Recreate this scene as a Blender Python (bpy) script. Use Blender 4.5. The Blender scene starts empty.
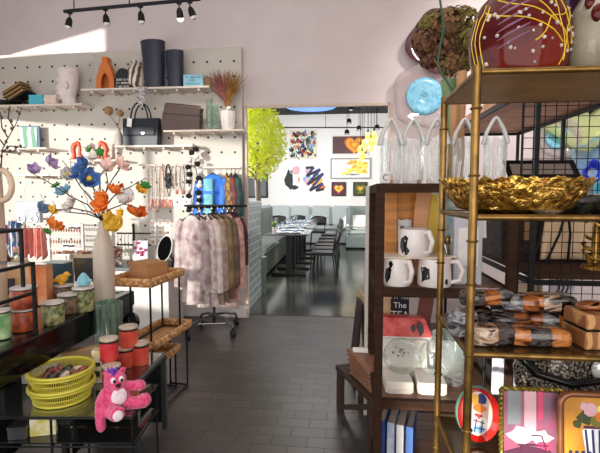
import bpy, bmesh, math, random
from mathutils import Vector, Matrix, noise

RND = random.Random(11)
PI = math.pi
SC = bpy.context.scene
COL = SC.collection
FOC, CX, CY, EYE = 440.0, 300.0, 226.5, 1.45
YAW = math.radians(5.8)
PIT = math.atan(32.5 / 440)
SY, CYW = math.sin(YAW), math.cos(YAW)
SP, CP = math.sin(PIT), math.cos(PIT)
FWD = Vector((-SY * CP, CYW * CP, -SP))
RGT = Vector((CYW, SY, 0))
UPV = Vector((-SY * SP, CYW * SP, CP))
CAM = Vector((0, 0, EYE))
VW = YAW                      # rotation of things that stand square to the camera


def ray(px, py):
    return FWD + RGT * ((px - CX) / FOC) + UPV * ((CY - py) / FOC)


def G(px, py, z):             # photo point on a level plane
    r = ray(px, py)
    return CAM + r * ((z - EYE) / r.z)


def W(px, py, y):             # photo point on a plane parallel to the back wall
    r = ray(px, py)
    return CAM + r * (y / r.y)


def P(px, py, d):             # photo point at a distance along the view
    r = ray(px, py)
    return CAM + r * (d / (-SY * r.x + CYW * r.y))


def m_at(n, d):
    return n * d / FOC


# ------------------------------------------------------------------ materials
MATS = {}


def lin(c):
    out = []
    for v in c[:3]:
        v /= 255.0
        out.append(v / 12.92 if v <= .04045 else ((v + .055) / 1.055) ** 2.4)
    return (out[0], out[1], out[2], 1)


def mat(name, rgb, rough=.6, metal=0., var=.06, scale=14., emit=0., coat=0., rgb2=None, kind='noise', bump=0., spec=.5, sheen=0.):
    if name in MATS:
        return MATS[name]
    m = bpy.data.materials.new(name)
    m.use_nodes = True
    nt = m.node_tree
    b = nt.nodes['Principled BSDF']
    b.inputs['Roughness'].default_value = rough
    b.inputs['Metallic'].default_value = metal
    b.inputs['Specular IOR Level'].default_value = spec
    if coat:
        b.inputs['Coat Weight'].default_value = coat
        b.inputs['Coat Roughness'].default_value = .06
    if sheen:
        b.inputs['Sheen Weight'].default_value = sheen
    tc = nt.nodes.new('ShaderNodeTexCoord')
    c = lin(rgb)
    if rgb2 is None:
        c1 = tuple(min(1, v * (1 - var)) for v in c[:3]) + (1,)
        c2 = tuple(min(1, v * (1 + var)) for v in c[:3]) + (1,)
    else:
        c1, c2 = c, lin(rgb2)
    if kind == 'noise':
        t = nt.nodes.new('ShaderNodeTexNoise')
        t.inputs['Scale'].default_value = scale
        t.inputs['Detail'].default_value = 3
        fac = t.outputs['Fac']
    elif kind == 'wood':
        mp = nt.nodes.new('ShaderNodeMapping')
        mp.inputs['Scale'].default_value = (1.2, 7, 7)
        nt.links.new(tc.outputs['Object'], mp.inputs['Vector'])
        t = nt.nodes.new('ShaderNodeTexNoise')
        t.inputs['Scale'].default_value = scale
        t.inputs['Detail'].default_value = 4
        fac = t.outputs['Fac']
        nt.links.new(mp.outputs['Vector'], t.inputs['Vector'])
    elif kind == 'wave':
        t = nt.nodes.new('ShaderNodeTexWave')
        t.inputs['Scale'].default_value = scale
        t.inputs['Distortion'].default_value = 6
        t.inputs['Detail'].default_value = 2
        fac = t.outputs['Fac']
    elif kind == 'voronoi':
        t = nt.nodes.new('ShaderNodeTexVoronoi')
        t.inputs['Scale'].default_value = scale
        fac = t.outputs['Distance']
    elif kind == 'magic':
        t = nt.nodes.new('ShaderNodeTexMagic')
        t.turbulence_depth = 3
        t.inputs['Scale'].default_value = scale
        t.inputs['Distortion'].default_value = 2
        fac = t.outputs['Fac']
    elif kind == 'checks':
        t = nt.nodes.new('ShaderNodeTexChecker')
        t.inputs['Scale'].default_value = scale
        fac = t.outputs['Fac']
    if kind != 'wood':
        nt.links.new(tc.outputs['Object'], t.inputs['Vector'])
    rp = nt.nodes.new('ShaderNodeValToRGB')
    rp.color_ramp.elements[0].color = c1
    rp.color_ramp.elements[1].color = c2
    lo, hi = (.35, .65) if kind in ('noise', 'wood') else (.3, .6)
    if kind == 'patch':
        lo, hi = .48, .52
    rp.color_ramp.elements[0].position = lo
    rp.color_ramp.elements[1].position = hi
    nt.links.new(fac, rp.inputs['Fac'])
    nt.links.new(rp.outputs['Color'], b.inputs['Base Color'])
    if bump:
        bp = nt.nodes.new('ShaderNodeBump')
        bp.inputs['Strength'].default_value = bump
        bp.inputs['Distance'].default_value = .01
        nt.links.new(fac, bp.inputs['Height'])
        nt.links.new(bp.outputs['Normal'], b.inputs['Normal'])
    if emit:
        b.inputs['Emission Color'].default_value = c
        b.inputs['Emission Strength'].default_value = emit
    MATS[name] = m
    return m


def glass(name, rgb, dens=.12, rough=.03, edge=.35):
    """clear blown glass: tinted see-through body, glossy at grazing angles"""
    if name in MATS:
        return MATS[name]
    m = bpy.data.materials.new(name)
    m.use_nodes = True
    nt = m.node_tree
    nt.nodes.remove(nt.nodes['Principled BSDF'])
    out = nt.nodes['Material Output']
    tr = nt.nodes.new('ShaderNodeBsdfTransparent')
    c = lin(rgb)
    tr.inputs['Color'].default_value = c
    gl = nt.nodes.new('ShaderNodeBsdfGlossy')
    gl.inputs['Roughness'].default_value = rough
    gl.inputs['Color'].default_value = (.95, .97, .97, 1)
    df = nt.nodes.new('ShaderNodeBsdfDiffuse')
    tc = nt.nodes.new('ShaderNodeTexCoord')
    nz = nt.nodes.new('ShaderNodeTexNoise')
    nz.inputs['Scale'].default_value = 20
    nt.links.new(tc.outputs['Object'], nz.inputs['Vector'])
    mx = nt.nodes.new('ShaderNodeMixRGB')
    mx.inputs[1].default_value = c
    mx.inputs[2].default_value = tuple(v * .9 for v in c[:3]) + (1,)
    nt.links.new(nz.outputs['Fac'], mx.inputs[0])
    nt.links.new(mx.outputs[0], df.inputs['Color'])
    m1 = nt.nodes.new('ShaderNodeMixShader')
    m1.inputs[0].default_value = dens
    nt.links.new(tr.outputs[0], m1.inputs[1])
    nt.links.new(df.outputs[0], m1.inputs[2])
    lw = nt.nodes.new('ShaderNodeLayerWeight')
    lw.inputs['Blend'].default_value = edge
    m2 = nt.nodes.new('ShaderNodeMixShader')
    nt.links.new(lw.outputs['Facing'], m2.inputs[0])
    nt.links.new(m1.outputs[0], m2.inputs[1])
    nt.links.new(gl.outputs[0], m2.inputs[2])
    nt.links.new(m2.outputs[0], out.inputs['Surface'])
    MATS[name] = m
    return m


# ------------------------------------------------------------------ mesh builder
class B:
    def __init__(s, m=None):
        s.bm = bmesh.new()
        s.mats = []
        s.cur = 0
        s.n = 0
        if m:
            s.m(m)

    def m(s, mt):
        if mt not in s.mats:
            s.mats.append(mt)
        s.cur = s.mats.index(mt)
        return s

    def _fin(s):
        s.bm.faces.ensure_lookup_table()
        for f in s.bm.faces[s.n:]:
            f.material_index = s.cur
        s.n = len(s.bm.faces)
        return s

    def box(s, c, d, rz=0, rx=0, ry=0, bev=0, seg=1):
        mx = Matrix.Translation(Vector(c)) @ Matrix.Rotation(rz, 4, 'Z') @ Matrix.Rotation(ry, 4, 'Y') @ Matrix.Rotation(rx, 4, 'X') @ Matrix.Diagonal((d[0], d[1], d[2], 1))
        if bev:
            t = bmesh.new()
            bmesh.ops.create_cube(t, size=1, matrix=Matrix.Diagonal((d[0], d[1], d[2], 1)))
            bmesh.ops.bevel(t, geom=t.edges[:], offset=min(bev, min(d) * .45), segments=seg, affect='EDGES')
            m2 = Matrix.Translation(Vector(c)) @ Matrix.Rotation(rz, 4, 'Z') @ Matrix.Rotation(ry, 4, 'Y') @ Matrix.Rotation(rx, 4, 'X')
            vs = [s.bm.verts.new(m2 @ v.co) for v in t.verts]
            t.verts.index_update()
            for f in t.faces:
                s.bm.faces.new([vs[v.index] for v in f.verts])
            t.free()
        else:
            bmesh.ops.create_cube(s.bm, size=1, matrix=mx)
        return s._fin()

    def rings(s, rs, closed=False, cap=True):
        L = [[s.bm.verts.new(Vector(p)) for p in r] for r in rs]
        n = len(L[0])
        k = len(L)
        for i in range(k if closed else k - 1):
            a, b = L[i], L[(i + 1) % k]
            for j in range(n):
                q = [a[j], a[(j + 1) % n], b[(j + 1) % n], b[j]]
                try:
                    s.bm.faces.new(q)
                except ValueError:
                    pass
        if cap and not closed and n > 2:
            try:
                s.bm.faces.new(L[0][::-1])
                s.bm.faces.new(L[-1])
            except ValueError:
                pass
        return s._fin()

    def tube(s, pts, r, seg=6, closed=False, cap=True):
        pts = [Vector(p) for p in pts]
        k = len(pts)
        rr = r if isinstance(r, (list, tuple)) else [r] * k
        rs = []
        up = None
        for i in range(k):
            if closed:
                t = pts[(i + 1) % k] - pts[i - 1]
            else:
                t = pts[min(i + 1, k - 1)] - pts[max(i - 1, 0)]
            if t.length < 1e-9:
                t = Vector((0, 0, 1))
            t.normalize()
            if up is None:
                up = Vector((0, 0, 1)) if abs(t.z) < .9 else Vector((0, 1, 0))
            u = t.cross(up)
            if u.length < 1e-6:
                u = t.cross(Vector((1, 0, 0)))
            u.normalize()
            v = u.cross(t)
            up = v
            rs.append([pts[i] + (u * math.cos(2 * PI * j / seg) + v * math.sin(2 * PI * j / seg)) * rr[i] for j in range(seg)])
        return s.rings(rs, closed, cap)

    def cyl(s, p0, p1, r0, r1=None, seg=14):
        return s.tube([p0, p1], [r0, r0 if r1 is None else r1], seg)

    def lathe(s, prof, c=(0, 0, 0), seg=24, sx=1., sy=1., cap=False, rib=0, nr=8, fn=None):
        c = Vector(c)
        rs = []
        for r, z in prof:
            ring = []
            for j in range(seg):
                a = 2 * PI * j / seg
                q = r * (1 + rib * math.cos(nr * a))
                p = Vector((math.cos(a) * q * sx, math.sin(a) * q * sy, z))
                if fn:
                    p = fn(p, a)
                ring.append(c + p)
            rs.append(ring)
        return s.rings(rs, False, cap)

    def ell(s, c, r, u=14, v=9, rot=None):
        mx = Matrix.Translation(Vector(c)) @ (rot.to_4x4() if rot else Matrix.Identity(4)) @ Matrix.Diagonal((r[0], r[1], r[2], 1))
        bmesh.ops.create_uvsphere(s.bm, u_segments=u, v_segments=v, radius=1, matrix=mx)
        return s._fin()

    def prism(s, poly, o, u, v, w):
        """polygon in the (u, v) plane through o, pushed along w"""
        o, u, v, w = Vector(o), Vector(u), Vector(v), Vector(w)
        a = [o + u * p[0] + v * p[1] for p in poly]
        return s.rings([a, [p + w for p in a]])

    def grid(s, fn, nu, nv):
        L = [[s.bm.verts.new(Vector(fn(i / nu, j / nv))) for j in range(nv + 1)] for i in range(nu + 1)]
        for i in range(nu):
            for j in range(nv):
                s.bm.faces.new((L[i][j], L[i + 1][j], L[i + 1][j + 1], L[i][j + 1]))
        return s._fin()

    def face(s, pts):
        s.bm.faces.new([s.bm.verts.new(Vector(p)) for p in pts])
        return s._fin()

    def jitter(s, amt, scale=8., axis=None):
        for v in s.bm.verts:
            n = noise.noise_vector(v.co * scale) * amt
            v.co += n
        return s

    def build(s, name, parent=None, m=None, smooth=False, thick=0, sub=0, remesh=0, loc=None, rz=0, autosmooth=None):
        me = bpy.data.meshes.new(name)
        bmesh.ops.remove_doubles(s.bm, verts=s.bm.verts[:], dist=1e-6)
        bmesh.ops.recalc_face_normals(s.bm, faces=s.bm.faces[:])
        if smooth:
            for f in s.bm.faces:
                f.smooth = True
            lim = math.radians(autosmooth or 50)
            for e in s.bm.edges:
                if len(e.link_faces) == 2 and e.calc_face_angle(0) > lim:
                    e.smooth = False
        s.bm.to_mesh(me)
        s.bm.free()
        for mt in ([m] if m else s.mats):
            me.materials.append(mt)
        o = bpy.data.objects.new(name, me)
        COL.objects.link(o)
        if parent:
            o.parent = parent
        if loc is not None:
            o.location = loc
        o.rotation_euler.z = rz
        if remesh:
            k = o.modifiers.new('remesh', 'REMESH')
            k.mode = 'VOXEL'
            k.voxel_size = remesh
            k.use_smooth_shade = True
            k = o.modifiers.new('smooth', 'SMOOTH')
            k.iterations = 4
        if thick:
            k = o.modifiers.new('thickness', 'SOLIDIFY')
            k.thickness = thick
            k.offset = 0
        if sub:
            k = o.modifiers.new('subdivision', 'SUBSURF')
            k.levels = k.render_levels = sub
        return o


def tag(o, label, cat, group=None, kind=None):
    o['label'] = label
    o['category'] = cat
    if group:
        o['group'] = group
    if kind:
        o['kind'] = kind
    return o


def T(name, label, cat, loc=(0, 0, 0), rz=0, group=None):
    o = bpy.data.objects.new(name, None)
    o.empty_display_size = .05
    COL.objects.link(o)
    o.location = loc
    o.rotation_euler.z = rz
    return tag(o, label, cat, group)


def structure(o):
    o['kind'] = 'structure'
    return o


def dup(root, loc, rz=0, label=None, group=None, scale=None):
    r = root.copy()
    COL.objects.link(r)
    r.location = loc
    r.rotation_euler.z = rz
    if scale:
        r.scale = scale
    if label:
        r['label'] = label
    if group:
        r['group'] = group
    for ch in list(root.children):
        c = ch.copy()
        COL.objects.link(c)
        c.parent = r
        for g in list(ch.children):
            k = g.copy()
            COL.objects.link(k)
            k.parent = c
    return r


def lettering(txt, size, parent, loc, m, rx=PI / 2, rz=0, name='lettering', align='CENTER', ext=.0006):
    cu = bpy.data.curves.new(name, 'FONT')
    cu.body = txt
    cu.size = size
    cu.align_x = align
    cu.align_y = 'CENTER'
    cu.extrude = ext
    cu.materials.append(m)
    tmp = bpy.data.objects.new(name, cu)
    COL.objects.link(tmp)
    dg = bpy.context.evaluated_depsgraph_get()
    me = bpy.data.meshes.new_from_object(tmp.evaluated_get(dg))
    bpy.data.objects.remove(tmp)
    o = bpy.data.objects.new(name, me)
    COL.objects.link(o)
    o.parent = parent
    o.location = loc
    o.rotation_euler = (rx, 0, rz)
    return o


def arc(c, r, a0, a1, n=10, plane='xz', ry=None):
    ry = ry or r
    out = []
    for i in range(n + 1):
        a = a0 + (a1 - a0) * i / n
        x, y = math.cos(a) * r, math.sin(a) * ry
        p = Vector((x, 0, y)) if plane == 'xz' else (Vector((x, y, 0)) if plane == 'xy' else Vector((0, x, y)))
        out.append(Vector(c) + p)
    return out


# palette
BLACK = mat('black_painted_steel', (11, 11, 12), .5, 0, spec=.3)
BLACKG = mat('glossy_black_lacquer', (8, 9, 10), .15, 0, spec=.35)
WHITE = mat('white_painted_wood', (226, 220, 214), .5)
WPAPER = mat('white_paper', (238, 236, 232), .7)
CHROME = mat('brushed_chrome', (190, 190, 190), .22, 1)
BRASS = mat('aged_brass_gilding', (150, 115, 55), .3, 1, var=.25, scale=30)
GLASS = glass('clear_glass', (248, 250, 250), .03, .03, .25)
GGREEN = glass('pale_green_glass', (232, 244, 238), .06)
PANE = glass('window_glass', (245, 248, 248), .02, .02, .12)
KRAFT = mat('kraft_card', (178, 128, 82), .8)
EXPO = 0.0
E_SUN, E_FRONT, E_LEFT, E_CEIL, E_DIN, E_DINC, E_WASH = 6.5, 185, 60, 35, 900, 330, 330
# ------------------------------------------------------------------ camera
cam = bpy.data.cameras.new('camera')
cam.sensor_width = 36
cam.lens = 36 * FOC / 600
cam.clip_start = .02
co = bpy.data.objects.new('camera', cam)
COL.objects.link(co)
co.location = CAM
co.rotation_euler = (PI / 2 - PIT, 0, YAW)
SC.camera = co
SC.view_settings.view_transform = 'Standard'
SC.view_settings.look = 'None'
SC.view_settings.gamma = 1
SC.view_settings.exposure = EXPO

# ------------------------------------------------------------------ room
YB = 5.0                      # front face of the wall with the wide opening
XL, XR, YF, ZC = -4.3, 3.4, -2.5, 4.2
OX0, OX1, OZ = W(246, 250, YB).x, W(388.5, 250, YB).x, W(320, 104.5, YB).z
wallm = mat('warm_white_plaster', (212, 200, 200), .75, var=.03, scale=3)
ceilm = mat('white_ceiling_paint', (225, 222, 218), .8, var=.02)
WT = .16


def brick_floor():
    m = bpy.data.materials.new('brick_pavers')
    m.use_nodes = True
    nt = m.node_tree
    b = nt.nodes['Principled BSDF']
    tc = nt.nodes.new('ShaderNodeTexCoord')
    br = nt.nodes.new('ShaderNodeTexBrick')
    br.inputs['Scale'].default_value = 1
    br.inputs['Brick Width'].default_value = .21
    br.inputs['Row Height'].default_value = .105
    br.inputs['Mortar Size'].default_value = .0035
    br.inputs['Mortar Smooth'].default_value = .3
    br.inputs['Color1'].default_value = lin((80, 73, 70))
    br.inputs['Color2'].default_value = lin((63, 58, 57))
    br.inputs['Mortar'].default_value = lin((36, 33, 33))
    nt.links.new(tc.outputs['Object'], br.inputs['Vector'])
    nz = nt.nodes.new('ShaderNodeTexNoise')
    nz.inputs['Scale'].default_value = 2.2
    nz.inputs['Detail'].default_value = 4
    nt.links.new(tc.outputs['Object'], nz.inputs['Vector'])
    rp = nt.nodes.new('ShaderNodeMapRange')
    rp.inputs['To Min'].default_value = .7
    rp.inputs['To Max'].default_value = 1.3
    nt.links.new(nz.outputs['Fac'], rp.inputs['Value'])
    mx = nt.nodes.new('ShaderNodeMixRGB')
    mx.blend_type = 'MULTIPLY'
    mx.inputs[0].default_value = 1
    nt.links.new(br.outputs['Color'], mx.inputs[1])
    nt.links.new(rp.outputs['Result'], mx.inputs[2])
    nt.links.new(mx.outputs[0], b.inputs['Base Color'])
    b.inputs['Roughness'].default_value = .34
    bp = nt.nodes.new('ShaderNodeBump')
    bp.inputs['Strength'].default_value = .5
    bp.inputs['Distance'].default_value = .004
    bp.invert = True
    nt.links.new(br.outputs['Fac'], bp.inputs['Height'])
    nt.links.new(bp.outputs['Normal'], b.inputs['Normal'])
    return m


structure(B(brick_floor()).box(((XL + XR) / 2, (YF + YB) / 2, -.05), (XR - XL + .4, YB - YF + .3, .1)).build('floor_shop'))
XDL, XDR, YD, ZD = -3.6, 3.4, 13.5, 3.85
concm = mat('dark_polished_concrete', (40, 45, 50), .16, 0, rgb2=(72, 72, 62), scale=1.4, spec=.6)  # cool and warm tints in the colour stand in for floor reflections
structure(B(concm).box(((XDL + XDR) / 2, (YB + .15 + YD + .3) / 2, -.05), (XDR - XDL + .4, YD - YB + .2, .1)).build('floor_dining'))
# back wall with the wide opening
w = B(wallm)
w.box(((XL - .2 + OX0) / 2, YB + WT / 2, ZC / 2), (OX0 - XL + .2, WT, ZC))
w.box(((XR + .2 + OX1) / 2, YB + WT / 2, ZC / 2), (XR + .2 - OX1, WT, ZC))
w.box(((OX0 + OX1) / 2, YB + WT / 2, (ZC + OZ) / 2), (OX1 - OX0, WT, ZC - OZ))
structure(w.build('wall_back'))
structure(B(mat('white_trim', (236, 230, 226), .5)).box(((XL + OX0) / 2, YB - .012, .07), (OX0 - XL + .02, .024, .14), bev=.006).build('baseboard_back'))
t = B(mat('pale_oak_casing', (206, 188, 172), .5))
t.box((OX0 + .012, YB - .008, OZ / 2), (.035, .03, OZ), bev=.004)
t.box((OX1 - .012, YB - .008, OZ / 2), (.035, .03, OZ), bev=.004)
t.box(((OX0 + OX1) / 2, YB - .008, OZ - .012), (OX1 - OX0 - .02, .03, .035), bev=.004)
structure(t.build('trim_opening'))
structure(B(ceilm).box(((XL + XR) / 2, (YF + YB) / 2, ZC + .05), (XR - XL + .4, YB - YF + .3, .1)).build('ceiling_shop'))
structure(B(wallm).box((XR + .08, (YF + YB) / 2, ZC / 2), (.16, YB - YF, ZC)).build('wall_right'))

# left wall: low windows and an added sloping opening, shaped for the sun patches
SUN = Vector((.47, .88, -.05)).normalized()


def on_left(px, py):          # where the sun ray that lands on this wall point comes through the left wall
    p = W(px, py, YB)
    q = p - SUN * ((p.x - XL) / SUN.x)
    return q.y, q.z


c0, c1, c2, c3 = on_left(2, 57), on_left(114, 26), on_left(114, 51), on_left(4, 61)
low_top = on_left(100, 126)[1]
w = B(wallm)


def lw(poly):
    w.prism(poly, (XL - .12, 0, 0), (0, 1, 0), (0, 0, 1), (.12, 0, 0))


lw([(YF, 0), (YB, 0), (YB, .45), (YF, .45)])
lw([(4.75, .45), (YB, .45), (YB, ZC), (4.75, ZC)])
lw([(YF, .45), (-1.4, .45), (-1.4, ZC), (YF, ZC)])
yc = c1[0]
lw([(-1.4, low_top), (yc, low_top), (yc, ZC), (-1.4, ZC)])
lw([(yc, low_top), (4.75, low_top), (4.75, c3[1]), (c3[0], c3[1]), (yc, c2[1])])
lw([(c3[0], c3[1]), (4.75, c3[1]), (4.75, ZC), (c0[0], ZC), (c0[0], c0[1])])
lw([(c0[0], c0[1]), (c0[0], ZC), (yc, ZC), (yc, c1[1])])
structure(w.build('wall_left'))
fr = B(WHITE)
for yy in (-1.4, 1.0, 4.75):
    fr.box((XL - .06, yy, (.45 + low_top) / 2), (.08, .05, low_top - .45))
for zz in (.45, low_top):
    fr.box((XL - .06, 1.68, zz), (.08, 6.15, .05))
win = structure(fr.build('window_1'))
structure(B(PANE).box((XL - .06, 1.68, (.45 + low_top) / 2), (.008, 6.1, low_top - .5)).build('window_pane', win))

# front wall behind the photographer: low opening added to let sun onto the etagere
FX0, FX1, FZ0, FZ1 = -2.3, -1.35, .3, .98
w = B(wallm)
w.box(((XL + FX0) / 2, YF - .08, ZC / 2), (FX0 - XL, .16, ZC))
w.box(((XR + FX1) / 2, YF - .08, ZC / 2), (XR - FX1, .16, ZC))
w.box(((FX0 + FX1) / 2, YF - .08, FZ0 / 2), (FX1 - FX0, .16, FZ0))
w.box(((FX0 + FX1) / 2, YF - .08, (ZC + FZ1) / 2), (FX1 - FX0, .16, ZC - FZ1))
structure(w.build('wall_front'))

# dining room shell
wdm = mat('white_dining_plaster', (236, 234, 230), .8, var=.02)
blk = mat('black_ceiling_paint', (22, 22, 24), .8)
structure(B(wdm).box(((XDL + XDR) / 2, YD + .08, ZD / 2), (XDR - XDL + .3, .16, ZD)).build('wall_dining_back'))
structure(B(wdm).box((XDL - .08, (YB + .16 + YD) / 2, ZD / 2), (.16, YD - YB - .16, ZD)).build('wall_dining_left'))
structure(B(wdm).box((XDR + .08, (YB + .16 + YD) / 2, ZD / 2), (.16, YD - YB - .16, ZD)).build('wall_dining_right'))
structure(B(blk).box(((XDL + XDR) / 2, (YB + .16 + YD) / 2, ZD + .05), (XDR - XDL + .3, YD - YB, .1)).build('ceiling_dining'))

# ------------------------------------------------------------------ light
wd = bpy.data.worlds.new('world')
wd.use_nodes = True
SC.world = wd
nt = wd.node_tree
sky = nt.nodes.new('ShaderNodeTexSky')
sky.sky_type = 'HOSEK_WILKIE'
sky.sun_direction = (-.4, -.8, .3)
nt.links.new(sky.outputs[0], nt.nodes['Background'].inputs[0])
nt.nodes['Background'].inputs[1].default_value = .8


def lamp(name, kind, loc, energy, color=(1, 1, 1), rot=None, size=None, aim=None, **k):
    l = bpy.data.lights.new(name, kind)
    l.energy = energy
    l.color = color
    if size:
        l.shape = 'RECTANGLE'
        l.size, l.size_y = size
    for a, v in k.items():
        setattr(l, a, v)
    o = bpy.data.objects.new(name, l)
    COL.objects.link(o)
    o.location = loc
    if aim is not None:
        o.rotation_euler = Vector(aim).to_track_quat('-Z', 'Y').to_euler()
    return o


lamp('sun', 'SUN', (-6, -6, 4), E_SUN, (1, .94, .86), aim=SUN, angle=.02)
lamp('shop_window_daylight', 'AREA', (-.4, YF + .05, 1.75), E_FRONT, (1, .98, .95), size=(6.6, 3.0), aim=(0, 1, 0))
lamp('left_window_daylight', 'AREA', (XL + .03, 1.4, 1.4), E_LEFT, (.94, .97, 1), size=(5.6, 1.8), aim=(1, 0, 0))
lamp('shop_ceiling_fill', 'AREA', (0, 1.6, ZC - .02), E_CEIL, (1, .95, .9), size=(3.5, 3.5), aim=(0, 0, -1))  # added soft fill under the ceiling, no fixture here
lamp('dining_side_fill', 'AREA', (XDL + .05, 9.3, 2.0), E_DIN, (.97, .98, 1), size=(6.5, 3.0), aim=(1, .12, 0))  # added fill along the dining left wall, which has no window
lamp('dining_ceiling_fill', 'AREA', (.3, 10.2, ZD - .03), E_DINC, (1, .96, .9), size=(4, 5), aim=(0, .1, -1))  # added overhead fill for the dining room, not a fitting
lamp('wall_wash_fill', 'SPOT', (1.7, 2.9, ZC - .1), E_WASH, (1, .93, .88), aim=(.25, 1.0, -1.05), spot_size=1.7, spot_blend=.8, shadow_soft_size=.15)  # added spot that brightens the right part of the back wall
# ------------------------------------------------------------------ pegboard wall
YP = 4.93                     # pegboard front face


def peg_material():
    m = bpy.data.materials.new('pale_pegboard')
    m.use_nodes = True
    nt = m.node_tree
    b = nt.nodes['Principled BSDF']
    b.inputs['Roughness'].default_value = .6
    tc = nt.nodes.new('ShaderNodeTexCoord')
    sp = nt.nodes.new('ShaderNodeSeparateXYZ')
    nt.links.new(tc.outputs['Object'], sp.inputs[0])
    hole = W(234, 61, YP)

    def mth(op, a, b_=None):
        n = nt.nodes.new('ShaderNodeMath')
        n.operation = op
        for i, v in enumerate((a, b_)):
            if v is None:
                continue
            if isinstance(v, (int, float)):
                n.inputs[i].default_value = v
            else:
                nt.links.new(v, n.inputs[i])
        return n.outputs[0]

    sx, sz = .1545, .168
    ds = []
    for ax, h, s_ in (('X', hole.x, sx), ('Z', hole.z, sz)):
        f = mth('FRACT', mth('ADD', mth('DIVIDE', mth('SUBTRACT', sp.outputs[ax], h), s_), 100.5))
        ds.append(mth('MULTIPLY', mth('SUBTRACT', f, .5), s_))
    r = mth('SQRT', mth('ADD', mth('MULTIPLY', ds[0], ds[0]), mth('MULTIPLY', ds[1], ds[1])))
    k = mth('LESS_THAN', r, .0135)
    mx = nt.nodes.new('ShaderNodeMixRGB')
    mx.inputs[1].default_value = lin((200, 193, 184))
    mx.inputs[2].default_value = lin((30, 27, 25))
    nt.links.new(k, mx.inputs[0])
    nt.links.new(mx.outputs[0], b.inputs['Base Color'])
    return m


x0, x1 = XL + .02, W(241.5, 60, YP).x
ztop, zbot = W(240, 47, YP).z, .62
structure(B(peg_material()).box(((x0 + x1) / 2, (YP + YB) / 2, (ztop + zbot) / 2), (x1 - x0, YB - YP, ztop - zbot), bev=.006).build('trim_pegboard'))

SHW = mat('whitewashed_ply', (222, 208, 196), .55)


def zpx(py, px, y):
    return W(px, py, y).z


def xpx(px, py, y):
    return W(px, py, y).x


SD = .23
YS = YP - SD / 2 - .01        # middle of a shelf


def wall_shelf(px0, px1, py, label, npeg):
    pm = (px0 + px1) / 2
    a, b = W(px0, py, YP - SD), W(px1, py, YP - SD)
    z = W(pm, py, YP - SD).z
    t = T('wall_shelf', label, 'shelf', ((a.x + b.x) / 2, YP - SD / 2, z), 0, 'shelves pegged into the board')
    L = b.x - a.x
    B(SHW).box((0, 0, 0), (L, SD - .004, .022), bev=.003).build('board', t)
    for i in range(npeg):
        x = -L / 2 + L * (i + .5) / npeg
        B(SHW).cyl((x, -.09, -.0235), (x, SD / 2 - .002, -.0235), .012, seg=10).build('peg', t)
    return z + .011


zs1 = wall_shelf(-14, 82, 105, 'top left shelf carrying the white face planter and tilted books', 5)
zs2 = wall_shelf(80, 209, 88, 'long high shelf carrying two tall navy vases', 6)
zs3 = wall_shelf(114, 192, 146, 'shelf carrying the navy handbag', 4)
zs4 = wall_shelf(163, 243, 130.5, 'right shelf carrying the brown clutch and dried grasses', 4)
zs5 = wall_shelf(-12, 46, 148.5, 'left shelf carrying the green framed print', 3)
zs6 = wall_shelf(66, 118, 160.5, 'short shelf carrying two orange red sculptures', 3)
zs7 = wall_shelf(14, 66, 175, 'low left shelf with lilac blooms in front', 3)


def sx_(px, z, y=YS):         # x of a thing standing on a shelf
    py = 100
    for _ in range(3):
        w_ = W(px, py, y)
        py += (w_.z - z) * FOC / y
    return W(px, py, y).x


# -- top left shelf
gold = mat('gilt_page_edges', (176, 140, 84), .45, .4)
dkbk = mat('dark_book_cloth', (36, 30, 32), .6)
st = T('book_stand', 'low black angled stand holding gilt books on top left shelf', 'stand', (sx_(19, zs1), YS, zs1), 0)
bl = B(BLACK)
bl.box((.03, 0, .085), (.3, .16, .012), ry=-.5)
bl.box((-.085, 0, .035), (.02, .16, .07), ry=.2)
bl.build('tray', st)
for sgn in (-1, 1):
    B(BLACK).tube([(-.15, sgn * .06, .005), (-.05, sgn * .06, .06), (.06, sgn * .06, .055), (.15, sgn * .06, .005)], .009).build('leg', st)
for i in range(3):
    lab = ['gilt edged dark book lowest on the black angled stand', 'gilt edged dark book in the middle of the tilted pile', 'gilt edged dark book uppermost on the black angled stand'][i]
    a = .5
    ux, uz = math.cos(a), math.sin(a)
    nx, nz = -uz, ux
    cx_, cz_ = .03 + nx * (.034 + .042 * i) - ux * .0, .085 + nz * (.034 + .042 * i)
    o = T('book', lab, 'book', (sx_(19, zs1) + cx_, YS, zs1 + cz_), 0, 'gilt books on the angled stand')
    B(dkbk).box((0, 0, .0125), (.25, .16, .005), ry=-a).box((nx * -.03 * 0, 0, -.0125), (.25, .16, .005), ry=-a).build('cover', o)
    B(gold).box((0, 0, 0), (.24, .156, .03), ry=-a).build('pages', o)
teal = mat('turquoise_card', (70, 178, 196), .6)
o = T('box', 'turquoise box on top left shelf beside three white books', 'box', (sx_(41, zs1), YS - .02, zs1), 0)
B(teal).box((0, 0, .05), (.17, .13, .1), bev=.003).build('body', o)
B(teal).box((0, 0, .101), (.174, .134, .012), bev=.002).build('lid', o)
for i in range(3):
    o = T('book', ['cream book at the bottom of the flat stack beside turquoise box', 'cream book in the middle of the flat stack beside turquoise box', 'cream book on top of the flat stack beside turquoise box'][i], 'book', (sx_(55, zs1) + (.004, -.006, .002)[i], YS - .02, zs1 + .033 * i), 0, 'cream books on the top left shelf')
    B(WHITE).box((0, 0, .0023), (.15, .13, .004)).box((0, 0, .0297), (.15, .13, .004)).box((-.073, 0, .016), (.004, .13, .03)).build('cover', o)
    B(mat('cream_pages', (226, 200, 178), .8)).box((.0, 0, .016), (.14, .124, .023)).build('pages', o)
o = T('cloth', 'dark folded cloth heap at the left end of the top left shelf', 'cloth', (sx_(3, zs1), YS, zs1))
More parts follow.
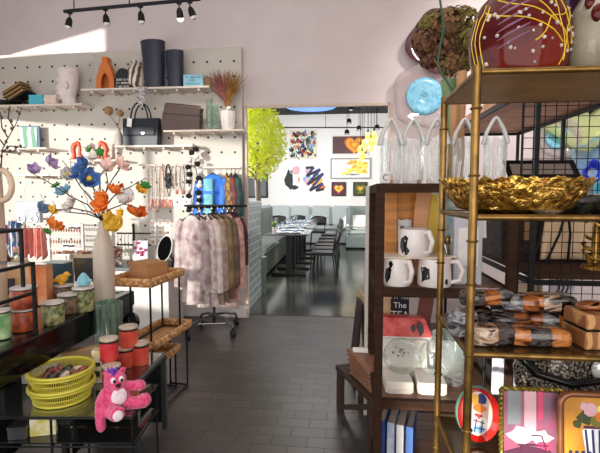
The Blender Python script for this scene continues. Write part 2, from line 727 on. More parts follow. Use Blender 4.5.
B(mat('black_knit', (26, 26, 30), .9)).ell((0, 0, .03), (.12, .08, .03)).ell((-.03, 0, .055), (.08, .06, .03)).jitter(.012, 14).build('fabric', o, smooth=True)

# face planter, looking left
fp = T('face_planter', 'white plaster head planter in profile on the top left shelf', 'planter', (sx_(70, zs1), YS - .01, zs1), 0)
b = B(mat('white_plaster', (226, 212, 210), .6))
b.lathe([(.001, .0), (.085, .0), (.08, .04), (.07, .09), (.085, .13), (.105, .2), (.115, .28), (.12, .36), (.118, .39), (.001, .39)], seg=24, sx=.98, sy=.8)
b.ell((-.05, 0, .135), (.085, .062, .075))
b.ell((-.1, 0, .085), (.04, .036, .032))
b.rings([[(-.105, -.012, .262), (-.105, .012, .262), (-.09, .02, .25), (-.09, -.02, .25)], [(-.165, -.016, .172), (-.165, .016, .172), (-.09, .034, .165), (-.09, -.034, .165)]])
b.ell((-.135, 0, .135), (.022, .03, .012))
b.ell((-.13, 0, .113), (.022, .028, .012))
b.ell((-.1, 0, .275), (.04, .07, .02))
for sgn in (-1, 1):
    b.ell((.025, sgn * .09, .2), (.026, .016, .045))
    b.ell((-.085, sgn * .05, .2), (.03, .024, .022))
b.build('head', fp, remesh=.007)
B(mat('white_plaster', (0, 0, 0))).lathe([(.103, .382), (.112, .392), (.108, .4), (.1, .392), (.103, .382)], seg=24, sy=.82).build('rim', fp, smooth=True)

def worn_line(parent, w_, h, z, y, m, n):
    """one line of small lettering too fine to read"""
    b = B(m)
    st = w_ / n
    for i in range(n):
        x = -w_ / 2 + st * (i + .5)
        if RND.random() < .13:
            continue
        k = RND.random()
        b.box((x - st * .22, y, z), (st * .2, .0012, h))
        if k < .7:
            b.box((x + st * .02, y, z + (h * .4 if k < .35 else -h * .4)), (st * .5, .0012, h * .2))
        if k > .3:
            b.box((x + st * .22, y, z), (st * .2, .0012, h * (1 if k < .8 else .6)))
    return b.build('lettering', parent)


# -- long high shelf
cl = T('bell_jar', 'clear glass bell jar bottle at left end of long high shelf', 'jar', (sx_(96, zs2), YS, zs2))
B(GLASS).lathe([(.068, .0), (.07, .02), (.07, .27), (.06, .31), (.03, .335), (.02, .35), (.02, .385)], seg=20).build('jar', cl, smooth=True)
B(GLASS).lathe([(.0, .385), (.03, .387), (.034, .4), (.02, .412), (.0, .414)], seg=16).build('stopper', cl, smooth=True)
ot = mat('terracotta_orange_glaze', (206, 112, 48), .5)
oh = T('ceramic_house', 'orange clay house shaped lantern with arched opening on high shelf', 'lantern', (sx_(109, zs2), YS - .03, zs2))
pr = [(-.105, 0), (-.1, .12), (-.06, .23), (-.03, .29), (-.03, .345), (.03, .345), (.03, .29), (.06, .23), (.1, .12), (.105, 0)]
ar = [(.045, 0), (.05, .07), (.03, .14), (0, .17), (-.03, .14), (-.05, .07), (-.045, 0)]
B(ot).prism(pr + ar, (0, -.05, 0), (1, 0, 0), (0, 0, 1), (0, .012, 0)).build('front', oh)
b = B(ot)
b.prism(pr, (0, .038, 0), (1, 0, 0), (0, 0, 1), (0, .012, 0))
for i in range(len(pr) - 1):
    p, q = pr[i], pr[i + 1]
    b.prism([(p[0], p[1]), (q[0], q[1]), (q[0] * .9, q[1] - .008), (p[0] * .9, max(0, p[1] - .008))], (0, -.038, 0), (1, 0, 0), (0, 0, 1), (0, .076, 0))
b.build('shell', oh)
sg = T('sign', 'small black arched sign with white lettering on high shelf', 'sign', (sx_(126, zs2), YS - .07, zs2))
B(mat('black_slate', (26, 24, 28), .6)).prism([(-.1, 0), (.1, 0), (.1, .115)] + [(.082 * math.cos(a), .115 + .105 * math.sin(a)) for a in [i * PI / 12 for i in range(13)]] + [(-.1, .115)], (0, 0, 0), (1, 0, 0), (0, 0, 1), (0, .02, 0)).build('board', sg)
for z, s_ in ((.095, 0), (.058, 1), (.02, 2)):
    worn_line(sg, .15, .022, z, -.001, WPAPER, 11)
zv = T('striped_vase', 'brown and white striped rounded vase behind black arched sign', 'vase', (sx_(135.5, zs2), YS + .02, zs2))
zm = mat('brown_white_stripe_glaze', (84, 62, 52), .4, rgb2=(226, 214, 196), kind='wave', scale=5)
B(zm).lathe([(.05, 0), (.095, .04), (.105, .12), (.095, .2), (.06, .26), (.03, .285)], seg=24, cap=True).build('body', zv, smooth=True)
B(zm).tube(arc((0, 0, .29), .028, 0, 2 * PI, 12)[:-1], .012, closed=True).ell((.035, 0, .315), (.02, .015, .018)).ell((-.035, 0, .315), (.02, .015, .018)).build('handle', zv, smooth=True)
lace = T('lace_hanging', 'white lace pennant hanging from the front of the long high shelf', 'pennant', (sx_(141, zs2, YP - SD - .01), YP - SD - .012, zs2 - .02))
lm = mat('white_lace', (232, 224, 222), .8, rgb2=(120, 110, 116), kind='voronoi', scale=70)
B(lm).prism([(-.06, .02), (.06, .02), (.06, -.08), (.035, -.15), (0, -.2), (-.04, -.14), (-.055, -.07)], (0, 0, 0), (1, 0, 0), (0, 0, 1), (0, -.004, 0)).build('lace', lace)
navy = mat('navy_matte_glaze', (38, 42, 62), .45)
for px, w0, w1, ph, lab in ((155.5, .1, .135, 46, 'taller navy flared vase on the long high shelf'), (176.5, .082, .1, 36, 'shorter navy flared vase beside the taller one')):
    h = m_at(ph, 4.8)
    v = T('navy_vase', lab, 'vase', (sx_(px, zs2), YS - .01, zs2 + .003), 0, 'navy vases on the high shelf')
    v.rotation_euler.y = -.03
    B(navy).lathe([(.0, 0), (w0, 0), (w0 + .004, .01), (w1, h - .012), (w1, h), (w1 - .014, h), (w0 - .012, .03), (0, .03)], seg=32, sy=.7).build('body', v, smooth=True)
    B(navy).lathe([(w1 - .002, h - .012), (w1 + .004, h - .006), (w1 + .002, h + .003), (w1 - .012, h + .002), (w1 - .014, h - .01)], seg=32, sy=.7).build('rim', v, smooth=True)
bs = T('block_sign', 'pale blue block sign with dark lettering at right end of high shelf', 'sign', (sx_(195, zs2), YS - .04, zs2), .12)
B(mat('pale_blue_paint', (150, 208, 226), .6)).box((0, 0, .065), (.215, .05, .13), bev=.004).build('block', bs)
for z, s_ in ((.1, .17), (.067, .09), (.03, .16)):
    worn_line(bs, s_, .016, z, -.0255, mat('dark_ink', (30, 40, 60), .7), int(s_ * 80))
o = T('block', 'plain wooden block behind pale blue block sign', 'block', (sx_(201, zs2), YS + .05, zs2), .1)
B(mat('light_wood_block', (172, 138, 92), .6, kind='wood', scale=6)).box((0, 0, .065), (.19, .05, .12), bev=.004).build('body', o)

# -- handbag shelf
nb = T('handbag', 'navy structured leather handbag with two arched handles', 'bag', (sx_(143.5, zs3), YS - .02, zs3))
nl = mat('navy_leather', (24, 30, 42), .45)
b = B(nl)
b.rings([[(-.19, -.06, 0), (.19, -.06, 0), (.19, .06, 0), (-.19, .06, 0)], [(-.2, -.062, .1), (.2, -.062, .1), (.2, .062, .1), (-.2, .062, .1)], [(-.205, -.035, .3), (.205, -.035, .3), (.205, .035, .3), (-.205, .035, .3)]])
b.build('body', nb)
B(nl).box((0, -.066, .16), (.34, .008, .09), rx=-.06, bev=.003).build('flap', nb)
for y in (-.045, .045):
    B(nl).tube(arc((-.01, y, .27), .1, 0, PI, 14, ry=.2), .009, seg=8).build('handle', nb, smooth=True)
B(CHROME).box((.04, -.073, .13), (.03, .006, .02)).build('clasp', nb)
B(WPAPER).prism([(-.025, -.04), (.03, -.05), (.04, .04), (-.015, .05)], (-.12, -.07, .25), (1, 0, 0), (0, 0, 1), (0, -.002, 0)).build('price_tag', nb)
dv = T('dried_flower_vase', 'small gray bottle vase with two dried puff flowers left of navy handbag', 'vase', (sx_(119, zs3), YS, zs3))
B(mat('gray_stoneware', (176, 166, 158), .6)).lathe([(.04, 0), (.048, .03), (.045, .12), (.022, .17), (.018, .2), (.022, .205)], seg=18, cap=True).build('vase', dv, smooth=True)
stem = mat('dry_stem', (150, 120, 84), .8)
puff = mat('dried_puff', (168, 132, 92), .95, bump=.5, scale=60)
for dx, z, r in ((-.11, .4, .05), (.025, .37, .038)):
    f = B(stem).tube([(0, 0, .2), (dx * .4, 0, .28), (dx, 0, z - .03)], .004).build('stem', dv)
    B(puff).ell((dx, 0, z), (r, r, r)).jitter(.006, 60).build('bloom', dv, smooth=True)

# -- right shelf
cb = T('clutch_bag', 'slouchy brown leather clutch bag on the right shelf', 'bag', (sx_(183, zs4), YS - .02, zs4), -.04)
brn = mat('taupe_brown_leather', (82, 66, 63), .55)
b = B(brn)
b.rings([[(-.22, -.04, 0), (.21, -.04, 0), (.21, .04, 0), (-.22, .04, 0)], [(-.215, -.055, .1), (.22, -.055, .1), (.22, .05, .1), (-.215, .05, .1)], [(-.2, -.05, .2), (.225, -.05, .2), (.225, .04, .2), (-.2, .04, .2)], [(-.165, -.02, .3), (.245, -.02, .235), (.245, .02, .235), (-.165, .02, .3)]])
b.build('body', cb)
B(brn).prism([(-.168, .296), (.235, .236), (.215, .15), (-.19, .19)], (0, -.062, 0), (1, 0, 0), (0, 0, 1), (0, .008, 0)).build('flap', cb)
B(brn).tube([(-.17, -.02, .302), (.0, -.03, .283), (.225, -.02, .255)], .007).build('zip_edge', cb)
for px, h, lab in ((210.5, .335, 'taller slim clear glass cylinder on the right shelf'), (216.5, .27, 'shorter slim clear glass cylinder on the right shelf')):
    g = tag(B(GGREEN).lathe([(0, .004), (.032, .0), (.034, .02), (.036, h), (.033, h), (.031, .02), (0, .012)], c=(sx_(px, zs4), YS - .03, zs4), seg=18).build('glass_cylinder', smooth=True), lab, 'vase', 'glass cylinders on the right shelf')
pv = T('grass_vase', 'white faceted vase of dried rust and ochre grasses', 'vase', (sx_(228.5, zs4), YS - .02, zs4))
B(mat('white_glaze', (232, 226, 222), .3)).lathe([(.0, 0), (.06, 0), (.075, .06), (.084, .15), (.08, .2), (.07, .205), (.06, .19), (.0, .19)], seg=10).build('vase', pv)
for k, (nm, c, cx0, n) in enumerate((('rust_plume', (150, 92, 84), -.085, 150), ('ochre_plume', (164, 116, 56), .055, 100))):
    b = B(mat('dry_grass_' + nm, c, .95, var=.25, scale=30))
    for i in range(n):
        a = RND.gauss(0, .6)
        L = RND.uniform(.26, .46)
        y = RND.uniform(-.06, .06)
        tip = Vector((cx0 * 1.0 + math.sin(a) * .17 * L / .42, y, .2 + L * math.cos(a * .45)))
        mid = Vector((cx0 * .3 + a * .02, y * .4, .2 + L * .45))
        b.tube([(0, 0, .19), mid, tip], [.002, .0055, .001], seg=4)
    b.build(nm, pv)
b = B(WPAPER)
for i in range(5):
    b.ell((.02 + RND.uniform(-.02, .02), -.06, .22 + RND.uniform(-.01, .03)), (.012, .012, .016), 8, 5)
b.build('white_blossom', pv)

# -- left shelf print, sculptures
fp_ = T('framed_print', 'green and white leaf print in a blue edged frame on left shelf', 'picture', (sx_(28, zs5), YS + .03, zs5), 0)
B(mat('slate_blue_paint', (64, 96, 128), .5)).box((0, .012, .13), (.25, .02, .26)).build('frame', fp_)
B(mat('pale_leaf_print', (214, 226, 220), .7, rgb2=(120, 168, 140), kind='wave', scale=3)).box((-.01, -.001, .13), (.215, .008, .235)).build('print', fp_)
sred = mat('orange_red_resin', (216, 82, 40), .35)
for px, s_, lab in ((79, 1, 'orange red curved sculpture at left of the short shelf'), (104, -1, 'orange red curved sculpture at right of the short shelf')):
    v = T('curved_sculpture', lab, 'sculpture', (sx_(px, zs6), YS - .03, zs6), 0, 'orange red sculptures')
    b = B(sred)
    b.tube([(-.05 * s_, 0, 0), (-.035 * s_, 0, .06), (-.05 * s_, 0, .12), (-.03 * s_, 0, .17), (.02 * s_, 0, .2)], [.03, .022, .028, .03, .022], seg=10)
    b.tube([(.05 * s_, 0, 0), (.03 * s_, 0, .07), (.035 * s_, 0, .13), (.02 * s_, 0, .2)], [.026, .018, .016, .02], seg=10)
    b.build('body', v, smooth=True)
    B(sred).box((0, 0, .006), (.17, .07, .012), bev=.003).build('base', v)
pl = T('air_plant', 'small green leafed plant between the two orange red sculptures', 'plant', (sx_(92, zs6), YS - .06, zs6))
B(WHITE).lathe([(0, 0), (.035, 0), (.045, .08), (.04, .085), (0, .08)], seg=16).build('pot', pl, smooth=True)
b = B(mat('fresh_leaf', (70, 140, 62), .5))
for i in range(9):
    a = i * 2 * PI / 9
    b.grid(lambda u, v, a=a: (math.cos(a) * u * .1 - math.sin(a) * (v - .5) * .03 * (1 - u), math.sin(a) * u * .07 + math.cos(a) * (v - .5) * .03 * (1 - u), .085 + .06 * math.sin(u * 2.2)), 4, 2)
b.build('leaves', pl, smooth=True)

# ------------------------------------------------------------------ jewellery on the board
rail = mat('pale_display_rail', (224, 214, 206), .5)


def wall_rail(px0, py0, px1, py1, label, y=YP - .06):
    a, b_ = W(px0, py0, y), W(px1, py1, y)
    t = T('display_rail', label, 'rail', (a.x, y, a.z))
    d_ = b_ - a
    B(rail).tube([(0, 0, 0), d_], .012, seg=8).build('bar', t)
    for k in (.08, .92):
        B(rail).cyl(Vector(d_) * k, Vector(d_) * k + Vector((0, YP - y, 0)), .008, seg=8).build('peg', t)
    return a, b_


wall_rail(138, 165, 190, 165.5, 'pale rail the bead necklaces hang from')
pearl = mat('milky_beads', (226, 218, 210), .3, rgb2=(190, 170, 160), kind='voronoi', scale=60)
blkb = mat('black_beads', (24, 24, 28), .35)
copr = mat('coral_red_beads', (222, 110, 92), .4, rgb2=(238, 190, 176), kind='voronoi', scale=50)
neck = [(149, 44, pearl, 'long milky bead necklace first from left on the pale rail'), (156, 46, pearl, 'long milky bead necklace second from left on the pale rail'),
        (163, 30, mat('rose_beads', (196, 160, 150), .4), 'rose bead necklace in the middle of the pale rail'), (168.5, 24, blkb, 'black cluster necklace on the pale rail'),
        (177, 27, pearl, 'milky bead necklace right of the black cluster necklace'), (184, 27, pearl, 'milky bead necklace at right end of pale rail')]
for px, L, mm, lab in neck:
    p = W(px, 165, YP - .06)
    h = m_at(L, 4.9)
    t = T('necklace', lab, 'necklace', (p.x, YP - .06, p.z), 0, 'bead necklaces on the rail')
    pts, rr = [], []
    n = 96
    for i in range(n):
        a = 2 * PI * i / n
        w_ = .027 if mm is not blkb else .03
        pts.append((w_ * math.sin(a), -.013, -h / 2 + (h / 2) * math.cos(a) + .004))
        rr.append((.004, .0085, .0095, .0085)[i % 4])
    B(mm).tube(pts, rr, seg=6, closed=True).build('bead_string', t, smooth=True)
    if mm is blkb:
        b = B(blkb)
        for i in range(22):
            b.ell((RND.gauss(0, .018), -.02, -h * RND.uniform(.35, 1.05)), (.014, .012, .02), 7, 5)
        b.build('pendant', t, smooth=True)
    else:
        B(mat('red_charm', (176, 70, 60), .4) if px > 170 else copr).ell((0, -.016, -h - .006), (.018, .01, .026), 8, 6).build('pendant', t, smooth=True)
# coral tassels and the white oval cards
for i, px in enumerate((151, 157, 163, 169)):
    p = W(px, 199, YP - .03)
    t = T('tassel_earrings', 'coral red tassel earrings on card, number'.replace(', number', '') + (' at left below the necklaces', ' second from left below the necklaces', ' third from left below the necklaces', ' at right below the necklaces')[i], 'earrings', (p.x, YP - .002, p.z), 0, 'coral tassel earrings')
    B(WPAPER).box((0, 0, .0), (.055, .004, .06)).build('card', t)
    b = B(copr)
    for k in range(8):
        b.tube([(-.02 + .005 * k, -.008, .0), (-.028 + .008 * k, -.012, -.1)], .0045, seg=4)
    b.build('tassel', t)
for i, px in enumerate((178.5, 188, 197.5)):
    p = W(px - 1, 203, YP)
    t = T('earring_card', 'white oval earring card with a dark dot, ' + ('left', 'middle', 'right')[i] + ' of three beside coral tassels', 'card', (p.x, YP - .0, p.z), 0, 'white oval earring cards')
    B(WPAPER).prism([(.045 * math.cos(a), .065 * math.sin(a)) for a in [k * PI / 10 for k in range(20)]], (0, 0, 0), (1, 0, 0), (0, 0, 1), (0, -.004, 0)).build('card', t)
    B(blkb).ell((0, -.006, .008), (.012, .006, .012), 8, 5).build('stud', t)
# peach earring cards in two columns
tan = mat('peach_gemstones', (214, 160, 126), .5)
for c in range(3):
    for r_ in range(3):
        p = W(152.5 + 7.5 * c, 223 + 9.5 * r_, YP - .02)
        t = T('earring_card', 'white card of peach studs, %s row, %s column right of the pink card' % (('top', 'middle', 'bottom')[r_], ('left', 'centre', 'right')[c]), 'card', (p.x, YP - .002, p.z), 0, 'peach earring cards')
        B(WPAPER).box((0, 0, 0), (.07, .004, .085), rz=0, ry=RND.uniform(-.06, .06)).build('card', t)
        B(tan).box((-.005, -.004, .0), (.035, .006, .035), bev=.002).build('stud', t)
# garland
gx = W(193.5, 147, YP - .16)
g = T('pompom_garland', 'black and white pompom garland hanging in two strands beside the blue jacket', 'garland', (gx.x, YP - .15, gx.z))
B(BLACK).tube([(.0, .15, .02), (.0, .0, .02), (0, -.01, .035)], .006).build('hook', g)
B(mat('dark_cord', (40, 36, 36), .8)).tube([(-.07, 0, -.75), (-.05, 0, -.3), (-.0, 0, .02), (.03, 0, -.3), (.045, 0, -.75)], .005).build('cord', g)
BW_, WW_ = mat('black_wool', (18, 18, 20), .95), mat('white_wool', (224, 220, 212), .95)
for s_ in (-1, 1):
    for i in range(9):
        z = -.06 - i * .08 + (.035 if s_ > 0 else 0)
        x = s_ * .052 * min(1, (i + 1) / 3) - (.012 if s_ < 0 else 0)
        k = BW_ if i % 2 == 0 or RND.random() < .35 else WW_
        B(k).ell((x + RND.uniform(-.012, .012), RND.uniform(-.02, .02), z), (.036, .032, .03), 9, 6).jitter(.01, 60).build('pompom', g, smooth=True)
        if k is BW_:
            B(WW_).ell((x + RND.uniform(-.02, .02), 0, z - .04), (.022, .02, .02), 8, 5).jitter(.006, 60).build('pompom', g, smooth=True)
# ------------------------------------------------------------------ clothes
HANG = mat('black_velvet_hanger', (22, 20, 22), .7)


def garment(t, m, wd_=.44, L=.85, th=.07, seed=1, sleeve=.6, hood=False, trim=None, open_front=None):
    r = random.Random(seed)
    ph = [r.uniform(0, 6) for _ in range(4)]
    n = 40

    def half(z):
        k = -z / L
        if k < .1:
            return wd_ * (.16 + .32 * (k / .1) ** .6)
        return wd_ * (.48 + .06 * math.sin(k * 3 + ph[0]) + .03 * (k - .1))

    rs = []
    for i in range(19):
        k = i / 18
        z = -L * k + (-.0)
        w_ = half(z) * .8
        tk = th * (.25 + .75 * min(1, k * 4)) * .5
        ring = []
        for j in range(n):
            a = 2 * PI * j / n
            f = 1 + .28 * min(1, k * 2.5) * math.sin(6 * a + ph[1] + 1.2 * k) + .16 * k * math.sin(11 * a + ph[2])
            zz = z
            if k < .12:
                zz -= .05 * abs(math.cos(a)) * (k / .12)
            ring.append((w_ * math.cos(a), tk * f * math.sin(a) * 1.5 + .012 * math.sin(5 * z + ph[3]), zz + .012 * k * math.sin(3 * a + ph[1])))
        rs.append(ring)
    b = B(m)
    b.rings(rs)
    for s_ in (-1, 1):
        x = wd_ * .36 * s_
        pts = [(x * .85, 0, -.055), (x * 1.15, 0, -.12), (x * 1.28, .01, -L * .35), (x * 1.34, .0, -L * sleeve), (x * 1.34, .0, -L * sleeve - .03)]
        pr = [.035, .045, .046, .05, .05]
        b.tube(pts, pr, seg=12)
    b.jitter(.008, 9)
    b.build('garment_body', t, smooth=True, autosmooth=75)
    if trim:
        q = B(trim)
        q.tube([(-.05, -th * .62, -.01), (-.03, -th * 1.0, -.12), (-.012, -th * .98, -.4), (-.01, -th * .98, -L * .97)], .011, seg=6)
        q.tube([(.05, -th * .62, -.01), (.035, -th * 1.0, -.12), (.025, -th * .98, -.4), (.028, -th * .98, -L * .97)], .011, seg=6)
        q.build('front_edging', t, smooth=True)
    h = B(HANG)
    h.tube([(-wd_ * .34, 0, -.06), (0, 0, .015), (wd_ * .34, 0, -.06)], .009, seg=6)
    h.build('hanger', t)
    B(CHROME).tube([(0, 0, .01), (0, 0, .04)] + arc((0, 0, .062), .022, -PI / 2, PI * .75, 8), .003, seg=5).build('hook', t)


# rolling rack
rk = P(214.5, 333, 4.55)
barz = P(213, 207, 4.55).z
rack = T('rolling_rack', 'black rolling garment rack with four casters in front of the pegboard', 'rack', (rk.x, rk.y, 0), 0)
dirb = Vector((.27, .34)).normalized()
B(BLACK).cyl((0, 0, .1), (0, 0, barz), .014).build('pole', rack)
B(BLACK).tube([(-dirb.x * .3, -dirb.y * .3, barz), (dirb.x * .3, dirb.y * .3, barz)], .013, seg=10).build('hanging_bar', rack)
B(BLACK).cyl((-.34, .1, barz + .01), (.34, .1, barz + .01), .012).cyl((0, 0, barz - .1), (0, .1, barz + .01), .011).build('cross_bar', rack)
for x, y in ((-.19, -.27), (.24, -.16), (.17, .27), (-.21, .2)):
    B(mat('gunmetal_tube', (92, 92, 94), .35, .6)).tube([(0, 0, .19), (x * .5, y * .5, .17), (x * .95, y * .95, .13), (x, y, .1)], .013, seg=8).build('foot_arm', rack, smooth=True)
    c = B(BLACK).cyl((x, y, .1), (x, y, .075), .01).box((x, y, .063), (.034, .02, .045), rz=.4, bev=.006).build('caster', rack)
    B(mat('dark_rubber', (30, 32, 36), .6)).cyl((x - .016, y - .012, .036), (x + .016, y + .012, .036), .036, seg=16).build('wheel', c)
B(CHROME).tube([(-.12, -.16, .125), (.15, -.1, .125), (.1, .17, .125), (-.13, .13, .125)], .005, seg=6, closed=True).build('base_wire', rack)
kim = mat('blush_pattern_silk', (190, 164, 164), .6, rgb2=(228, 214, 208), kind='magic', scale=5, sheen=.3)
kim2 = mat('cream_rose_silk', (214, 190, 186), .6, rgb2=(240, 232, 226), kind='noise', scale=18)
coats = [
    (-.30, mat('mauve_gray_silk', (150, 122, 126), .6, rgb2=(204, 188, 186), scale=10), .86, 'mauve and cream long kimono first on the rolling rack', None),
    (-.22, kim, .9, 'pale blush patterned kimono second on the rolling rack', mat('dark_brown_edging', (82, 62, 58), .7)),
    (-.13, kim2, .92, 'cream rose flecked kimono third on the rolling rack', mat('dark_brown_edging', (82, 62, 58), .7)),
    (-.04, mat('taupe_print_silk', (150, 126, 112), .6, rgb2=(196, 174, 158), scale=14), .9, 'taupe printed kimono in the middle of the rolling rack', None),
    (.05, mat('olive_brown_silk', (118, 96, 66), .6, rgb2=(158, 132, 96), scale=12), .88, 'olive brown kimono behind the taupe one on the rack', None),
    (.14, mat('dark_umber_silk', (88, 70, 58), .6, rgb2=(132, 104, 84), scale=12), .86, 'dark umber kimono fifth along on the rolling rack', None),
    (.22, mat('rosy_fringe_silk', (176, 120, 116), .6, rgb2=(214, 176, 160), scale=16), .92, 'rosy long kimono with fringe at the far end of rack', None),
    (.3, mat('dark_red_paisley', (112, 34, 44), .6, rgb2=(40, 24, 30), kind='voronoi', scale=26), .62, 'short dark red paisley jacket at far right of the rack', None),
]
for i, (s_, mm, L, lab, tr) in enumerate(coats):
    t = T('kimono' if i < 7 else 'paisley_jacket', lab, 'clothing', (rk.x + dirb.x * s_ * .84, rk.y + dirb.y * s_ * .84, barz - .078), math.atan2(-.28, 1) if i < 3 else -.35, 'garments on the rolling rack')
    garment(t, mm, .35 if i != 7 else .3, L * 1.02, .065, seed=i + 3, sleeve=.8, trim=tr)
    if i == 6:
        b = B(mm)
        for k in range(26):
            x = -.17 + .34 * k / 25
            b.tube([(x, 0, -L + .01), (x + RND.uniform(-.01, .01), 0, -L - .09)], .004, seg=4)
        b.build('fringe', t)

# jackets hung from a wall arm on the pegboard
wa = W(217, 168, YP)
arm = T('clothes_rail', 'short white wall arm on the pegboard that holds the hung jackets', 'rail', (wa.x, YP, wa.z))
B(rail).cyl((-.2, -.1, 0), (.3, -.1, 0), .012).build('bar', arm)
for x in (-.15, .25):
    B(rail).cyl((x, 0, 0), (x, -.1, 0), .009).build('peg', arm)
bj = T('jacket', 'bright blue and pale green child-size jacket hanging from the wall arm', 'clothing', (wa.x - .02, YP - .1, wa.z - .078), -.05, 'jackets on the wall arm')
blue = mat('bright_blue_fabric', (38, 108, 206), .6, var=.15, scale=9)
garment(bj, blue, .4, .6, .1, seed=21, sleeve=.78)
B(mat('pale_mint_panel', (130, 196, 196), .7, rgb2=(92, 160, 186), scale=12)).grid(lambda u, v: (-.075 + .15 * u * .7 - .0, -.088 - .012 * math.sin(u * PI), -.05 - .5 * v), 6, 6).build('front_panel', bj, smooth=True, thick=.012)
B(blue).box((-.015, -.106, -.2), (.13, .012, .03), bev=.005).build('chest_flap', bj)
for x, mm, lab, s_ in ((.14, mat('mustard_print', (176, 132, 52), .6, rgb2=(92, 66, 40), kind='magic', scale=6), 'mustard printed scarf jacket right behind the blue jacket', 31), (.19, mat('crimson_print', (122, 36, 42), .6, rgb2=(70, 30, 40), scale=12), 'crimson printed jacket between mustard and dark green ones', 32), (.24, mat('dark_teal_print', (36, 84, 74), .6, rgb2=(20, 44, 46), scale=12), 'dark green jacket at the right end of the wall arm', 33)):
    t = T('jacket', lab, 'clothing', (wa.x + x, YP - .1, wa.z - .078), -1.0, 'jackets on the wall arm')
    garment(t, mm, .24, .62, .05, seed=s_, sleeve=.7)

# ------------------------------------------------------------------ jewellery counter by the wall
jz = .68
ja, jb = W(58, 276, 4.5), W(172, 276, 4.5)
jt = T('counter', 'low dark topped jewellery counter against the pegboard wall', 'counter', ((ja.x + jb.x) / 2, 4.62, 0))
Lj = jb.x - ja.x
B(mat('dark_gray_laminate', (58, 64, 70), .35)).box((0, 0, jz - .02), (Lj, .5, .04), bev=.004).build('countertop', jt)
for k in (0, 1):
    B(mat('warm_gray_panel', (150, 136, 126), .6, kind='wood', scale=3)).box((-Lj / 2 + .2 + k * .32, -.2, jz / 2 - .02), (.3, .02, jz - .06)).build('door', jt)
B(WHITE).box((0, .03, jz / 2 - .02), (Lj - .04, .42, jz - .045)).build('carcass', jt)


def on_counter(px, y=4.6):
    return Vector((sx_(px, jz, y), y, jz))


# earring rack
er = on_counter(67)
t = T('earring_rack', 'white wooden rack hung with three rows of small earrings on the counter', 'rack', er)
whm = mat('white_rack', (224, 210, 200), .5)
for x in (-.2, .2):
    B(whm).box((x, 0, .22), (.022, .03, .44)).box((x, 0, .01), (.03, .14, .02)).build('upright', t)
dk = mat('dark_charms', (96, 70, 62), .4, rgb2=(180, 120, 90), scale=40)
for r_ in range(3):
    z = .42 - .13 * r_
    bar = B(whm).box((0, 0, z), (.4, .016, .016)).build('bar', t)
    b = B(dk)
    for k in range(12):
        x = -.17 + .34 * k / 11
        b.tube([(x, -.012, z - .005), (x, -.014, z - .03)], .002, seg=4)
        b.ell((x, -.014, z - .05), (.011, .006, .022), 6, 5)
    b.build('hanging_earrings', bar)
er2 = on_counter(76, 4.45)
t = T('tray_stand', 'pale stand holding a flat tray of dark beads in front of the earring rack', 'stand', er2)
B(whm).box((0, 0, .01), (.36, .12, .02)).box((-.14, .03, .06), (.02, .02, .1)).box((.14, .03, .06), (.02, .02, .1)).build('stand', t)
B(whm).box((0, 0, .12), (.38, .14, .02)).build('tray', t)
for i in range(40):
    B(dk).ell((RND.uniform(-.17, .17), RND.uniform(-.06, .06), .1425), (.014, .014, .012), 6, 4).build('bead', t)
# black ring bars on the board
for px, py, lab in ((74, 228, 'black bead bracelet on card pinned to pegboard above the earring rack'), (68, 246, 'black beads strip pinned above the flat bead tray')):
    p = W(px, py, YP - .02)
    t = T('bracelet', lab, 'bracelet', (p.x, YP - .002, p.z))
    for k in range(8):
        B(blkb).ell((-.06 + .018 * k, -.008, .004 * math.sin(k)), (.011, .009, .012), 7, 5).build('bead', t)
    B(WPAPER).box((0, 0, .01), (.17, .004, .06)).build('card', t)
# white jewel card display with stripes and other little stands
for px, w_, h, mm, lab, y in ((118, .1, .2, mat('brown_trinket_print', (206, 190, 178), .6, rgb2=(120, 88, 76), kind='voronoi', scale=30), 'brown patterned trinket card standing left of the pink card', 4.55),
                              (141, .16, .26, mat('pink_stripe_card', (232, 196, 216), .6, rgb2=(226, 226, 236), kind='wave', scale=6), 'pink and white card display standing behind the kraft box', 4.6)):
    p = on_counter(px, y)
    t = T('card_display', lab, 'display', p)
    B(mm).box((0, 0, h / 2), (w_, .012, h), rx=-.08).build('card', t)
    B(WPAPER).box((0, .04, h * .3), (w_ * .4, .01, h * .62), rx=.25).build('strut', t)
    for i in range(7):
        B(mat('magenta_charm', (170, 60, 96), .5) if px > 130 else dk).ell((RND.uniform(-w_, w_) * .4, -.02, h * RND.uniform(.35, .95)), (.02, .012, .016), 8, 5).build('charm', t, smooth=True)
p = on_counter(134.5, 4.7)
t = T('jewellery_stand', 'tall black T shaped jewellery stand on the counter', 'stand', p)
B(BLACK).box((0, 0, .01), (.12, .1, .02)).cyl((0, 0, .02), (0, 0, .44), .013).build('post', t)
B(BLACK).cyl((-.2, 0, .33), (.2, 0, .33), .009).cyl((-.2, 0, .2), (.2, 0, .2), .009).build('arm', t)
b = B(mat('silver_chain', (180, 172, 164), .3, .6))
for z0 in (.33, .2):
    for k in range(10):
        x = -.18 + .04 * k
        if abs(x) < .02:
            continue
        b.tube([(x, -.01, z0), (x, -.014, z0 - .1)], .0035, seg=4).ell((x, -.014, z0 - .11), (.01, .006, .014), 6, 4)
b.build('hanging_chains', t)
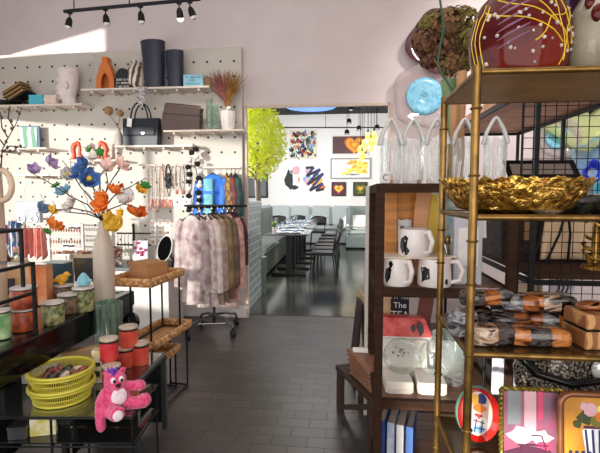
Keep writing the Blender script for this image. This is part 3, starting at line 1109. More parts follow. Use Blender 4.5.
# black oval mirror
p = on_counter(167, 4.4)
om = T('oval_mirror', 'black backed oval table mirror tilted on a bent stand behind the kraft box', 'mirror', p, -.3)
B(mat('black_back', (4, 4, 5), .8, spec=.05)).prism([(.085 * math.cos(a), .135 * math.sin(a)) for a in [k * PI / 16 for k in range(32)]], (-.03, 0, .2), (1, 0, 0), (.25, 0, .97), (0, .016, 0)).build('plate', om)
B(WHITE).tube([Vector((-.03, .008, .2)) + Vector((.25, 0, .97)) * (.14 * math.sin(a)) + Vector((.09 * math.cos(a), 0, 0)) for a in [k * PI / 14 for k in range(28)]], .006, closed=True).build('rim', om)
B(BLACK).tube([(-.01, .03, .16), (.07, .04, .06), (.03, .04, .012)], .012).tube([(.03, .04, .03), (.13, .0, .2)], .012).box((.02, .02, .008), (.13, .12, .016)).build('stand', om)

# ------------------------------------------------------------------ things hung at the far left
for px, py, wpx, hpx, mm, lab, nm in ((14, 221, 15, 34, mat('blue_stripe_weave', (70, 100, 150), .8, rgb2=(214, 208, 200), kind='wave', scale=7), 'blue and white striped scarf hanging at the far left', 'scarf'),
                                      (27, 228, 12, 26, mat('coral_weave', (206, 120, 112), .85, var=.15), 'coral pink scarf hanging beside the striped scarf', 'scarf'),
                                      (39, 228, 13, 28, mat('rose_weave', (212, 136, 126), .85, var=.15), 'rose pink scarf hanging right of the coral scarf', 'scarf'),
                                      (3, 225, 8, 32, mat('red_blue_weave', (60, 88, 170), .8, rgb2=(190, 60, 50), kind='wave', scale=4), 'red and blue scarf hanging at the left edge', 'scarf')):
    p = P(px, py, 4.0)
    w_, h = m_at(wpx, 4.0), m_at(hpx, 4.0)
    t = T(nm, lab, 'scarf', p, VW, 'scarves on the left stand')
    B(mm).grid(lambda u, v, w_=w_, h=h: ((u - .5) * w_ * (1 - .35 * v * 0 - .25 * (1 - v)), .02 * math.sin(u * 14), -h * v - .04 * abs(math.sin(u * 6.3)) * v), 14, 8).build('cloth', t, smooth=True, thick=.006)
    B(mat('dark_cord', (40, 36, 36))).tube(arc((0, 0, .0), .02, -.5, PI + .5, 8), .003).build('loop', t)
p0, p1 = P(-4, 219, 4.0), P(48, 222, 4.0)
t = T('scarf_stand', 'pale floor stand with a cross bar for scarves at far left', 'stand', ((p0.x + p1.x) / 2, (p0.y + p1.y) / 2, 0))
mid = Vector(((p0.x + p1.x) / 2, (p0.y + p1.y) / 2, 0))
B(whm).tube([p0 - mid, p1 - mid + Vector((0, 0, p0.z - p1.z))], .01).build('bar', t)
B(whm).cyl((0, .03, 0), (0, .03, p0.z), .012).box((0, .03, .01), (.3, .3, .02)).build('post', t)
# gray tote bag
p = P(30, 222, 3.9)
t = T('tote_bag', 'gray flat paper tote bag with two ring handles at far left', 'bag', p, VW)
gt = mat('cool_gray_paper', (188, 190, 200), .7)
B(gt).box((0, 0, .09), (.21, .05, .19), bev=.004).build('body', t)
for x in (-.055, .055):
    B(CHROME).tube(arc((x, -.032, .03), .03, 0, 2 * PI, 14)[:-1], .006, closed=True).build('ring', t)
B(WPAPER).tube(arc((0, 0, .18), .05, 0, PI, 10, ry=.16), .005).build('handle', t)

# ------------------------------------------------------------------ long black table with glass top
TZ = .78
A, Bp = G(-40, 372, TZ), G(134.5, 290.5, TZ)     # front edge
dv_ = (Bp - A).normalized()
nv = Vector((-dv_.y, dv_.x, 0))                   # towards the left
ang = math.atan2(dv_.y, dv_.x)
TWD = .95
L = (Bp - A).length
tb = T('display_table', 'long black lacquered display table with glass top at left', 'table', (A.x, A.y, 0), ang)
# local x runs along the front edge, y to the left
fr = B(BLACKG)
fr.box((L / 2, .035, TZ - .05), (L, .07, .1), bev=.006)
fr.box((L / 2, TWD - .035, TZ - .05), (L, .07, .1), bev=.006)
fr.box((L - .035, TWD / 2, TZ - .05), (.07, TWD - .14, .1), bev=.006)
fr.box((.035, TWD / 2, TZ - .05), (.07, TWD - .14, .1), bev=.006)
fr.box((L / 2, .02, TZ - .125), (L - .04, .03, .05))
fr.build('frame', tb)
B(mat('dark_glass_top', (46, 54, 52), .05, 0, spec=.8, coat=.5)).box((L / 2, TWD / 2, TZ - .012), (L - .13, TWD - .13, .012)).build('glass_top', tb)
for x, y in ((.05, .05), (L - .05, .05), (.05, TWD - .05), (L - .05, TWD - .05)):
    B(BLACKG).box((x, y, (TZ - .1) / 2), (.08, .08, TZ - .1), bev=.005).build('leg', tb)
b = B(BLACKG)                                      # turned ball at the visible leg
b.ell((L - .05, .02, .57), (.07, .07, .075)).ell((L - .05, .02, .47), (.05, .05, .04))
b.build('turned_leg_ball', tb, smooth=True)


def tt(px, py):
    return G(px, py, TZ)


orj = mat('orange_fruit_label', (200, 92, 44), .45, rgb2=(110, 44, 34), kind='noise', scale=26)
gnl = mat('green_floral_label', (58, 82, 40), .5, rgb2=(176, 168, 120), kind='noise', scale=34)
gnl2 = mat('dark_floral_label', (48, 60, 40), .5, rgb2=(150, 116, 92), kind='noise', scale=40)
lidm = mat('marbled_white_lid', (222, 216, 210), .4, rgb2=(186, 178, 172), scale=18)
rim = mat('dark_bronze_rim', (70, 52, 44), .35, .6)


def candle(px, pyb, wpx, hpx, z0, mm, lab, grp, nm='candle_jar', lid=lidm, d=None):
    p = G(px, pyb, z0) if d is None else P(px, pyb, d)
    d = -SY * p.x + CYW * p.y
    r = m_at(wpx, d) / 2
    h = m_at(hpx, d)
    p = p + Vector((-SY, CYW, 0)) * r
    p.z = z0
    t = T(nm, lab, 'candle', p, RND.uniform(0, 1), grp)
    B(mm).lathe([(0, 0), (r * .92, 0), (r, h * .06), (r, h * .88), (r * .96, h * .9), (0, h * .9)], seg=28).build('jar', t, smooth=True)
    B(lid).lathe([(0, h), (r * .98, h), (r * 1.02, h * .985), (r * 1.02, h * .93)], seg=28).build('lid', t, smooth=True)
    B(rim).lathe([(r * 1.03, h * .93), (r * 1.03, h * .88), (r * .97, h * .88)], seg=28).build('rim', t, smooth=True)
    return p, h


p, h = candle(16.5, 333, 25, 23, TZ, orj, 'lower orange fruit candle jar in the stack of two', 'orange candle jars')
t = candle(17.5, 333, 25, 22, TZ, orj, 'upper orange fruit candle jar in the stack of two', 'orange candle jars')
for o in list(SC.objects):
    if o.get('label') == 'upper orange fruit candle jar in the stack of two':
        o.location.z = TZ + h + .002
        o.location.x = p.x + .008
        o.location.y = p.y
candle(-2, 340, 16, 30, TZ, mat('leaf_green_label', (74, 132, 60), .5, rgb2=(190, 210, 160), scale=14), 'green candle jar cut by the left edge beside orange stack', 'floral candle jars')
candle(48, 326, 21, 23, TZ, gnl, 'green floral candle jar with white lid nearest the orange stack', 'floral candle jars')
candle(64, 315, 21, 20, TZ, gnl2, 'dark floral candle jar with white lid in the middle of the row', 'floral candle jars')
candle(79, 313, 21, 25, TZ, gnl, 'taller green floral candle jar nearest the tall vase', 'floral candle jars')
candle(60, 302, 18, 16, TZ, gnl2, 'small dark floral candle jar behind the other jars', 'floral candle jars')
# black metal display frame at the left edge, two stepped cubes with glass shelves
dfr = G(36, 334, TZ)
t = T('display_riser', 'black square tube display riser of two steps at the left edge', 'display', dfr, ang)


def cube_frame(b, x0, x1, y0, y1, z0, z1, r=.007):
    for x in (x0, x1):
        for y in (y0, y1):
            b.box((x, y, (z0 + z1) / 2), (2 * r, 2 * r, z1 - z0))
    for z in (z1 - r,):
        for y in (y0, y1):
            b.box(((x0 + x1) / 2, y, z), (x1 - x0, 2 * r, 2 * r))
        for x in (x0, x1):
            b.box((x, (y0 + y1) / 2, z), (2 * r, y1 - y0, 2 * r))


dd = -SY * dfr.x + CYW * dfr.y
zl = P(35, 262, dd).z - TZ
b = B(BLACK)
cube_frame(b, -.34, -.0, .0, .3, 0, zl)
b.build('lower_frame', t)
b = B(BLACK)
zu = P(29, 228, dd + .1).z - TZ
cube_frame(b, -.36, .06, .1, .5, 0, zu)
b.build('upper_frame', t)
B(PANE).box((-.17, .15, zl - .003), (.32, .28, .006)).build('lower_glass_shelf', t)
zlow = P(20, 300, dd - .15).z - TZ
b = B(BLACK)
b.box((-.17, 0, zlow), (.34, .014, .014))
b.build('front_rail', t)

# things at the back of the black table
tealb = mat('deep_teal_board', (38, 74, 88), .6)
p = tt(51, 297)
o = T('gift_box', 'dark teal upright box behind the floral candle jars', 'box', (p.x, p.y + .1, TZ), VW - .1)
hh = P(51, 263, 2.9).z - TZ
B(tealb).box((0, 0, hh / 2), (.12, .1, hh), bev=.002).build('body', o)
B(mat('pale_box_edge', (200, 208, 206), .6)).box((-.012, 0, hh + .004), (.15, .105, .008)).build('lid', o)
p = tt(34, 308)
o = T('gift_box', 'orange upright box left of the dark teal box', 'box', (p.x - .02, p.y + .1, TZ), VW + .05)
B(mat('burnt_orange_card', (206, 108, 60), .7, rgb2=(232, 170, 120), scale=6)).box((0, 0, .115), (.1, .08, .23), bev=.002).build('body', o)
B(KRAFT).box((0, -.0, .233), (.103, .083, .006)).build('lid', o)
p = tt(24, 300)
o = T('gift_bag', 'crumpled tan paper bag behind the orange candle jars', 'bag', (p.x - .04, p.y + .05, TZ), .2)
B(mat('tan_paper', (216, 176, 130), .8, bump=.3)).rings([[(-.09, -.06, 0), (.09, -.06, 0), (.09, .06, 0), (-.09, .06, 0)], [(-.085, -.05, .14), (.085, -.06, .15), (.08, .05, .15), (-.085, .05, .14)], [(-.06, -.01, .25), (.03, -.015, .24), (.03, .01, .25), (-.06, .01, .24)]]).build('body', o)
B(mat('dark_gray_label', (70, 74, 84), .6)).box((-.05, -.06, .09), (.06, .006, .1)).build('label_panel', o)
# wooden easel frame
p = tt(64, 290)
o = T('wooden_easel', 'pale wooden A shaped easel holding a gray mirror behind the jars', 'easel', (p.x + .06, p.y + .15, TZ), VW)
ew = mat('pale_beech', (212, 186, 162), .5, kind='wood', scale=4)
dz = P(66, 253, 3.2).z - TZ
B(ew).box((-.09, 0, dz / 2), (.028, .02, dz), ry=.06).build('side_post', o)
B(ew).box((.15, 0, dz / 2), (.028, .02, dz)).build('side_post', o)
B(ew).box((.03, 0, dz - .02), (.25, .02, .025)).build('top_rail', o)
B(mat('gray_mirror', (150, 146, 144), .12, .7)).box((.03, .012, dz / 2), (.21, .008, dz - .06)).build('mirror', o)

# birds
for px, py, mm, lab, s_ in ((50, 289, mat('yellow_ceramic', (236, 178, 44), .4), 'yellow ceramic bird with blue tail standing on a jar lid', 1), (90.5, 297, mat('yellow_ceramic', (236, 178, 44), .4), 'yellow ceramic bird beside the tall beige vase', .85), (78, 289, mat('aqua_ceramic', (130, 196, 214), .4), 'aqua ceramic bird on the tallest floral jar', .8)):
    d_ = 2.55
    p = P(px, py, d_)
    if px == 90.5:
        p = tt(90.5, 303)
    elif px == 78:
        p = tt(79, 313)
        p = p + Vector((-SY, CYW, 0)) * .065
        p.z = TZ + m_at(25, -SY * p.x + CYW * p.y) * 1.0 + .001
    else:
        p = tt(60, 302)
        p = p + Vector((-SY, CYW, 0)) * .055
        p.z = TZ + m_at(16, -SY * p.x + CYW * p.y) * 1.0 + .001
        p.x -= .015
    t = T('ceramic_bird', lab, 'bird figurine', p, VW, 'ceramic birds')
    k = s_
    b = B(mm)
    if px == 78:
        b.lathe([(0, 0), (.03, .004), (.038, .02), (.03, .045), (.012, .07), (.0, .078)], seg=16)
        b.ell((.02, 0, .03), (.03, .012, .012))
    else:
        b.ell((0, 0, .035 * k), (.042 * k, .024 * k, .028 * k), rot=Matrix.Rotation(-.3, 3, 'Y'))
        b.ell((.032 * k, 0, .062 * k), (.02 * k, .018 * k, .019 * k))
        b.ell((-.045 * k, 0, .022 * k), (.03 * k, .012 * k, .009 * k))
        b.cyl((.048 * k, 0, .062 * k), (.062 * k, 0, .058 * k), .006 * k, .0008, 8)
        b.cyl((0, 0, 0), (0, 0, .02 * k), .016 * k)
    b.build('body', t, smooth=True)
    if px != 78:
        B(teal).ell((-.062 * k, 0, .02 * k), (.02 * k, .01 * k, .007 * k), 8, 6).build('tail', t, smooth=True)

# tall beige vase with branches and silk flowers
vb = tt(101.5, 304)
vb = vb + Vector((-SY, CYW, 0)) * .05
vd = -SY * vb.x + CYW * vb.y
hv = P(99, 222, vd).z - TZ
rv = m_at(20.5, vd) / 2
tv = T('tall_vase', 'tall beige bottle vase full of branches and silk flowers', 'vase', vb, VW)
B(mat('beige_ceramic', (196, 180, 164), .35, var=.05, scale=5)).lathe([(0, 0), (rv * .9, 0), (rv * .96, .03), (rv, hv * .4), (rv * .97, hv * .6), (rv * .82, hv * .76), (rv * .5, hv * .88), (rv * .38, hv * .95), (rv * .4, hv), (rv * .3, hv * .99)], seg=32).build('vase', tv, smooth=True)
twig = mat('dark_twig', (52, 40, 38), .8)


def loc_on(root, px, py, d):  # photo point expressed in a thing's own axes
    p = P(px, py, d) - root.location
    return Matrix.Rotation(-root.rotation_euler.z, 3, 'Z') @ p


neck_ = Vector((0, 0, hv))
branches = [[(88, 205), (70, 196), (48, 182), (30, 172)], [(92, 200), (80, 186), (70, 170), (62, 160)], [(96, 195), (90, 180), (84, 168)], [(103, 198), (112, 180), (120, 168), (128, 160)],
            [(106, 205), (118, 192), (132, 186), (146, 178)], [(104, 200), (108, 184), (104, 160), (98, 148)], [(90, 212), (72, 208), (56, 210), (46, 222)], [(108, 210), (124, 204), (138, 208)],
            [(88, 214), (66, 212), (46, 206), (36, 214)], [(100, 196), (100, 176), (112, 158)]]
for i, br in enumerate(branches):
    d0 = vd + (-.12, .1, -.05, .08, -.1, .12, -.16, -.12, .14, .02)[i]
    pts = [neck_ + Vector((0, 0, -.04)), neck_ + Vector(((i - 5) * .0025, 0, .012))]
    for k, (x, y) in enumerate(br):
        pts.append(loc_on(tv, x, y, vd + (d0 - vd) * (k + 1) / len(br)))
    rr = [.004] * 2 + [.0042 - .0007 * k for k in range(len(br))]
    o = B(twig).tube(pts, rr, seg=5)
    for k in range(2, len(pts) - 1):                # side twigs
        e = pts[k] + Vector((RND.uniform(-.07, .07), RND.uniform(-.05, .05), RND.uniform(.02, .08)))
        o.tube([pts[k], (pts[k] + e) / 2 + Vector((.006, 0, .004)), e], .0018, seg=4)
    o.build('branch', tv)


def flower(root, px, py, d, wpx, mm, n=6, name='silk_flower', cup=.6, seed=0, core=None):
    r = random.Random(seed)
    c = loc_on(root, px, py, d)
    R_ = m_at(wpx, d) / 2
    b = B(mm)
    rot = Matrix.Rotation(r.uniform(0, 6), 3, 'Z') @ Matrix.Rotation(r.uniform(.5, 1.3), 3, 'X') @ Matrix.Rotation(r.uniform(0, 6), 3, 'Z')
    for ring in range(2):
        for i in range(n):
            a = 2 * PI * (i + ring * .5) / n
            s_ = R_ * (1 - .3 * ring)
            q = cup + .35 * ring

            def f(u, v, a=a, s_=s_, q=q):
                wdt = s_ * .95 * math.sin(PI * min(1, u * .85 + .12)) * (v - .5)
                x = s_ * u * math.cos(q * u)
                z = s_ * u * math.sin(q * u) + .08 * s_ * math.cos(v * 9)
                return c + rot @ Vector((math.cos(a) * x - math.sin(a) * wdt, math.sin(a) * x + math.cos(a) * wdt, z))
            b.grid(f, 5, 4)
    o = b.build(name, root, smooth=True)
    if core:
        B(core).ell(c + rot @ Vector((0, 0, R_ * .25)), (R_ * .22,) * 3, 8, 6).build('flower_centre', o, smooth=True)
    return o


OR = mat('orange_silk', (240, 132, 44), .7, var=.12)
OD = mat('deep_orange_silk', (224, 100, 30), .7, var=.12)
YE = mat('yellow_silk', (246, 196, 62), .7, var=.12)
BL = mat('cornflower_silk', (76, 120, 184), .7, var=.18)
BG = mat('blue_gray_silk', (96, 122, 154), .7, var=.15)
LI = mat('lilac_silk', (186, 160, 200), .7, var=.12)
PK = mat('pale_peach_silk', (236, 196, 184), .7, var=.1)
WH = mat('white_silk', (240, 236, 232), .7, var=.04)
GN = mat('leaf_green_silk', (72, 150, 66), .7, var=.15)
AQ = mat('pale_blue_silk', (150, 198, 226), .7, var=.1)
fl = [(84, 170, 24, BL, 7), (88, 180, 20, BL, 6), (105, 203, 22, OR, 6), (120, 196, 20, OR, 6), (114, 192, 15, OR, 5), (114, 226, 18, YE, 6), (110, 218, 14, YE, 5), (133, 214, 18, OR, 6), (140, 212, 12, OD, 5),
      (52, 226, 16, OR, 5), (58, 228, 11, OD, 5), (51, 211, 11, YE, 6), (41, 209, 13, BG, 6), (50, 164, 15, LI, 5), (34, 170, 12, LI, 5), (64, 193, 16, AQ, 5), (120, 166, 17, PK, 6), (106, 166, 14, PK, 5),
      (140, 190, 12, YE, 6), (128, 198, 17, WH, 6), (72, 206, 18, WH, 6), (66, 176, 14, WH, 6), (96, 158, 15, WH, 5), (122, 214, 11, YE, 5)]
for i, (x, y, w_, mm, n) in enumerate(fl):
    flower(tv, x, y, vd + RND.uniform(-.12, .1), w_ * 1.35, mm, n, seed=i, core=YE if mm in (WH, BL, PK) else None)
for i, (x, y, w_, mm) in enumerate(((145, 186, 13, GN), (47, 232, 10, GN), (56, 186, 11, GN), (100, 152, 10, GN))):
    flower(tv, x, y, vd - .05, w_, mm, 5, name='leaf_sprig', cup=.3, seed=50 + i)

# tall beige jug at the left edge and its bud branch
p = P(-3, 240, 2.6)
jg = T('tall_jug', 'tall beige handmade jug with one round handle at left edge', 'jug', (p.x - .05, p.y, TZ), VW)
hj = P(0, 163, 2.6).z - TZ
B(mat('beige_stoneware', (214, 190, 166), .6, bump=.2)).lathe([(0, 0), (.075, 0), (.08, hj * .1), (.085, hj * .5), (.082, hj * .8), (.078, hj), (.07, hj), (.074, hj * .6), (0, hj * .5)], seg=28).build('body', jg, smooth=True)
B(mat('beige_stoneware', (0, 0, 0))).tube(arc((.085, 0, hj - .13), .065, -PI * .6, PI * .6, 14, ry=.09), .017, seg=10).build('handle', jg, smooth=True)
b = B(twig)
pa = loc_on(jg, 1, 168, 2.9)
for pts in ([(1, 168), (2, 150), (8, 138), (16, 124), (22, 108)], [(2, 152), (10, 146), (26, 148)], [(8, 138), (2, 128), (0, 112)], [(4, 145), (-6, 132), (-10, 118)], [(14, 128), (8, 118), (10, 106)], [(2, 152), (14, 152), (18, 146)]):
    q = [loc_on(jg, x, y, 2.58) for x, y in pts]
    b.tube(q, [.0042 - .0006 * i for i in range(len(q))], seg=5)
    for k in range(len(q) - 1):
        for s_ in (.6,):
            c = q[k].lerp(q[k + 1], s_)
            B(mat('brown_bud', (98, 62, 52), .7)).ell(c + Vector((RND.uniform(-.008, .008), 0, .006)), (.008, .008, .011), 7, 5).build('bud', jg, smooth=True)
b.build('bare_branch', jg)
# pot of mixed flowers inside the riser
p = G(6, 302, TZ)
t = T('flower_pot', 'small pot of mixed magenta and white flowers inside the riser', 'plant', (p.x, p.y + .22, TZ), VW)
B(mat('lime_pot', (168, 176, 74), .5)).lathe([(0, 0), (.05, 0), (.07, .12), (.06, .12), (0, .11)], seg=18).build('pot', t, smooth=True)
for i, (x, y, w_, mm) in enumerate(((6, 262, 17, mat('magenta_silk', (160, 60, 100), .7, var=.15)), (16, 252, 13, PK), (2, 248, 13, WH), (12, 268, 12, mat('magenta_silk', (0, 0, 0))), (20, 260, 10, WH))):
    dd_ = -SY * t.location.x + CYW * t.location.y
    o = flower(t, x, y, dd_, w_, mm, 6, seed=80 + i)
b = B(GN)
dd_ = -SY * t.location.x + CYW * t.location.y
for x, y in ((6, 262), (16, 252), (2, 248), (12, 268), (20, 260)):
    b.tube([(0, 0, .1), loc_on(t, x, y, dd_)], .003, seg=5)
b.build('stems', t)
# ------------------------------------------------------------------ wicker tray stands
def wicker_mat():
    return mat('woven_rattan', (226, 178, 120), .7, rgb2=(178, 126, 78), kind='voronoi', scale=42, bump=.5)


WK = wicker_mat()


def fwd_xy(px, d):            # point on the floor plan
    p = P(px, 200, d)
    return Vector((p.x, p.y, 0))


def tray_stand(name, label, near_px, near_d, w_, l_, z, zfloor, lab_leg=None, th=.055, leg_r=.007):
    o = fwd_xy(near_px, near_d)
    t = T(name, label, 'stand', (o.x, o.y, zfloor), VW - .2, 'nested wicker tray stands')
    zz = z - zfloor
    b = B(WK)
    for x0, x1, y0, y1 in ((-w_, 0, 0, .018), (-w_, 0, l_ - .018, l_), (-w_, -w_ + .018, 0, l_), (-.018, 0, 0, l_)):
        b.box(((x0 + x1) / 2, (y0 + y1) / 2, zz + th / 2), (x1 - x0, y1 - y0, th), bev=.005)
    # woven braid ridges
    for y in (0, l_):
        for k in range(int(w_ / .03)):
            b.ell((-w_ + .015 + .03 * k, y, zz + th * (.35 if k % 2 else .68)), (.017, .004, .011), 6, 4)
    for x in (0, -w_):
        for k in range(int(l_ / .03)):
            b.ell((x, .015 + .03 * k, zz + th * (.35 if k % 2 else .68)), (.004, .017, .011), 6, 4)
    b.build('tray_wall', t, smooth=True)
    B(mat('flat_rattan_weave', (216, 166, 106), .7, rgb2=(164, 114, 66), kind='checks', scale=60)).box((-w_ / 2, l_ / 2, zz + .004), (w_ - .01, l_ - .01, .01)).build('tray_floor', t)
    for x in (-min(w_, .2) + .03, -.03):
        for y in (.03, l_ - .03):
            B(BLACK).cyl((x, y, .0), (x, y, zz), leg_r, seg=8).build('leg', t)
    b = B(BLACK)
    b.cyl((-.03, .03, .012), (-.03, l_ - .03, .012), leg_r, seg=8)
    b.cyl((-min(w_, .2) + .03, .03, .012), (-min(w_, .2) + .03, l_ - .03, .012), leg_r, seg=8)
    b.cyl((-min(w_, .2) + .03, l_ - .03, .012), (-.03, l_ - .03, .012), leg_r, seg=8)
    b.build('base_rail', t)
    return t


z2 = P(151, 349, 2.77).z
z1 = P(149.5, 289.5, 2.72).z
tray_stand('tray_stand', 'middle wicker tray stand that carries the tallest one', 151, 2.73, .25, .54, z2, 0)
tray_stand('tray_stand', 'uppermost wicker tray stand carrying the kraft box', 149.5, 2.76, .33, .46, z1, z2 + .0095)
z3 = P(150, 374, 2.8).z
tray_stand('tray_stand', 'lowest wicker tray stand tucked under the middle one', 147, 2.82, .18, .42, z3, 0)
p = P(147, 277, 2.86)
o = fwd_xy(147, 2.90)
t = T('kraft_box', 'plain kraft cardboard box on the uppermost wicker tray', 'box', (o.x - .06, o.y + .12, z1 + .0095), VW - .62)
B(KRAFT).box((0, 0, .055), (.2, .17, .11), bev=.002).build('body', t)
B(KRAFT).box((0, 0, .112), (.204, .174, .022), bev=.002).build('lid', t)

# ------------------------------------------------------------------ low black table
LZ = P(163, 352, 2.65).z
a_, b_ = fwd_xy(132, 2.22), fwd_xy(163, 2.65)
ld = (b_ - a_)
la = math.atan2(-ld.x, ld.y)
LL = ld.length
lt = T('low_table', 'low black open sided table with mirror black top under red candles', 'table', a_, la)
LW = .42
B(mat('mirror_black_top', (34, 30, 28), .04, 0, coat=1, spec=1)).box((-LW / 2, LL / 2, LZ - .004), (LW - .03, LL - .03, .008)).build('mirror_top', lt)
gs = mat('gunmetal_frame', (62, 66, 66), .3, .7)
b = B(gs)
for x in (-.012, -LW + .012):
    b.box((x, LL / 2, LZ - .016), (.024, LL, .03), bev=.003)
for y in (.012, LL - .012):
    b.box((-LW / 2, y, LZ - .016), (LW - .05, .024, .03), bev=.003)
b.build('top_frame', lt)
for x in (-.014, -LW + .014):
    for y in (.014, LL - .014):
        B(gs).box((x, y, (LZ - .03) / 2), (.028, .028, LZ - .03)).build('leg', lt)
B(BLACKG).box((-LW / 2, LL - .03, (LZ - .03) / 2 + .02), (LW - .06, .012, LZ - .08)).build('back_panel', lt)
B(BLACKG).box((-LW + .04, LL / 2, (LZ - .03) / 2 + .02), (.012, LL - .08, LZ - .08)).build('side_panel', lt)

red = mat('raspberry_red_tin', (206, 44, 60), .4, rgb2=(226, 78, 74), scale=10)
redp = mat('coral_red_tin', (222, 74, 62), .4, rgb2=(238, 110, 84), scale=10)
tl = mat('cream_tin_lid', (226, 208, 190), .35, rgb2=(190, 166, 150), scale=20)


def tin(px, pyb, d, wpx, hpx, z0, mm, lab):
    r = m_at(wpx, d) / 2
    h = m_at(hpx, d)
    p = P(px, pyb, d)
    t = T('candle_tin', lab, 'candle', (p.x, p.y, z0), RND.uniform(0, 3), 'red candle tins')
    B(mm).lathe([(0, 0), (r * .94, 0), (r, h * .05), (r, h * .82), (0, h * .82)], seg=28).build('tin', t, smooth=True)
    B(rim).lathe([(r * .98, h * .8), (r * 1.03, h * .81), (r * 1.03, h * .9), (r * .98, h * .9)], seg=28).build('rim', t, smooth=True)
    B(tl).lathe([(r * 1.0, h * .9), (r * 1.02, h * .99), (r * .96, h), (0, h * .99)], seg=28).build('lid', t, smooth=True)
    return h


tin(112, 390, 2.15, 18, 24, LZ + .001, red, 'lower red tin of the stack directly behind the plush toy')
hh = m_at(26, 2.22)
tin(103, 376, 2.32, 17, 23, LZ + .001, red, 'dark red tin half hidden behind the stack, beside the yellow baskets')
tin(126, 368, 2.43, 17, 20, LZ + .001, redp, 'coral tin at the bottom of the middle stack')
tin(141, 366, 2.46, 16, 23, LZ + .001, redp, 'single coral tin at the right edge of low table')
tin(129, 350, 2.44, 18, 21, LZ + .001 + m_at(20, 2.43) + .002, redp, 'coral tin on top of the middle stack')
tin(109.5, 362, 2.22, 18, 23, LZ + .002 + m_at(24, 2.15), red, 'red tin on top of the stack behind the plush toy')
# fluted glass
p = P(109.5, 352, 2.56)
fg = T('fluted_vase', 'tall ribbed clear green glass vase behind the red tins', 'vase', (p.x, p.y, LZ + .001))
hf = P(109, 302, 2.56).z - LZ
B(glass('sea_green_glass', (206, 230, 218), .12, .04, .55)).lathe([(0, .01), (.055, .004), (.066, .03), (.07, hf * .5), (.073, hf), (.068, hf), (.064, hf * .5), (.058, .035), (0, .025)], seg=96, rib=.09, nr=12).build('body', fg, smooth=True)
p = P(99, 384, 2.22)
pb = T('small_carton', 'small white printed carton between yellow baskets and red tins', 'box', (p.x, p.y, LZ + .001), VW + .2)
B(mat('white_floral_carton', (236, 230, 222), .6, rgb2=(212, 200, 140), kind='voronoi', scale=30)).box((0, 0, .085), (.05, .05, .17), bev=.002).build('carton', pb)
B(mat('carton_print', (40, 50, 46), .6)).box((0, -.0262, .1), (.03, .002, .02)).build('print_band', pb)
B(mat('carton_print', (0, 0, 0))).box((0, -.0262, .05), (.024, .002, .03)).build('print_band', pb)
p = P(88, 350, 2.42)
kb = T('kraft_board', 'flat tan board lying on the low black table behind baskets', 'board', (p.x - .03, p.y + .02, LZ + .001), VW + .5)
B(mat('tan_board', (196, 158, 116), .7)).box((0, 0, .05), (.24, .06, .1), bev=.003).build('board', kb)

# ------------------------------------------------------------------ wire table with glass top, near left
WZ = LZ
wo = fwd_xy(126, 1.86)
wt = T('wire_table', 'black wire framed glass topped table at lower left', 'table', wo, VW - .0)
WW, WL = .9, .335
b = B(BLACK)
for x in (0, -WW):
    b.cyl((x, 0, WZ - .008), (x, WL, WZ - .008), .0055, seg=8)
for y in (0, WL):
    b.cyl((0, y, WZ - .008), (-WW, y, WZ - .008), .0055, seg=8)
b.build('top_rim', wt)
B(glass('smoky_glass', (150, 160, 156), .1)).box((-WW / 2, WL / 2, WZ - .004), (WW - .004, WL - .004, .008)).build('glass_top', wt)
for x in (-.004, -WW + .004, -.36):
    for y in (.004, WL - .004):
        B(BLACK).cyl((x, y, 0), (x, y, WZ - .014), .0055, seg=8).build('leg', wt)
b = B(BLACK)
for z in (.1, .34):
    for x in (0, -WW, -.36):
        b.cyl((x, 0, z), (x, WL, z), .0045, seg=6)
    for y in (0, WL):
        b.cyl((0, y, z), (-WW, y, z), .0045, seg=6)
b.build('lower_rails', wt)
B(mat('dark_glass_shelf', (30, 32, 32), .1, coat=.5)).box((-WW / 2, WL / 2, .35), (WW - .01, WL - .02, .006)).build('lower_shelf', wt)
shz = .3535

# yellow wire baskets
ym = mat('chartreuse_wire', (206, 196, 70), .45)
for k, lab in ((0, 'lower yellow wire basket of the stacked pair'), (1, 'upper yellow wire basket holding assorted small trinkets')):
    p = P(62.5 - k * .5, 388, 2.04)
    bz = WZ + .002 + k * .068
    t = T('wire_basket', lab, 'basket', (p.x, p.y, bz), 0, 'yellow wire baskets')
    r0, r1, h = .12, .14, .075
    rimb = B(ym)
    for r, z, q in ((r1, h, .008), (r1 + .004, h - .012, .004), (r0, .006, .006), (r1 * .93, h * .45, .0025)):
        rimb.tube(arc((0, 0, z), r, 0, 2 * PI, 40, plane='xy')[:-1], q, seg=6, closed=True)
    rimb.build('rim', t, smooth=True)
    wb = B(ym)
    for i in range(88):
        a = 2 * PI * i / 88
        c, s_ = math.cos(a), math.sin(a)
        wb.tube([(c * r0, s_ * r0, .006), (c * r1, s_ * r1, h)], .0023, seg=4)
    wb.build('wire_side', t)
    B(mat('dull_yellow_liner', (150, 132, 50), .7)).lathe([(0, .006), (r0 * .98, .006), (r0 * 1.03, .03), (r0 * 1.01, .03), (r0 * .95, .01), (0, .01)], seg=32).build('liner', t, smooth=True)
tk = [((96, 40, 34), 'maroon'), ((48, 44, 40), 'charcoal'), ((216, 190, 170), 'pale pink'), ((130, 84, 52), 'brown'), ((62, 80, 62), 'dark green'), ((150, 60, 50), 'brick red')]
pz = P(62, 388, 2.04)
spots = [(-.055, -.04), (-.01, -.06), (.045, -.04), (.075, .0), (.03, .01), (-.03, .0), (-.075, .015), (.0, .05), (.055, .05), (-.045, .055), (.02, -.02), (.09, .04)]
rows = ['at the left front', 'at the front', 'at the right front', 'at the right', 'in the centre', 'left of centre', 'at the left', 'at the back', 'at the right back', 'at the left back', 'near the middle', 'by the far right rim']
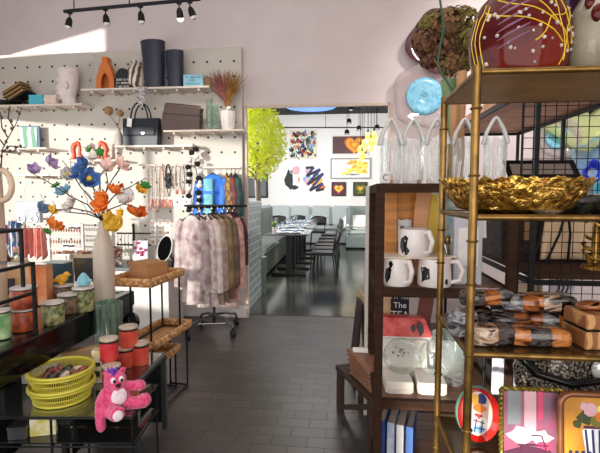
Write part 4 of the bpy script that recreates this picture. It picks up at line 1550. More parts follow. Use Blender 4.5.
for i, (x, y) in enumerate(spots):
    c, nm = tk[i % 6]
    o = T('trinket', '%s glossy trinket %s of the upper yellow basket' % (nm, rows[i]), 'trinket', (pz.x + x * .88, pz.y + y * .88, WZ + .002 + .068 + .0105), RND.uniform(0, 3), 'trinkets in the yellow basket')
    B(mat('trinket_' + nm.replace(' ', '_'), c, .25, var=.3, scale=50, coat=.4)).ell((0, 0, .03), (.027, .021, .03), 10, 7).ell((.014, 0, .05), (.015, .013, .013), 8, 6).build('body', o, smooth=True)
    B(mat('trinket_gold', (190, 150, 80), .3, .8)).tube(arc((0, 0, .03), .023, 0, 2 * PI, 12, plane='xy')[:-1], .0025, closed=True).build('band', o)

# plush toy
pk = mat('hot_pink_plush', (206, 48, 104), .95, rgb2=(232, 92, 142), scale=60, bump=.8, sheen=.6)
ptp = P(117, 420, 1.93)
pt = T('plush_toy', 'hot pink plush toy bear with purple hair tuft sitting on the table edge', 'toy', (ptp.x, ptp.y, WZ + .003), VW + .55)
pt.scale = (.84, .84, .84)
b = B(pk)
b.ell((0, 0, .07), (.07, .062, .085))
b.ell((-.005, -.005, .155), (.058, .052, .055))
b.ell((.0, -.045, .145), (.036, .03, .028))
for s_ in (-1, 1):
    b.ell((s_ * .042 - .005, .005, .203), (.018, .012, .018))
b.tube([(.05, 0, .115), (.085, -.02, .115), (.115, -.03, .112)], [.026, .026, .03], seg=10)
b.ell((.12, -.03, .112), (.03, .028, .028))
b.tube([(-.05, 0, .11), (-.08, -.035, .07), (-.09, -.06, .01), (-.088, -.07, -.03)], [.026, .028, .026, .024], seg=10)
b.ell((-.088, -.072, -.045), (.025, .024, .028))
b.tube([(.04, -.03, .03), (.09, -.06, .034), (.12, -.075, .04)], [.034, .034, .034], seg=10)
b.ell((.128, -.08, .045), (.037, .03, .04))
b.tube([(-.035, -.03, .03), (-.03, -.085, .02), (-.02, -.11, .015)], [.034, .036, .034], seg=10)
b.ell((-.015, -.115, .022), (.04, .03, .04))
o = b.build('body', pt, remesh=.006)
k = o.modifiers.new('fur', 'DISPLACE')
tx = bpy.data.textures.new('fur_clumps', 'CLOUDS')
tx.noise_scale = .012
k.texture = tx
k.strength = .012
WPL = mat('white_plush', (240, 224, 232), .95, bump=.5, scale=70)
B(WPL).ell((-.015, -.143, .024), (.026, .008, .028), 12, 8).build('sole_patch', pt, smooth=True)
B(WPL).ell((.006, -.056, .085), (.04, .012, .05), 12, 8).build('belly_patch', pt, smooth=True)
for s_ in (-1, 1):
    e = B(WPL).ell((s_ * .02 + .0, -.055, .178), (.014, .009, .017), 10, 8).build('eye', pt, smooth=True)
    B(BLACKG).ell((s_ * .018 + .002, -.064, .175), (.007, .004, .009), 8, 6).build('pupil', e, smooth=True)
B(BLACKG).ell((.0, -.078, .155), (.014, .009, .011), 10, 8).build('nose', pt, smooth=True)
b = B(mat('purple_plush', (116, 66, 190), .95, bump=.6, scale=60))
for i in range(16):
    a = RND.uniform(0, 2 * PI)
    q = RND.uniform(.006, .03)
    b.tube([(math.cos(a) * q * .6 - .01, math.sin(a) * q * .6 - .01, .195), (math.cos(a) * q * 1.2 - .012, math.sin(a) * q - .018, .232 + RND.uniform(-.008, .006))], [.01, .003], seg=6)
b.build('hair_tuft', pt, smooth=True)

# things on the lower shelf of the wire table
for px, py, d_, dx, dy, dz, rz, mm, lab, nm, c in (
        (40, 418, 2.08, .16, .1, .075, .5, mat('brown_carton', (120, 84, 56), .7), 'brown cardboard carton on the lower shelf below the yellow baskets', 'carton', 'box'),
        (64, 418, 2.05, .09, .06, .11, .1, GGREEN, 'clear plastic box on the lower shelf beside brown carton', 'plastic_box', 'box'),
        (44, 445, 1.93, .11, .012, .1, .3, mat('yellow_card_print', (206, 190, 60), .6, rgb2=(236, 232, 210), scale=20), 'yellow printed card standing at the bottom left', 'greeting_card', 'card'),
        (22, 440, 1.93, .08, .08, .05, .2, mat('silver_tin', (120, 120, 120), .3, .8), 'small silver tin at the bottom left beside the yellow card', 'tin', 'tin')):
    p = P(px, py, d_)
    t = T(nm, lab, c, (p.x, p.y, shz), rz)
    B(mm).box((0, 0, dz / 2), (dx, dy, dz), bev=.002).build('body', t)
    if nm in ('carton', 'tin', 'plastic_box'):
        B(mm).box((0, 0, dz + .004), (dx + .004, dy + .004, .01), bev=.002).build('lid', t)
    else:
        B(WPAPER).box((0, .02, dz * .45), (dx * .9, .004, dz * .9), rx=.3).build('back_leaf', t)
# dark coat draped under the black table
p = fwd_xy(2, 2.15)
t = T('coat', 'black quilted coat bundled under the long black table', 'coat', (p.x - .12, p.y + .05, 0.003))
b = B(mat('black_quilted_nylon', (9, 9, 11), .9, spec=.1, bump=.5, scale=20))
for i in range(5):
    b.ell((RND.uniform(-.05, .05), RND.uniform(-.04, .04), .08 + .085 * i), (.12 - .008 * i, .1, .08), 14, 8)
b.jitter(.02, 12).build('shell', t, smooth=True)
B(mat('dark_lining', (40, 40, 46), .7)).ell((.05, -.08, .38), (.05, .04, .1)).build('sleeve', t, smooth=True)
# ------------------------------------------------------------------ track lights of the shop
p0, p1 = P(64, 11.5, 4.3), P(200, -1, 4.0)
tk_ = T('track_rail', 'black ceiling track rail above the pegboard', 'rail', p0)
e = p1 - p0
B(BLACK).tube([(0, 0, 0), e], .016, seg=6).build('rail', tk_)
for k in (.08, .5, .92):
    B(BLACK).cyl(e * k, e * k + Vector((0, 0, ZC - (p0 + e * k).z)), .006, seg=6).build('suspension_rod', tk_)
bulb = mat('warm_lit_bulb', (255, 244, 224), .3, emit=9)
lens = mat('frosted_lamp_lens', (226, 224, 222), .2)
for i, (px, py, k, lit, aim) in enumerate(((70, 20, .045, 0, (-.25, 0, -1)), (107, 18, .32, 0, (.1, 0, -1)), (143, 13, .58, 0, (.0, .2, -1)), (180, 11, .855, 1, (-.05, .5, -1)), (190, 5, .93, 0, (.3, .2, -1)))):
    c = p0 + e * k
    lab = ['first spotlight at the left end of the black track', 'second spotlight from the left on the black track', 'third spotlight from the left on the black track', 'lit spotlight on the black track', 'spotlight at the right end of the black track beside the lit one'][i]
    t = T('spotlight', lab, 'spotlight', c, 0, 'spotlights on the shop track')
    ax = Vector(aim).normalized()
    t.scale = (.8, .8, .8)
    B(BLACK).box((0, 0, -.02), (.05, .03, .03)).cyl((0, 0, -.03), (0, 0, -.075), .008, seg=8).build('mount', t)
    q = Vector((0, 0, -.075))
    B(BLACK).tube([q, q + ax * .03, q + ax * .1, q + ax * .105], [.018, .034, .04, .03], seg=16).build('lamp_housing', t, smooth=True)
    B(bulb if lit else lens).tube([q + ax * .1, q + ax * .125, q + ax * .138], [.036, .033, .012], seg=16).build('lamp_lens', t, smooth=True)
    if lit:
        lamp('spot_lamp', 'SPOT', c + q + ax * .17, 25, (1, .9, .78), aim=ax, spot_size=1.6, spot_blend=.6, shadow_soft_size=.04)

# ------------------------------------------------------------------ dining room
YW = YD - .005


def wpt(px, py, y=YD):
    return W(px, py, y)


# pictures on the far wall
def picture(px0, py0, px1, py1, label, draw, frame=None, fm=None):
    a, b_ = wpt(px0, py1), wpt(px1, py0)
    w_, h = b_.x - a.x, b_.z - a.z
    t = T('painting', label, 'painting', ((a.x + b_.x) / 2, YD - (.0235 if frame else .0125), (a.z + b_.z) / 2), 0)
    if frame:
        f = B(fm)
        for x in (-1, 1):
            f.box((x * (w_ / 2 - frame / 2), 0, 0), (frame, .045, h))
        for z in (-1, 1):
            f.box((0, 0, z * (h / 2 - frame / 2)), (w_ - 2 * frame, .045, frame))
        f.build('frame', t)
    iw, ih = (w_ - 2 * (frame or 0)), (h - 2 * (frame or 0))
    c = B()
    draw(c, iw, ih)
    c.build('canvas', t)


Y0 = -.012


def flat(b, m, poly, lvl=1):
    b.m(m).prism(poly, (0, Y0, 0), (1, 0, 0), (0, 0, 1), (0, -.0025 * lvl, 0))


def ground(b, m, w_, h):
    b.m(m).box((0, 0, 0), (w_, .024, h))


def blobp(cx, cz, rx, rz, n=14, wob=.15, s=0):
    r = random.Random(s)
    return [(cx + rx * math.cos(2 * PI * i / n) * (1 + r.uniform(-wob, wob)), cz + rz * math.sin(2 * PI * i / n) * (1 + r.uniform(-wob, wob))) for i in range(n)]


def heart(cx, cz, s, n=26):
    out = []
    for i in range(n):
        a = 2 * PI * i / n
        out.append((cx + s * math.sin(a) ** 3, cz + s * .0625 * (13 * math.cos(a) - 5 * math.cos(2 * a) - 2 * math.cos(3 * a) - math.cos(4 * a))))
    return out


def bar_(x0, z0, x1, z1, t):
    d_ = Vector((x1 - x0, z1 - z0)).normalized()
    n = Vector((-d_.y, d_.x)) * t / 2
    return [(x0 + n.x, z0 + n.y), (x0 - n.x, z0 - n.y), (x1 - n.x, z1 - n.y), (x1 + n.x, z1 + n.y)]


cp = {k: mat('paint_' + k, v, .6, var=.12, scale=10) for k, v in dict(black=(24, 24, 30), rust=(150, 74, 50), teal=(70, 130, 130), cream=(222, 214, 190), navy=(38, 48, 110), white=(240, 238, 236), pink=(216, 170, 178), red=(190, 50, 50), skyblue=(120, 170, 220), orange=(226, 120, 40), brown=(92, 58, 58), gold=(226, 176, 60), lemon=(236, 222, 96), plum=(86, 36, 62), olive=(120, 120, 40), dkgreen=(60, 70, 36), gray=(130, 134, 138)).items()}


def d1(b, w_, h):
    ground(b, cp['cream'], w_, h)
    r = random.Random(4)
    ks = ['rust', 'teal', 'black', 'navy', 'orange', 'gray', 'black', 'teal', 'rust', 'skyblue', 'black', 'cream', 'red']
    for i in range(110):
        x, z = r.uniform(-.42, .42) * w_, r.uniform(-.42, .42) * h
        if i % 3:
            flat(b, cp[ks[i % 13]], blobp(x, z, r.uniform(.04, .09) * w_, r.uniform(.04, .08) * h, 7, .3, i), 1 + i * .05)
        else:
            flat(b, cp['black'], bar_(x, z, x + r.uniform(-.2, .2) * w_ * .6, z + r.choice((-1, 1)) * .12 * h, .025 * w_), 1 + i * .12)


def d2(b, w_, h):
    ground(b, cp['white'], w_, h)
    flat(b, cp['black'], blobp(-.16 * w_, -.02 * h, .22 * w_, .34 * h, 10, .25, 3), 1)
    flat(b, cp['pink'], blobp(.2 * w_, .3 * h, .2 * w_, .15 * h, 10, .2, 5), 1.3)
    flat(b, cp['black'], blobp(.1 * w_, -.3 * h, .22 * w_, .08 * h, 9, .2, 6), 1.5)
    flat(b, cp['orange'], blobp(.34 * w_, -.02 * h, .05 * w_, .12 * h, 8, .2, 7), 1.7)
    flat(b, cp['gray'], blobp(-.05 * w_, .25 * h, .1 * w_, .07 * h, 8, .3, 8), 1.9)


def d3(b, w_, h):
    ground(b, cp['white'], w_, h)
    r = random.Random(9)
    for i, k in enumerate(('orange', 'pink', 'skyblue', 'orange', 'teal', 'pink', 'gold')):
        flat(b, cp[k], blobp(r.uniform(-.36, .36) * w_, r.uniform(-.36, .36) * h, .2 * w_, .15 * h, 7, .25, i + 20), 1 + i * .1)
    pts = [(-.44, .4), (-.05, .42), (-.4, .1), (.25, .35), (-.35, -.2), (.4, .2), (-.25, -.42), (.38, -.15), (.05, -.42), (.44, -.36)]
    for i in range(len(pts) - 1):
        a, c = pts[i], pts[i + 1]
        flat(b, cp['navy'] if i % 2 else cp['black'], bar_(a[0] * w_, a[1] * h, c[0] * w_, c[1] * h, .12 * w_), 2 + i * .1)


def d4(b, w_, h):
    ground(b, cp['brown'], w_, h)
    for s_, k, l in ((.58, 'orange', 1), (.46, 'gold', 1.5), (.32, 'orange', 2), (.18, 'gold', 2.5)):
        flat(b, cp[k], heart(.14 * w_, .0, s_ * h), l)


def d5(b, w_, h):
    ground(b, cp['white'], w_, h)
    r = random.Random(2)
    for i in range(46):
        x = r.uniform(-.2, .42)
        z = .1 * math.sin((x + .2) * 5) + r.uniform(-.32, .3)
        flat(b, cp['lemon'] if i % 3 else cp['gold'], blobp(x * w_, z * h, .06 * w_, .09 * h, 8, .2, i), 1 + i * .08)
    flat(b, cp['gray'], blobp(.05 * w_, -.33 * h, .2 * w_, .05 * h, 10, .1, 3), 1)


def d6(b, w_, h):
    ground(b, cp['plum'], w_, h)
    flat(b, cp['orange'], heart(0, .02 * h, .4 * h), 1)
    flat(b, cp['lemon'], heart(0, .03 * h, .3 * h), 1.6)
    flat(b, cp['orange'], heart(0, .04 * h, .17 * h), 2.2)


def d7(b, w_, h):
    ground(b, cp['dkgreen'], w_, h)
    flat(b, cp['olive'], heart(0, .04 * h, .38 * h), 1)
    flat(b, cp['gold'], heart(0, .05 * h, .2 * h), 1.6)
    flat(b, cp['olive'], blobp(0, -.3 * h, .3 * w_, .06 * h, 9, .15, 3), 1.4)


picture(289, 130, 317, 159, 'large collage-like abstract of rust, teal and black, topmost on far wall', d1)
picture(283, 165, 302, 193, 'white abstract with black and pink shapes on the far wall', d2)
picture(304.5, 165, 325.5, 193, 'abstract with looping navy strokes on the far wall', d3)
picture(331.5, 135, 368, 155, 'wide orange heart painting on brown ground', d4, .035, WHITE)
picture(330.5, 158, 371, 179, 'wide painting of yellow blossoms on white in a gray frame', d5, .04, mat('gray_frame', (146, 144, 136), .5))
picture(331.5, 182, 346, 196, 'small square yellow heart painting on plum ground', d6, .025, BLACK)
picture(353, 182, 367.5, 196, 'small square green heart painting on dark ground', d7, .025, BLACK)
a, b_ = wpt(236, 198), wpt(268, 174)
t = T('framed_board', 'dark gray framed board on far wall behind the tree trunk', 'board', ((a.x + b_.x) / 2, YD - .02, (a.z + b_.z) / 2))
B(BLACK).box((0, .004, 0), (b_.x - a.x, .03, b_.z - a.z)).build('frame', t)
B(mat('slate_gray_board', (72, 76, 76), .4)).box((0, -.013, 0), (b_.x - a.x - .12, .01, b_.z - a.z - .12)).build('panel', t)

# round ceiling light, blue tiled
c = P(311, 105, 11.9)
t = T('ceiling_light', 'large round blue glowing ceiling light in the dining room', 'light', (c.x, c.y, ZD), 0)
B(mat('blue_lit_glass', (92, 140, 220), .3, emit=1.2, rgb2=(140, 180, 240), kind='checks', scale=8)).lathe([(0, -.1), (.66, -.1), (.7, -.06), (.7, -.0)], seg=40).build('glass_disc', t, smooth=True)
B(BLACK).lathe([(.7, -.11), (.74, -.11), (.74, 0), (.7, 0)], seg=40).build('ring', t, smooth=True)
# track and spots
a, b_ = P(262, 127.5, 12.6), P(389, 127.5, 12.6)
t = T('track_rail', 'thin dark track rail across the dining room under black ceiling', 'rail', a)
B(BLACK).tube([(0, 0, 0), b_ - a], .018, seg=6).build('rail', t)
for k in (.1, .5, .9):
    q = (b_ - a) * k
    B(BLACK).cyl(q, q + Vector((0, 0, ZD - a.z)), .006, seg=6).build('suspension_rod', t)
for i, (px, py) in enumerate(((349, 121), (347, 132), (377, 127), (359, 128), (351, 108))):
    q = P(px, py, 12.3)
    t = T('spotlight', 'small black spotlight ' + ['hanging on a cord below the black ceiling', 'clipped under the dining track left of the heart painting', 'at the right end of the dining track', 'beside the yellow pendant cords on the dining track', 'right under the black dining ceiling'][i], 'spotlight', q, 0, 'dining spotlights')
    B(BLACK).tube([(0, 0, .07), (0, 0, .04), (0, -.03, -.06)], [.02, .06, .07], seg=12).build('lamp_housing', t)
    B(lens).ell((0, -.032, -.06), (.055, .055, .02), 10, 6).build('lamp_lens', t)
    B(BLACK).cyl((0, 0, .06), (0, 0, ZD - q.z), .007, seg=6).build('cord', t)
# yellow glass pendants
yg = mat('yellow_blown_glass', (236, 214, 40), .15, emit=.5, rgb2=(250, 240, 140), kind='voronoi', scale=9)
yl = ['upper left', 'left lower', 'centre upper', 'centre lower', 'right upper', 'right lower']
for i, (px, p0y, p1y, d_) in enumerate(((360.5, 145, 158, 9.6), (364, 139, 153, 9.9), (368, 132, 147, 9.5), (371, 138, 152, 9.3), (374, 131, 146, 9.8), (362, 151, 161, 9.2))):
    q0, q1 = P(px, p0y, d_), P(px, p1y, d_)
    t = T('pendant_light', 'yellow blown glass pendant, ' + ['first from left in cluster', 'second from left in cluster', 'third from left in cluster, long', 'low fourth one in cluster', 'rightmost in cluster', 'lowest at the left of cluster'][i], 'light', q0, 0, 'yellow pendant cluster')
    h = q0.z - q1.z
    B(yg).lathe([(.01, 0), (.04, -.04), (.06, -h * .4), (.05, -h * .75), (.03, -h * .92), (.0, -h)], seg=14, rib=.12, nr=5).build('shade', t, smooth=True)
    B(BLACK).cyl((0, 0, 0), (0, 0, ZD - q0.z), .006, seg=6).build('cord', t)
    B(BLACK).cyl((0, 0, -.02), (0, 0, .06), .018, seg=8).build('lamp_socket', t)

# tree
tp = P(258.5, 262, 6.5)
tr = T('indoor_tree', 'yellow green leafy tree with slim gray trunk inside the dining room', 'tree', (tp.x, tp.y, 0))
B(mat('gray_bark', (120, 112, 106), .8, var=.2)).tube([(0, 0, .5), (.01, 0, 1.2), (-.01, .02, 1.6), (0, 0, 2.2)], [.05, .045, .04, .02], seg=9).build('trunk', tr, smooth=True)
b = B(mat('gray_bark', (0, 0, 0)))
for i in range(12):
    a = RND.uniform(0, 6.28)
    z = RND.uniform(1.6, 2.1)
    b.tube([(0, 0, z), (math.cos(a) * .14, math.sin(a) * .14, z + .12), (math.cos(a) * .3, math.sin(a) * .28, z + RND.uniform(.1, .3))], [.016, .011, .005], seg=5)
b.build('branches', tr)
B(mat('gray_planter', (86, 98, 98), .6)).lathe([(0, 0), (.11, 0), (.125, .52), (.11, .52), (.1, .5), (0, .5)], seg=24).build('planter', tr, smooth=True)
lf = B(mat('lime_leaf', (206, 222, 40), .6, rgb2=(236, 240, 90), scale=3))
zc0, zc1 = P(262, 180, 6.5).z, P(262, 102, 6.5).z
for i in range(3600):
    while True:
        q = Vector((RND.uniform(-1, 1), RND.uniform(-1, 1), RND.uniform(-1, 1)))
        if q.length < 1 and q.length > .35:
            break
    lump = 1 + .22 * noise.noise(q * 2.6)
    c = Vector((q.x * .37 * lump + .05, q.y * .36 * lump, (zc0 + zc1) / 2 + q.z * (zc1 - zc0) / 2 * lump))
    u = Vector((RND.gauss(0, 1), RND.gauss(0, 1), RND.gauss(0, 1))).normalized()
    v = u.orthogonal().normalized()
    s_ = RND.uniform(.02, .036)
    lf.face([c - u * s_, c + v * s_ * .5, c + u * s_, c - v * s_ * .5])
lf.build('foliage', tr)

# banquettes
gy = mat('gray_channel_upholstery', (128, 138, 136), .6, var=.08)
gy2 = mat('green_gray_upholstery', (112, 122, 108), .6, var=.08)
tile = bpy.data.materials.new('white_brick_tile')
tile.use_nodes = True
nt = tile.node_tree
br = nt.nodes.new('ShaderNodeTexBrick')
tc = nt.nodes.new('ShaderNodeTexCoord')
sx3 = nt.nodes.new('ShaderNodeSeparateXYZ')
cx3 = nt.nodes.new('ShaderNodeCombineXYZ')
nt.links.new(tc.outputs['Object'], sx3.inputs[0])
nt.links.new(sx3.outputs['Y'], cx3.inputs['X'])
nt.links.new(sx3.outputs['Z'], cx3.inputs['Y'])
nt.links.new(cx3.outputs[0], br.inputs['Vector'])
br.inputs['Scale'].default_value = 1
br.inputs['Brick Width'].default_value = .3
br.inputs['Row Height'].default_value = .1
br.inputs['Mortar Size'].default_value = .006
br.inputs['Color1'].default_value = lin((146, 158, 158))
br.inputs['Color2'].default_value = lin((132, 146, 146))
br.inputs['Mortar'].default_value = lin((206, 212, 212))
nt.links.new(br.outputs['Color'], nt.nodes['Principled BSDF'].inputs['Base Color'])
nt.nodes['Principled BSDF'].inputs['Roughness'].default_value = .25
xw = W(262, 290, 5.9).x
a, b_ = P(250, 300, 5.35), P(264, 280, 7.4)
hw = P(256, 203, 6.0).z
t = T('booth_divider', 'low tiled divider beside the opening on the dining room left', 'divider', (a.x - .02, 0, 0))
B(tile).box((-.08, (5.3 + 6.2) / 2, hw / 2), (.12, .9, hw)).build('tiled_wall', t)
B(mat('stone_cap', (196, 200, 196), .3)).box((-.08, (5.3 + 6.2) / 2, hw + .012), (.14, .92, .024)).build('cap', t)
sx0 = P(264, 275, 7.3).x
bl_ = T('banquette', 'gray channelled banquette running along the dining room left side', 'bench', (sx0, 0, 0))
B(gy2).box((-.3, (6.9 + 11.2) / 2, .23), (.56, 4.3, .4), bev=.02).build('base', bl_)
B(gy).box((-.28, (6.9 + 11.2) / 2, .465), (.6, 4.3, .07), bev=.03, seg=2).build('seat', bl_)
b = B(gy)
for i in range(24):
    y = 6.9 + 4.3 * (i + .5) / 24
    b.box((-.58, y, .82), (.16, .175, .74), bev=.05, seg=2)
b.build('backrest', bl_, smooth=True)
xa, xb = P(268, 215, 13.0), P(352, 215, 13.0)
bb_ = T('banquette', 'pale gray banquette along the far dining room wall', 'bench', ((xa.x + xb.x) / 2, 13.0, 0))
Lb = xb.x - xa.x
pg = mat('pale_gray_upholstery', (176, 184, 184), .6, var=.06)
B(pg).box((0, .1, .22), (Lb, .6, .4), bev=.02).build('base', bb_)
B(pg).box((0, .05, .46), (Lb, .66, .08), bev=.03, seg=2).build('seat', bb_)
for i in range(4):
    B(pg).box((-Lb / 2 + Lb * (i + .5) / 4, .36, .8), (Lb / 4 - .02, .16, .6), bev=.05, seg=2).build('back_cushion', bb_, smooth=True)
# corner sofa at right
xa, xb = P(346, 215, 12.0), P(392, 215, 12.0)
sf = T('sofa', 'gray upholstered corner sofa at the right of the dining room', 'sofa', ((xa.x + xb.x) / 2, 12.0, 0))
Ls = xb.x - xa.x
B(gy).box((0, .0, .2), (Ls, .8, .34), bev=.02).build('base', sf)
B(pg).box((0, -.02, .43), (Ls - .04, .78, .13), bev=.05, seg=2).build('seat', sf, smooth=True)
B(gy).box((-.05, .36, .78), (Ls - .1, .18, .68), bev=.06, seg=2).build('backrest', sf, smooth=True)
B(gy).box((-Ls / 2 + .09, -.02, .66), (.18, .78, .9), bev=.07, seg=2).build('arm', sf, smooth=True)
for px, lab, rx in ((361, 'white scatter cushion propped on the gray corner sofa', -.35), (352, 'pale folded throw cushion at the left end of the corner sofa', -.5)):
    q = P(px, 215, 11.7)
    t = T('cushion', lab, 'cushion', (q.x, q.y, .5), .2)
    B(mat('white_linen', (232, 230, 226), .8)).box((0, 0, .2), (.44, .13, .4), rx=rx, bev=.06, seg=3).build('cover', t, smooth=True)

# tables, place settings and chairs
wood = mat('dark_gray_tabletop', (90, 92, 94), .12, var=.12, coat=.5)


def dtable(px, py, d_, lab):
    q = P(px, py, d_)
    t = T('dining_table', lab, 'table', (q.x, q.y, 0), 0, 'dining tables in a row')
    B(wood).box((0, 0, .745), (.74, 1.05, .03), bev=.006).build('tabletop', t)
    for y in (-.34, .34):
        B(mat('dark_pedestal_steel', (44, 46, 48), .3, .6)).box((0, y, .38), (.09, .09, .7), bev=.01).build('pedestal', t)
        B(BLACK).box((0, y, .016), (.62, .08, .03), bev=.006).build('foot', t)
    return q


tq = [dtable(291, 235, 8.1, 'nearest dark topped dining table in the row beside the banquette'),
      dtable(298, 222, 9.5, 'middle dark topped dining table in the row'),
      dtable(303, 214, 10.9, 'farthest dark topped dining table in the row')]
wg = glass('wine_glass', (238, 244, 248), .08)
dish = mat('white_china', (236, 236, 236), .2)
pos_t = ['nearest', 'middle', 'farthest']
for ti, q in enumerate(tq):
    for si, (x, y) in enumerate(((-.2, -.3), (.2, -.3), (-.2, .3), (.2, .3))):
        wh = ('near left', 'near right', 'far left', 'far right')[si]
        g = T('wine_glass', 'stemmed glass at the %s corner of the %s dining table' % (wh, pos_t[ti]), 'glass', (q.x + x, q.y + y, .7605), 0, 'stemmed glasses on the dining tables')
        B(wg).lathe([(.034, 0), (.03, .004), (.005, .01), (.004, .07), (.02, .085), (.036, .12), (.034, .17), (.031, .17), (.033, .12), (.0, .088)], seg=14).build('bowl', g, smooth=True)
        o = tag(B(dish).lathe([(0, .004), (.07, .002), (.12, .016), (.118, .02), (.07, .008), (0, .01)], seg=20).build('plate', smooth=True), 'white plate at the %s place of the %s dining table' % (wh, pos_t[ti]), 'plate', 'plates on the dining tables')
        o.location = (q.x + x * .55, q.y + y * 1.12 + .07 * (1 if y < 0 else -1), .7603)
        o2 = tag(B(mat('blue_gray_napkin', (96, 116, 150), .8)).box((0, 0, .012), (.1, .07, .022), rz=.3, bev=.006).build('napkin'), 'folded blue gray napkin on the %s plate of the %s dining table' % (wh, pos_t[ti]), 'napkin', 'folded napkins on plates')
        o2.location = (o.location.x, o.location.y, .7795)
q = tq[0]
t = T('potted_plant', 'small green plant on the banquette side of the nearest dining table', 'plant', (q.x - .31, q.y + .0, .7605))
B(WHITE).lathe([(0, 0), (.035, 0), (.045, .07), (0, .065)], seg=14).build('pot', t, smooth=True)
b = B(mat('olive_leaf', (110, 130, 60), .6))
for i in range(26):
    a = RND.uniform(0, 6.28)
    b.ell((math.cos(a) * RND.uniform(0, .06), math.sin(a) * RND.uniform(0, .06), .08 + RND.uniform(0, .1)), (.024, .018, .012), 6, 4)
b.build('leaves', t, smooth=True)
seatm = mat('black_leather_seat', (10, 10, 12), .35, spec=.4)


def chair(loc, rz, lab):
    t = T('dining_chair', lab, 'chair', loc, rz, 'black dining chairs')
    B(seatm).box((0, 0, .455), (.42, .42, .05), bev=.02, seg=2).build('seat', t, smooth=True)
    b = B(seatm)
    b.grid(lambda u, v: ((u - .5) * .42, -.2 - .05 * (1 - (2 * u - 1) ** 2) * -1 - .06 * v - .05, .62 + .24 * v * (1 - .18 * (2 * u - 1) ** 2)), 8, 4)
    b.build('backrest', t, smooth=True, thick=.03)
    for x in (-1, 1):
        B(BLACK).cyl((x * .17, .17, .43), (x * .2, .2, 0), .012, .009, 8).build('leg', t)
        B(BLACK).tube([(x * .2, -.24, 0), (x * .175, -.18, .43), (x * .17, -.215, .7)], .011, seg=8).build('leg', t)
    return t


seq = [(312, 6.95 + .5), (313, 8.0), (315, 8.55), (317, 9.2), (318, 9.9), (319, 10.7)]
names = ['nearest black chair in the row right of the dining tables', 'second nearest black chair right of the dining tables', 'third black chair along the right of the dining tables', 'fourth black chair along the right of the dining tables', 'fifth black chair along the right of the dining tables', 'farthest black chair in the row right of the dining tables']
for i, (px, d_) in enumerate(seq):
    q = P(310, 240, d_)
    chair((tq[0].x + .62 + .0 * i, q.y, 0), PI / 2 + (.08 if i % 2 else -.05), names[i])
for px, d_, lab in ((277, 11.9, 'black chair at the far left end of the dining row'), (297, 12.1, 'black chair behind the farthest dining table'), (318, 11.6, 'broad black chair at the far right end of the dining row')):
    q = P(px, 215, d_)
    chair((q.x, q.y, 0), PI + .02, lab)
# ------------------------------------------------------------------ dark wooden etagere
EY = 2.2                      # its front face
ex0, ex1 = W(375, 300, EY).x, W(518, 250, EY).x
EDP = .62
ezt, ez2, ez3, ez4 = W(379, 183.5, EY).z, W(400, 288.5, EY).z, W(400, 401.5, EY).z, .06
dw = mat('dark_walnut', (56, 37, 26), .7, kind='wood', scale=5, var=.3, spec=.12)
shw = mat('warm_walnut_boards', (112, 74, 48), .42, kind='wood', scale=4, var=.25)
et = T('etagere', 'tall dark wooden open shelving unit right of the opening', 'shelf', (0, EY, 0))
PW = .042
for x, dx in ((ex0 + PW / 2, 0), (ex1 - PW / 2, 0)):
    for y in (PW / 2, EDP - PW / 2):
        B(dw).box((x, y, ezt / 2), (PW, PW, ezt), bev=.003).build('post', et)
for z in (ezt, ez2, ez3, ez4):
    b = B(dw)
    th = .045
    for y in (.02, EDP - .02):
        b.box(((ex0 + ex1) / 2, y, z - th / 2), (ex1 - ex0 - 2 * PW, .034, th))
    for x in (ex0 + .02, ex1 - .02):
        b.box((x, EDP / 2, z - th / 2), (.034, EDP - 2 * PW, th))
    b.build('shelf_frame', et)
    b = B(shw)
    n = 5
    for i in range(n):
        b.box(((ex0 + ex1) / 2, .04 + (EDP - .08) * (i + .5) / n, z - .008), (ex1 - ex0 - .06, (EDP - .08) / n - .004, .016))
    b.build('shelf_board', et)
B(mat('lit_post_strip', (214, 206, 196), .4)).box((ex0 - .004, EDP + .018, ezt / 2), (.034, .03, ezt)).build('lit_back_post', et)  # pale strip standing in for light on the back-left post


def xet(px, z, y):            # x of a thing standing on the etagere
    py = 200
    for _ in range(3):
        w_ = W(px, py, y)
        py += (w_.z - z) * FOC / y
    return W(px, py, y).x


# hanging style glass bags along the top
tg = glass('frosty_clear_glass', (250, 251, 251), .07, .04, .35)
thg = glass('white_rod_glass', (244, 244, 242), .55, .05, .4)
nmz = ['first from left', 'second from left', 'third from left', 'fourth from left', 'rightmost']
for i, px in enumerate((390, 412.5, 436, 463, 494)):
    y = EY + .14 + .02 * (i % 2)
    h = .235
    t = T('glass_bag_vase', 'clear glass handbag shaped vase, %s on top of the etagere' % nmz[i], 'vase', (xet(px, ezt, y), y, ezt + .001), .1 - .08 * i, 'glass handbag vases')
    b = B(tg)
    for r0 in (.052, .046):
        b.lathe([(r0 * .9, 0), (r0 * 1.0, .02), (r0 * 1.02, h * .5), (r0 * 1.06, h)], seg=28, sy=.55, rib=.05, nr=14)
    b.lathe([(0, .004), (.05, .004)], seg=20, sy=.55)
    b.build('vessel', t, smooth=True)
    for sgn in (-1, 1):
        B(thg).tube([(-.058, sgn * .022, h - .035), (-.04, sgn * .016, h + .03), (-.01, sgn * .01, h + .088), (0, sgn * .01, h + .095), (.01, sgn * .01, h + .088), (.04, sgn * .016, h + .03), (.058, sgn * .022, h - .035)], .009, seg=8).build('handle', t, smooth=True)
    b = B(mat('white_glass_frit', (240, 240, 238), .3))
    for k in range(9):
        a = RND.uniform(PI, 2 * PI)
        b.tube([(math.cos(a) * .05, math.sin(a) * .028, .02), (math.cos(a + .2) * .052, math.sin(a + .2) * .03, h * RND.uniform(.4, .95))], .002, seg=4)
    b.build('frit_lines', t)
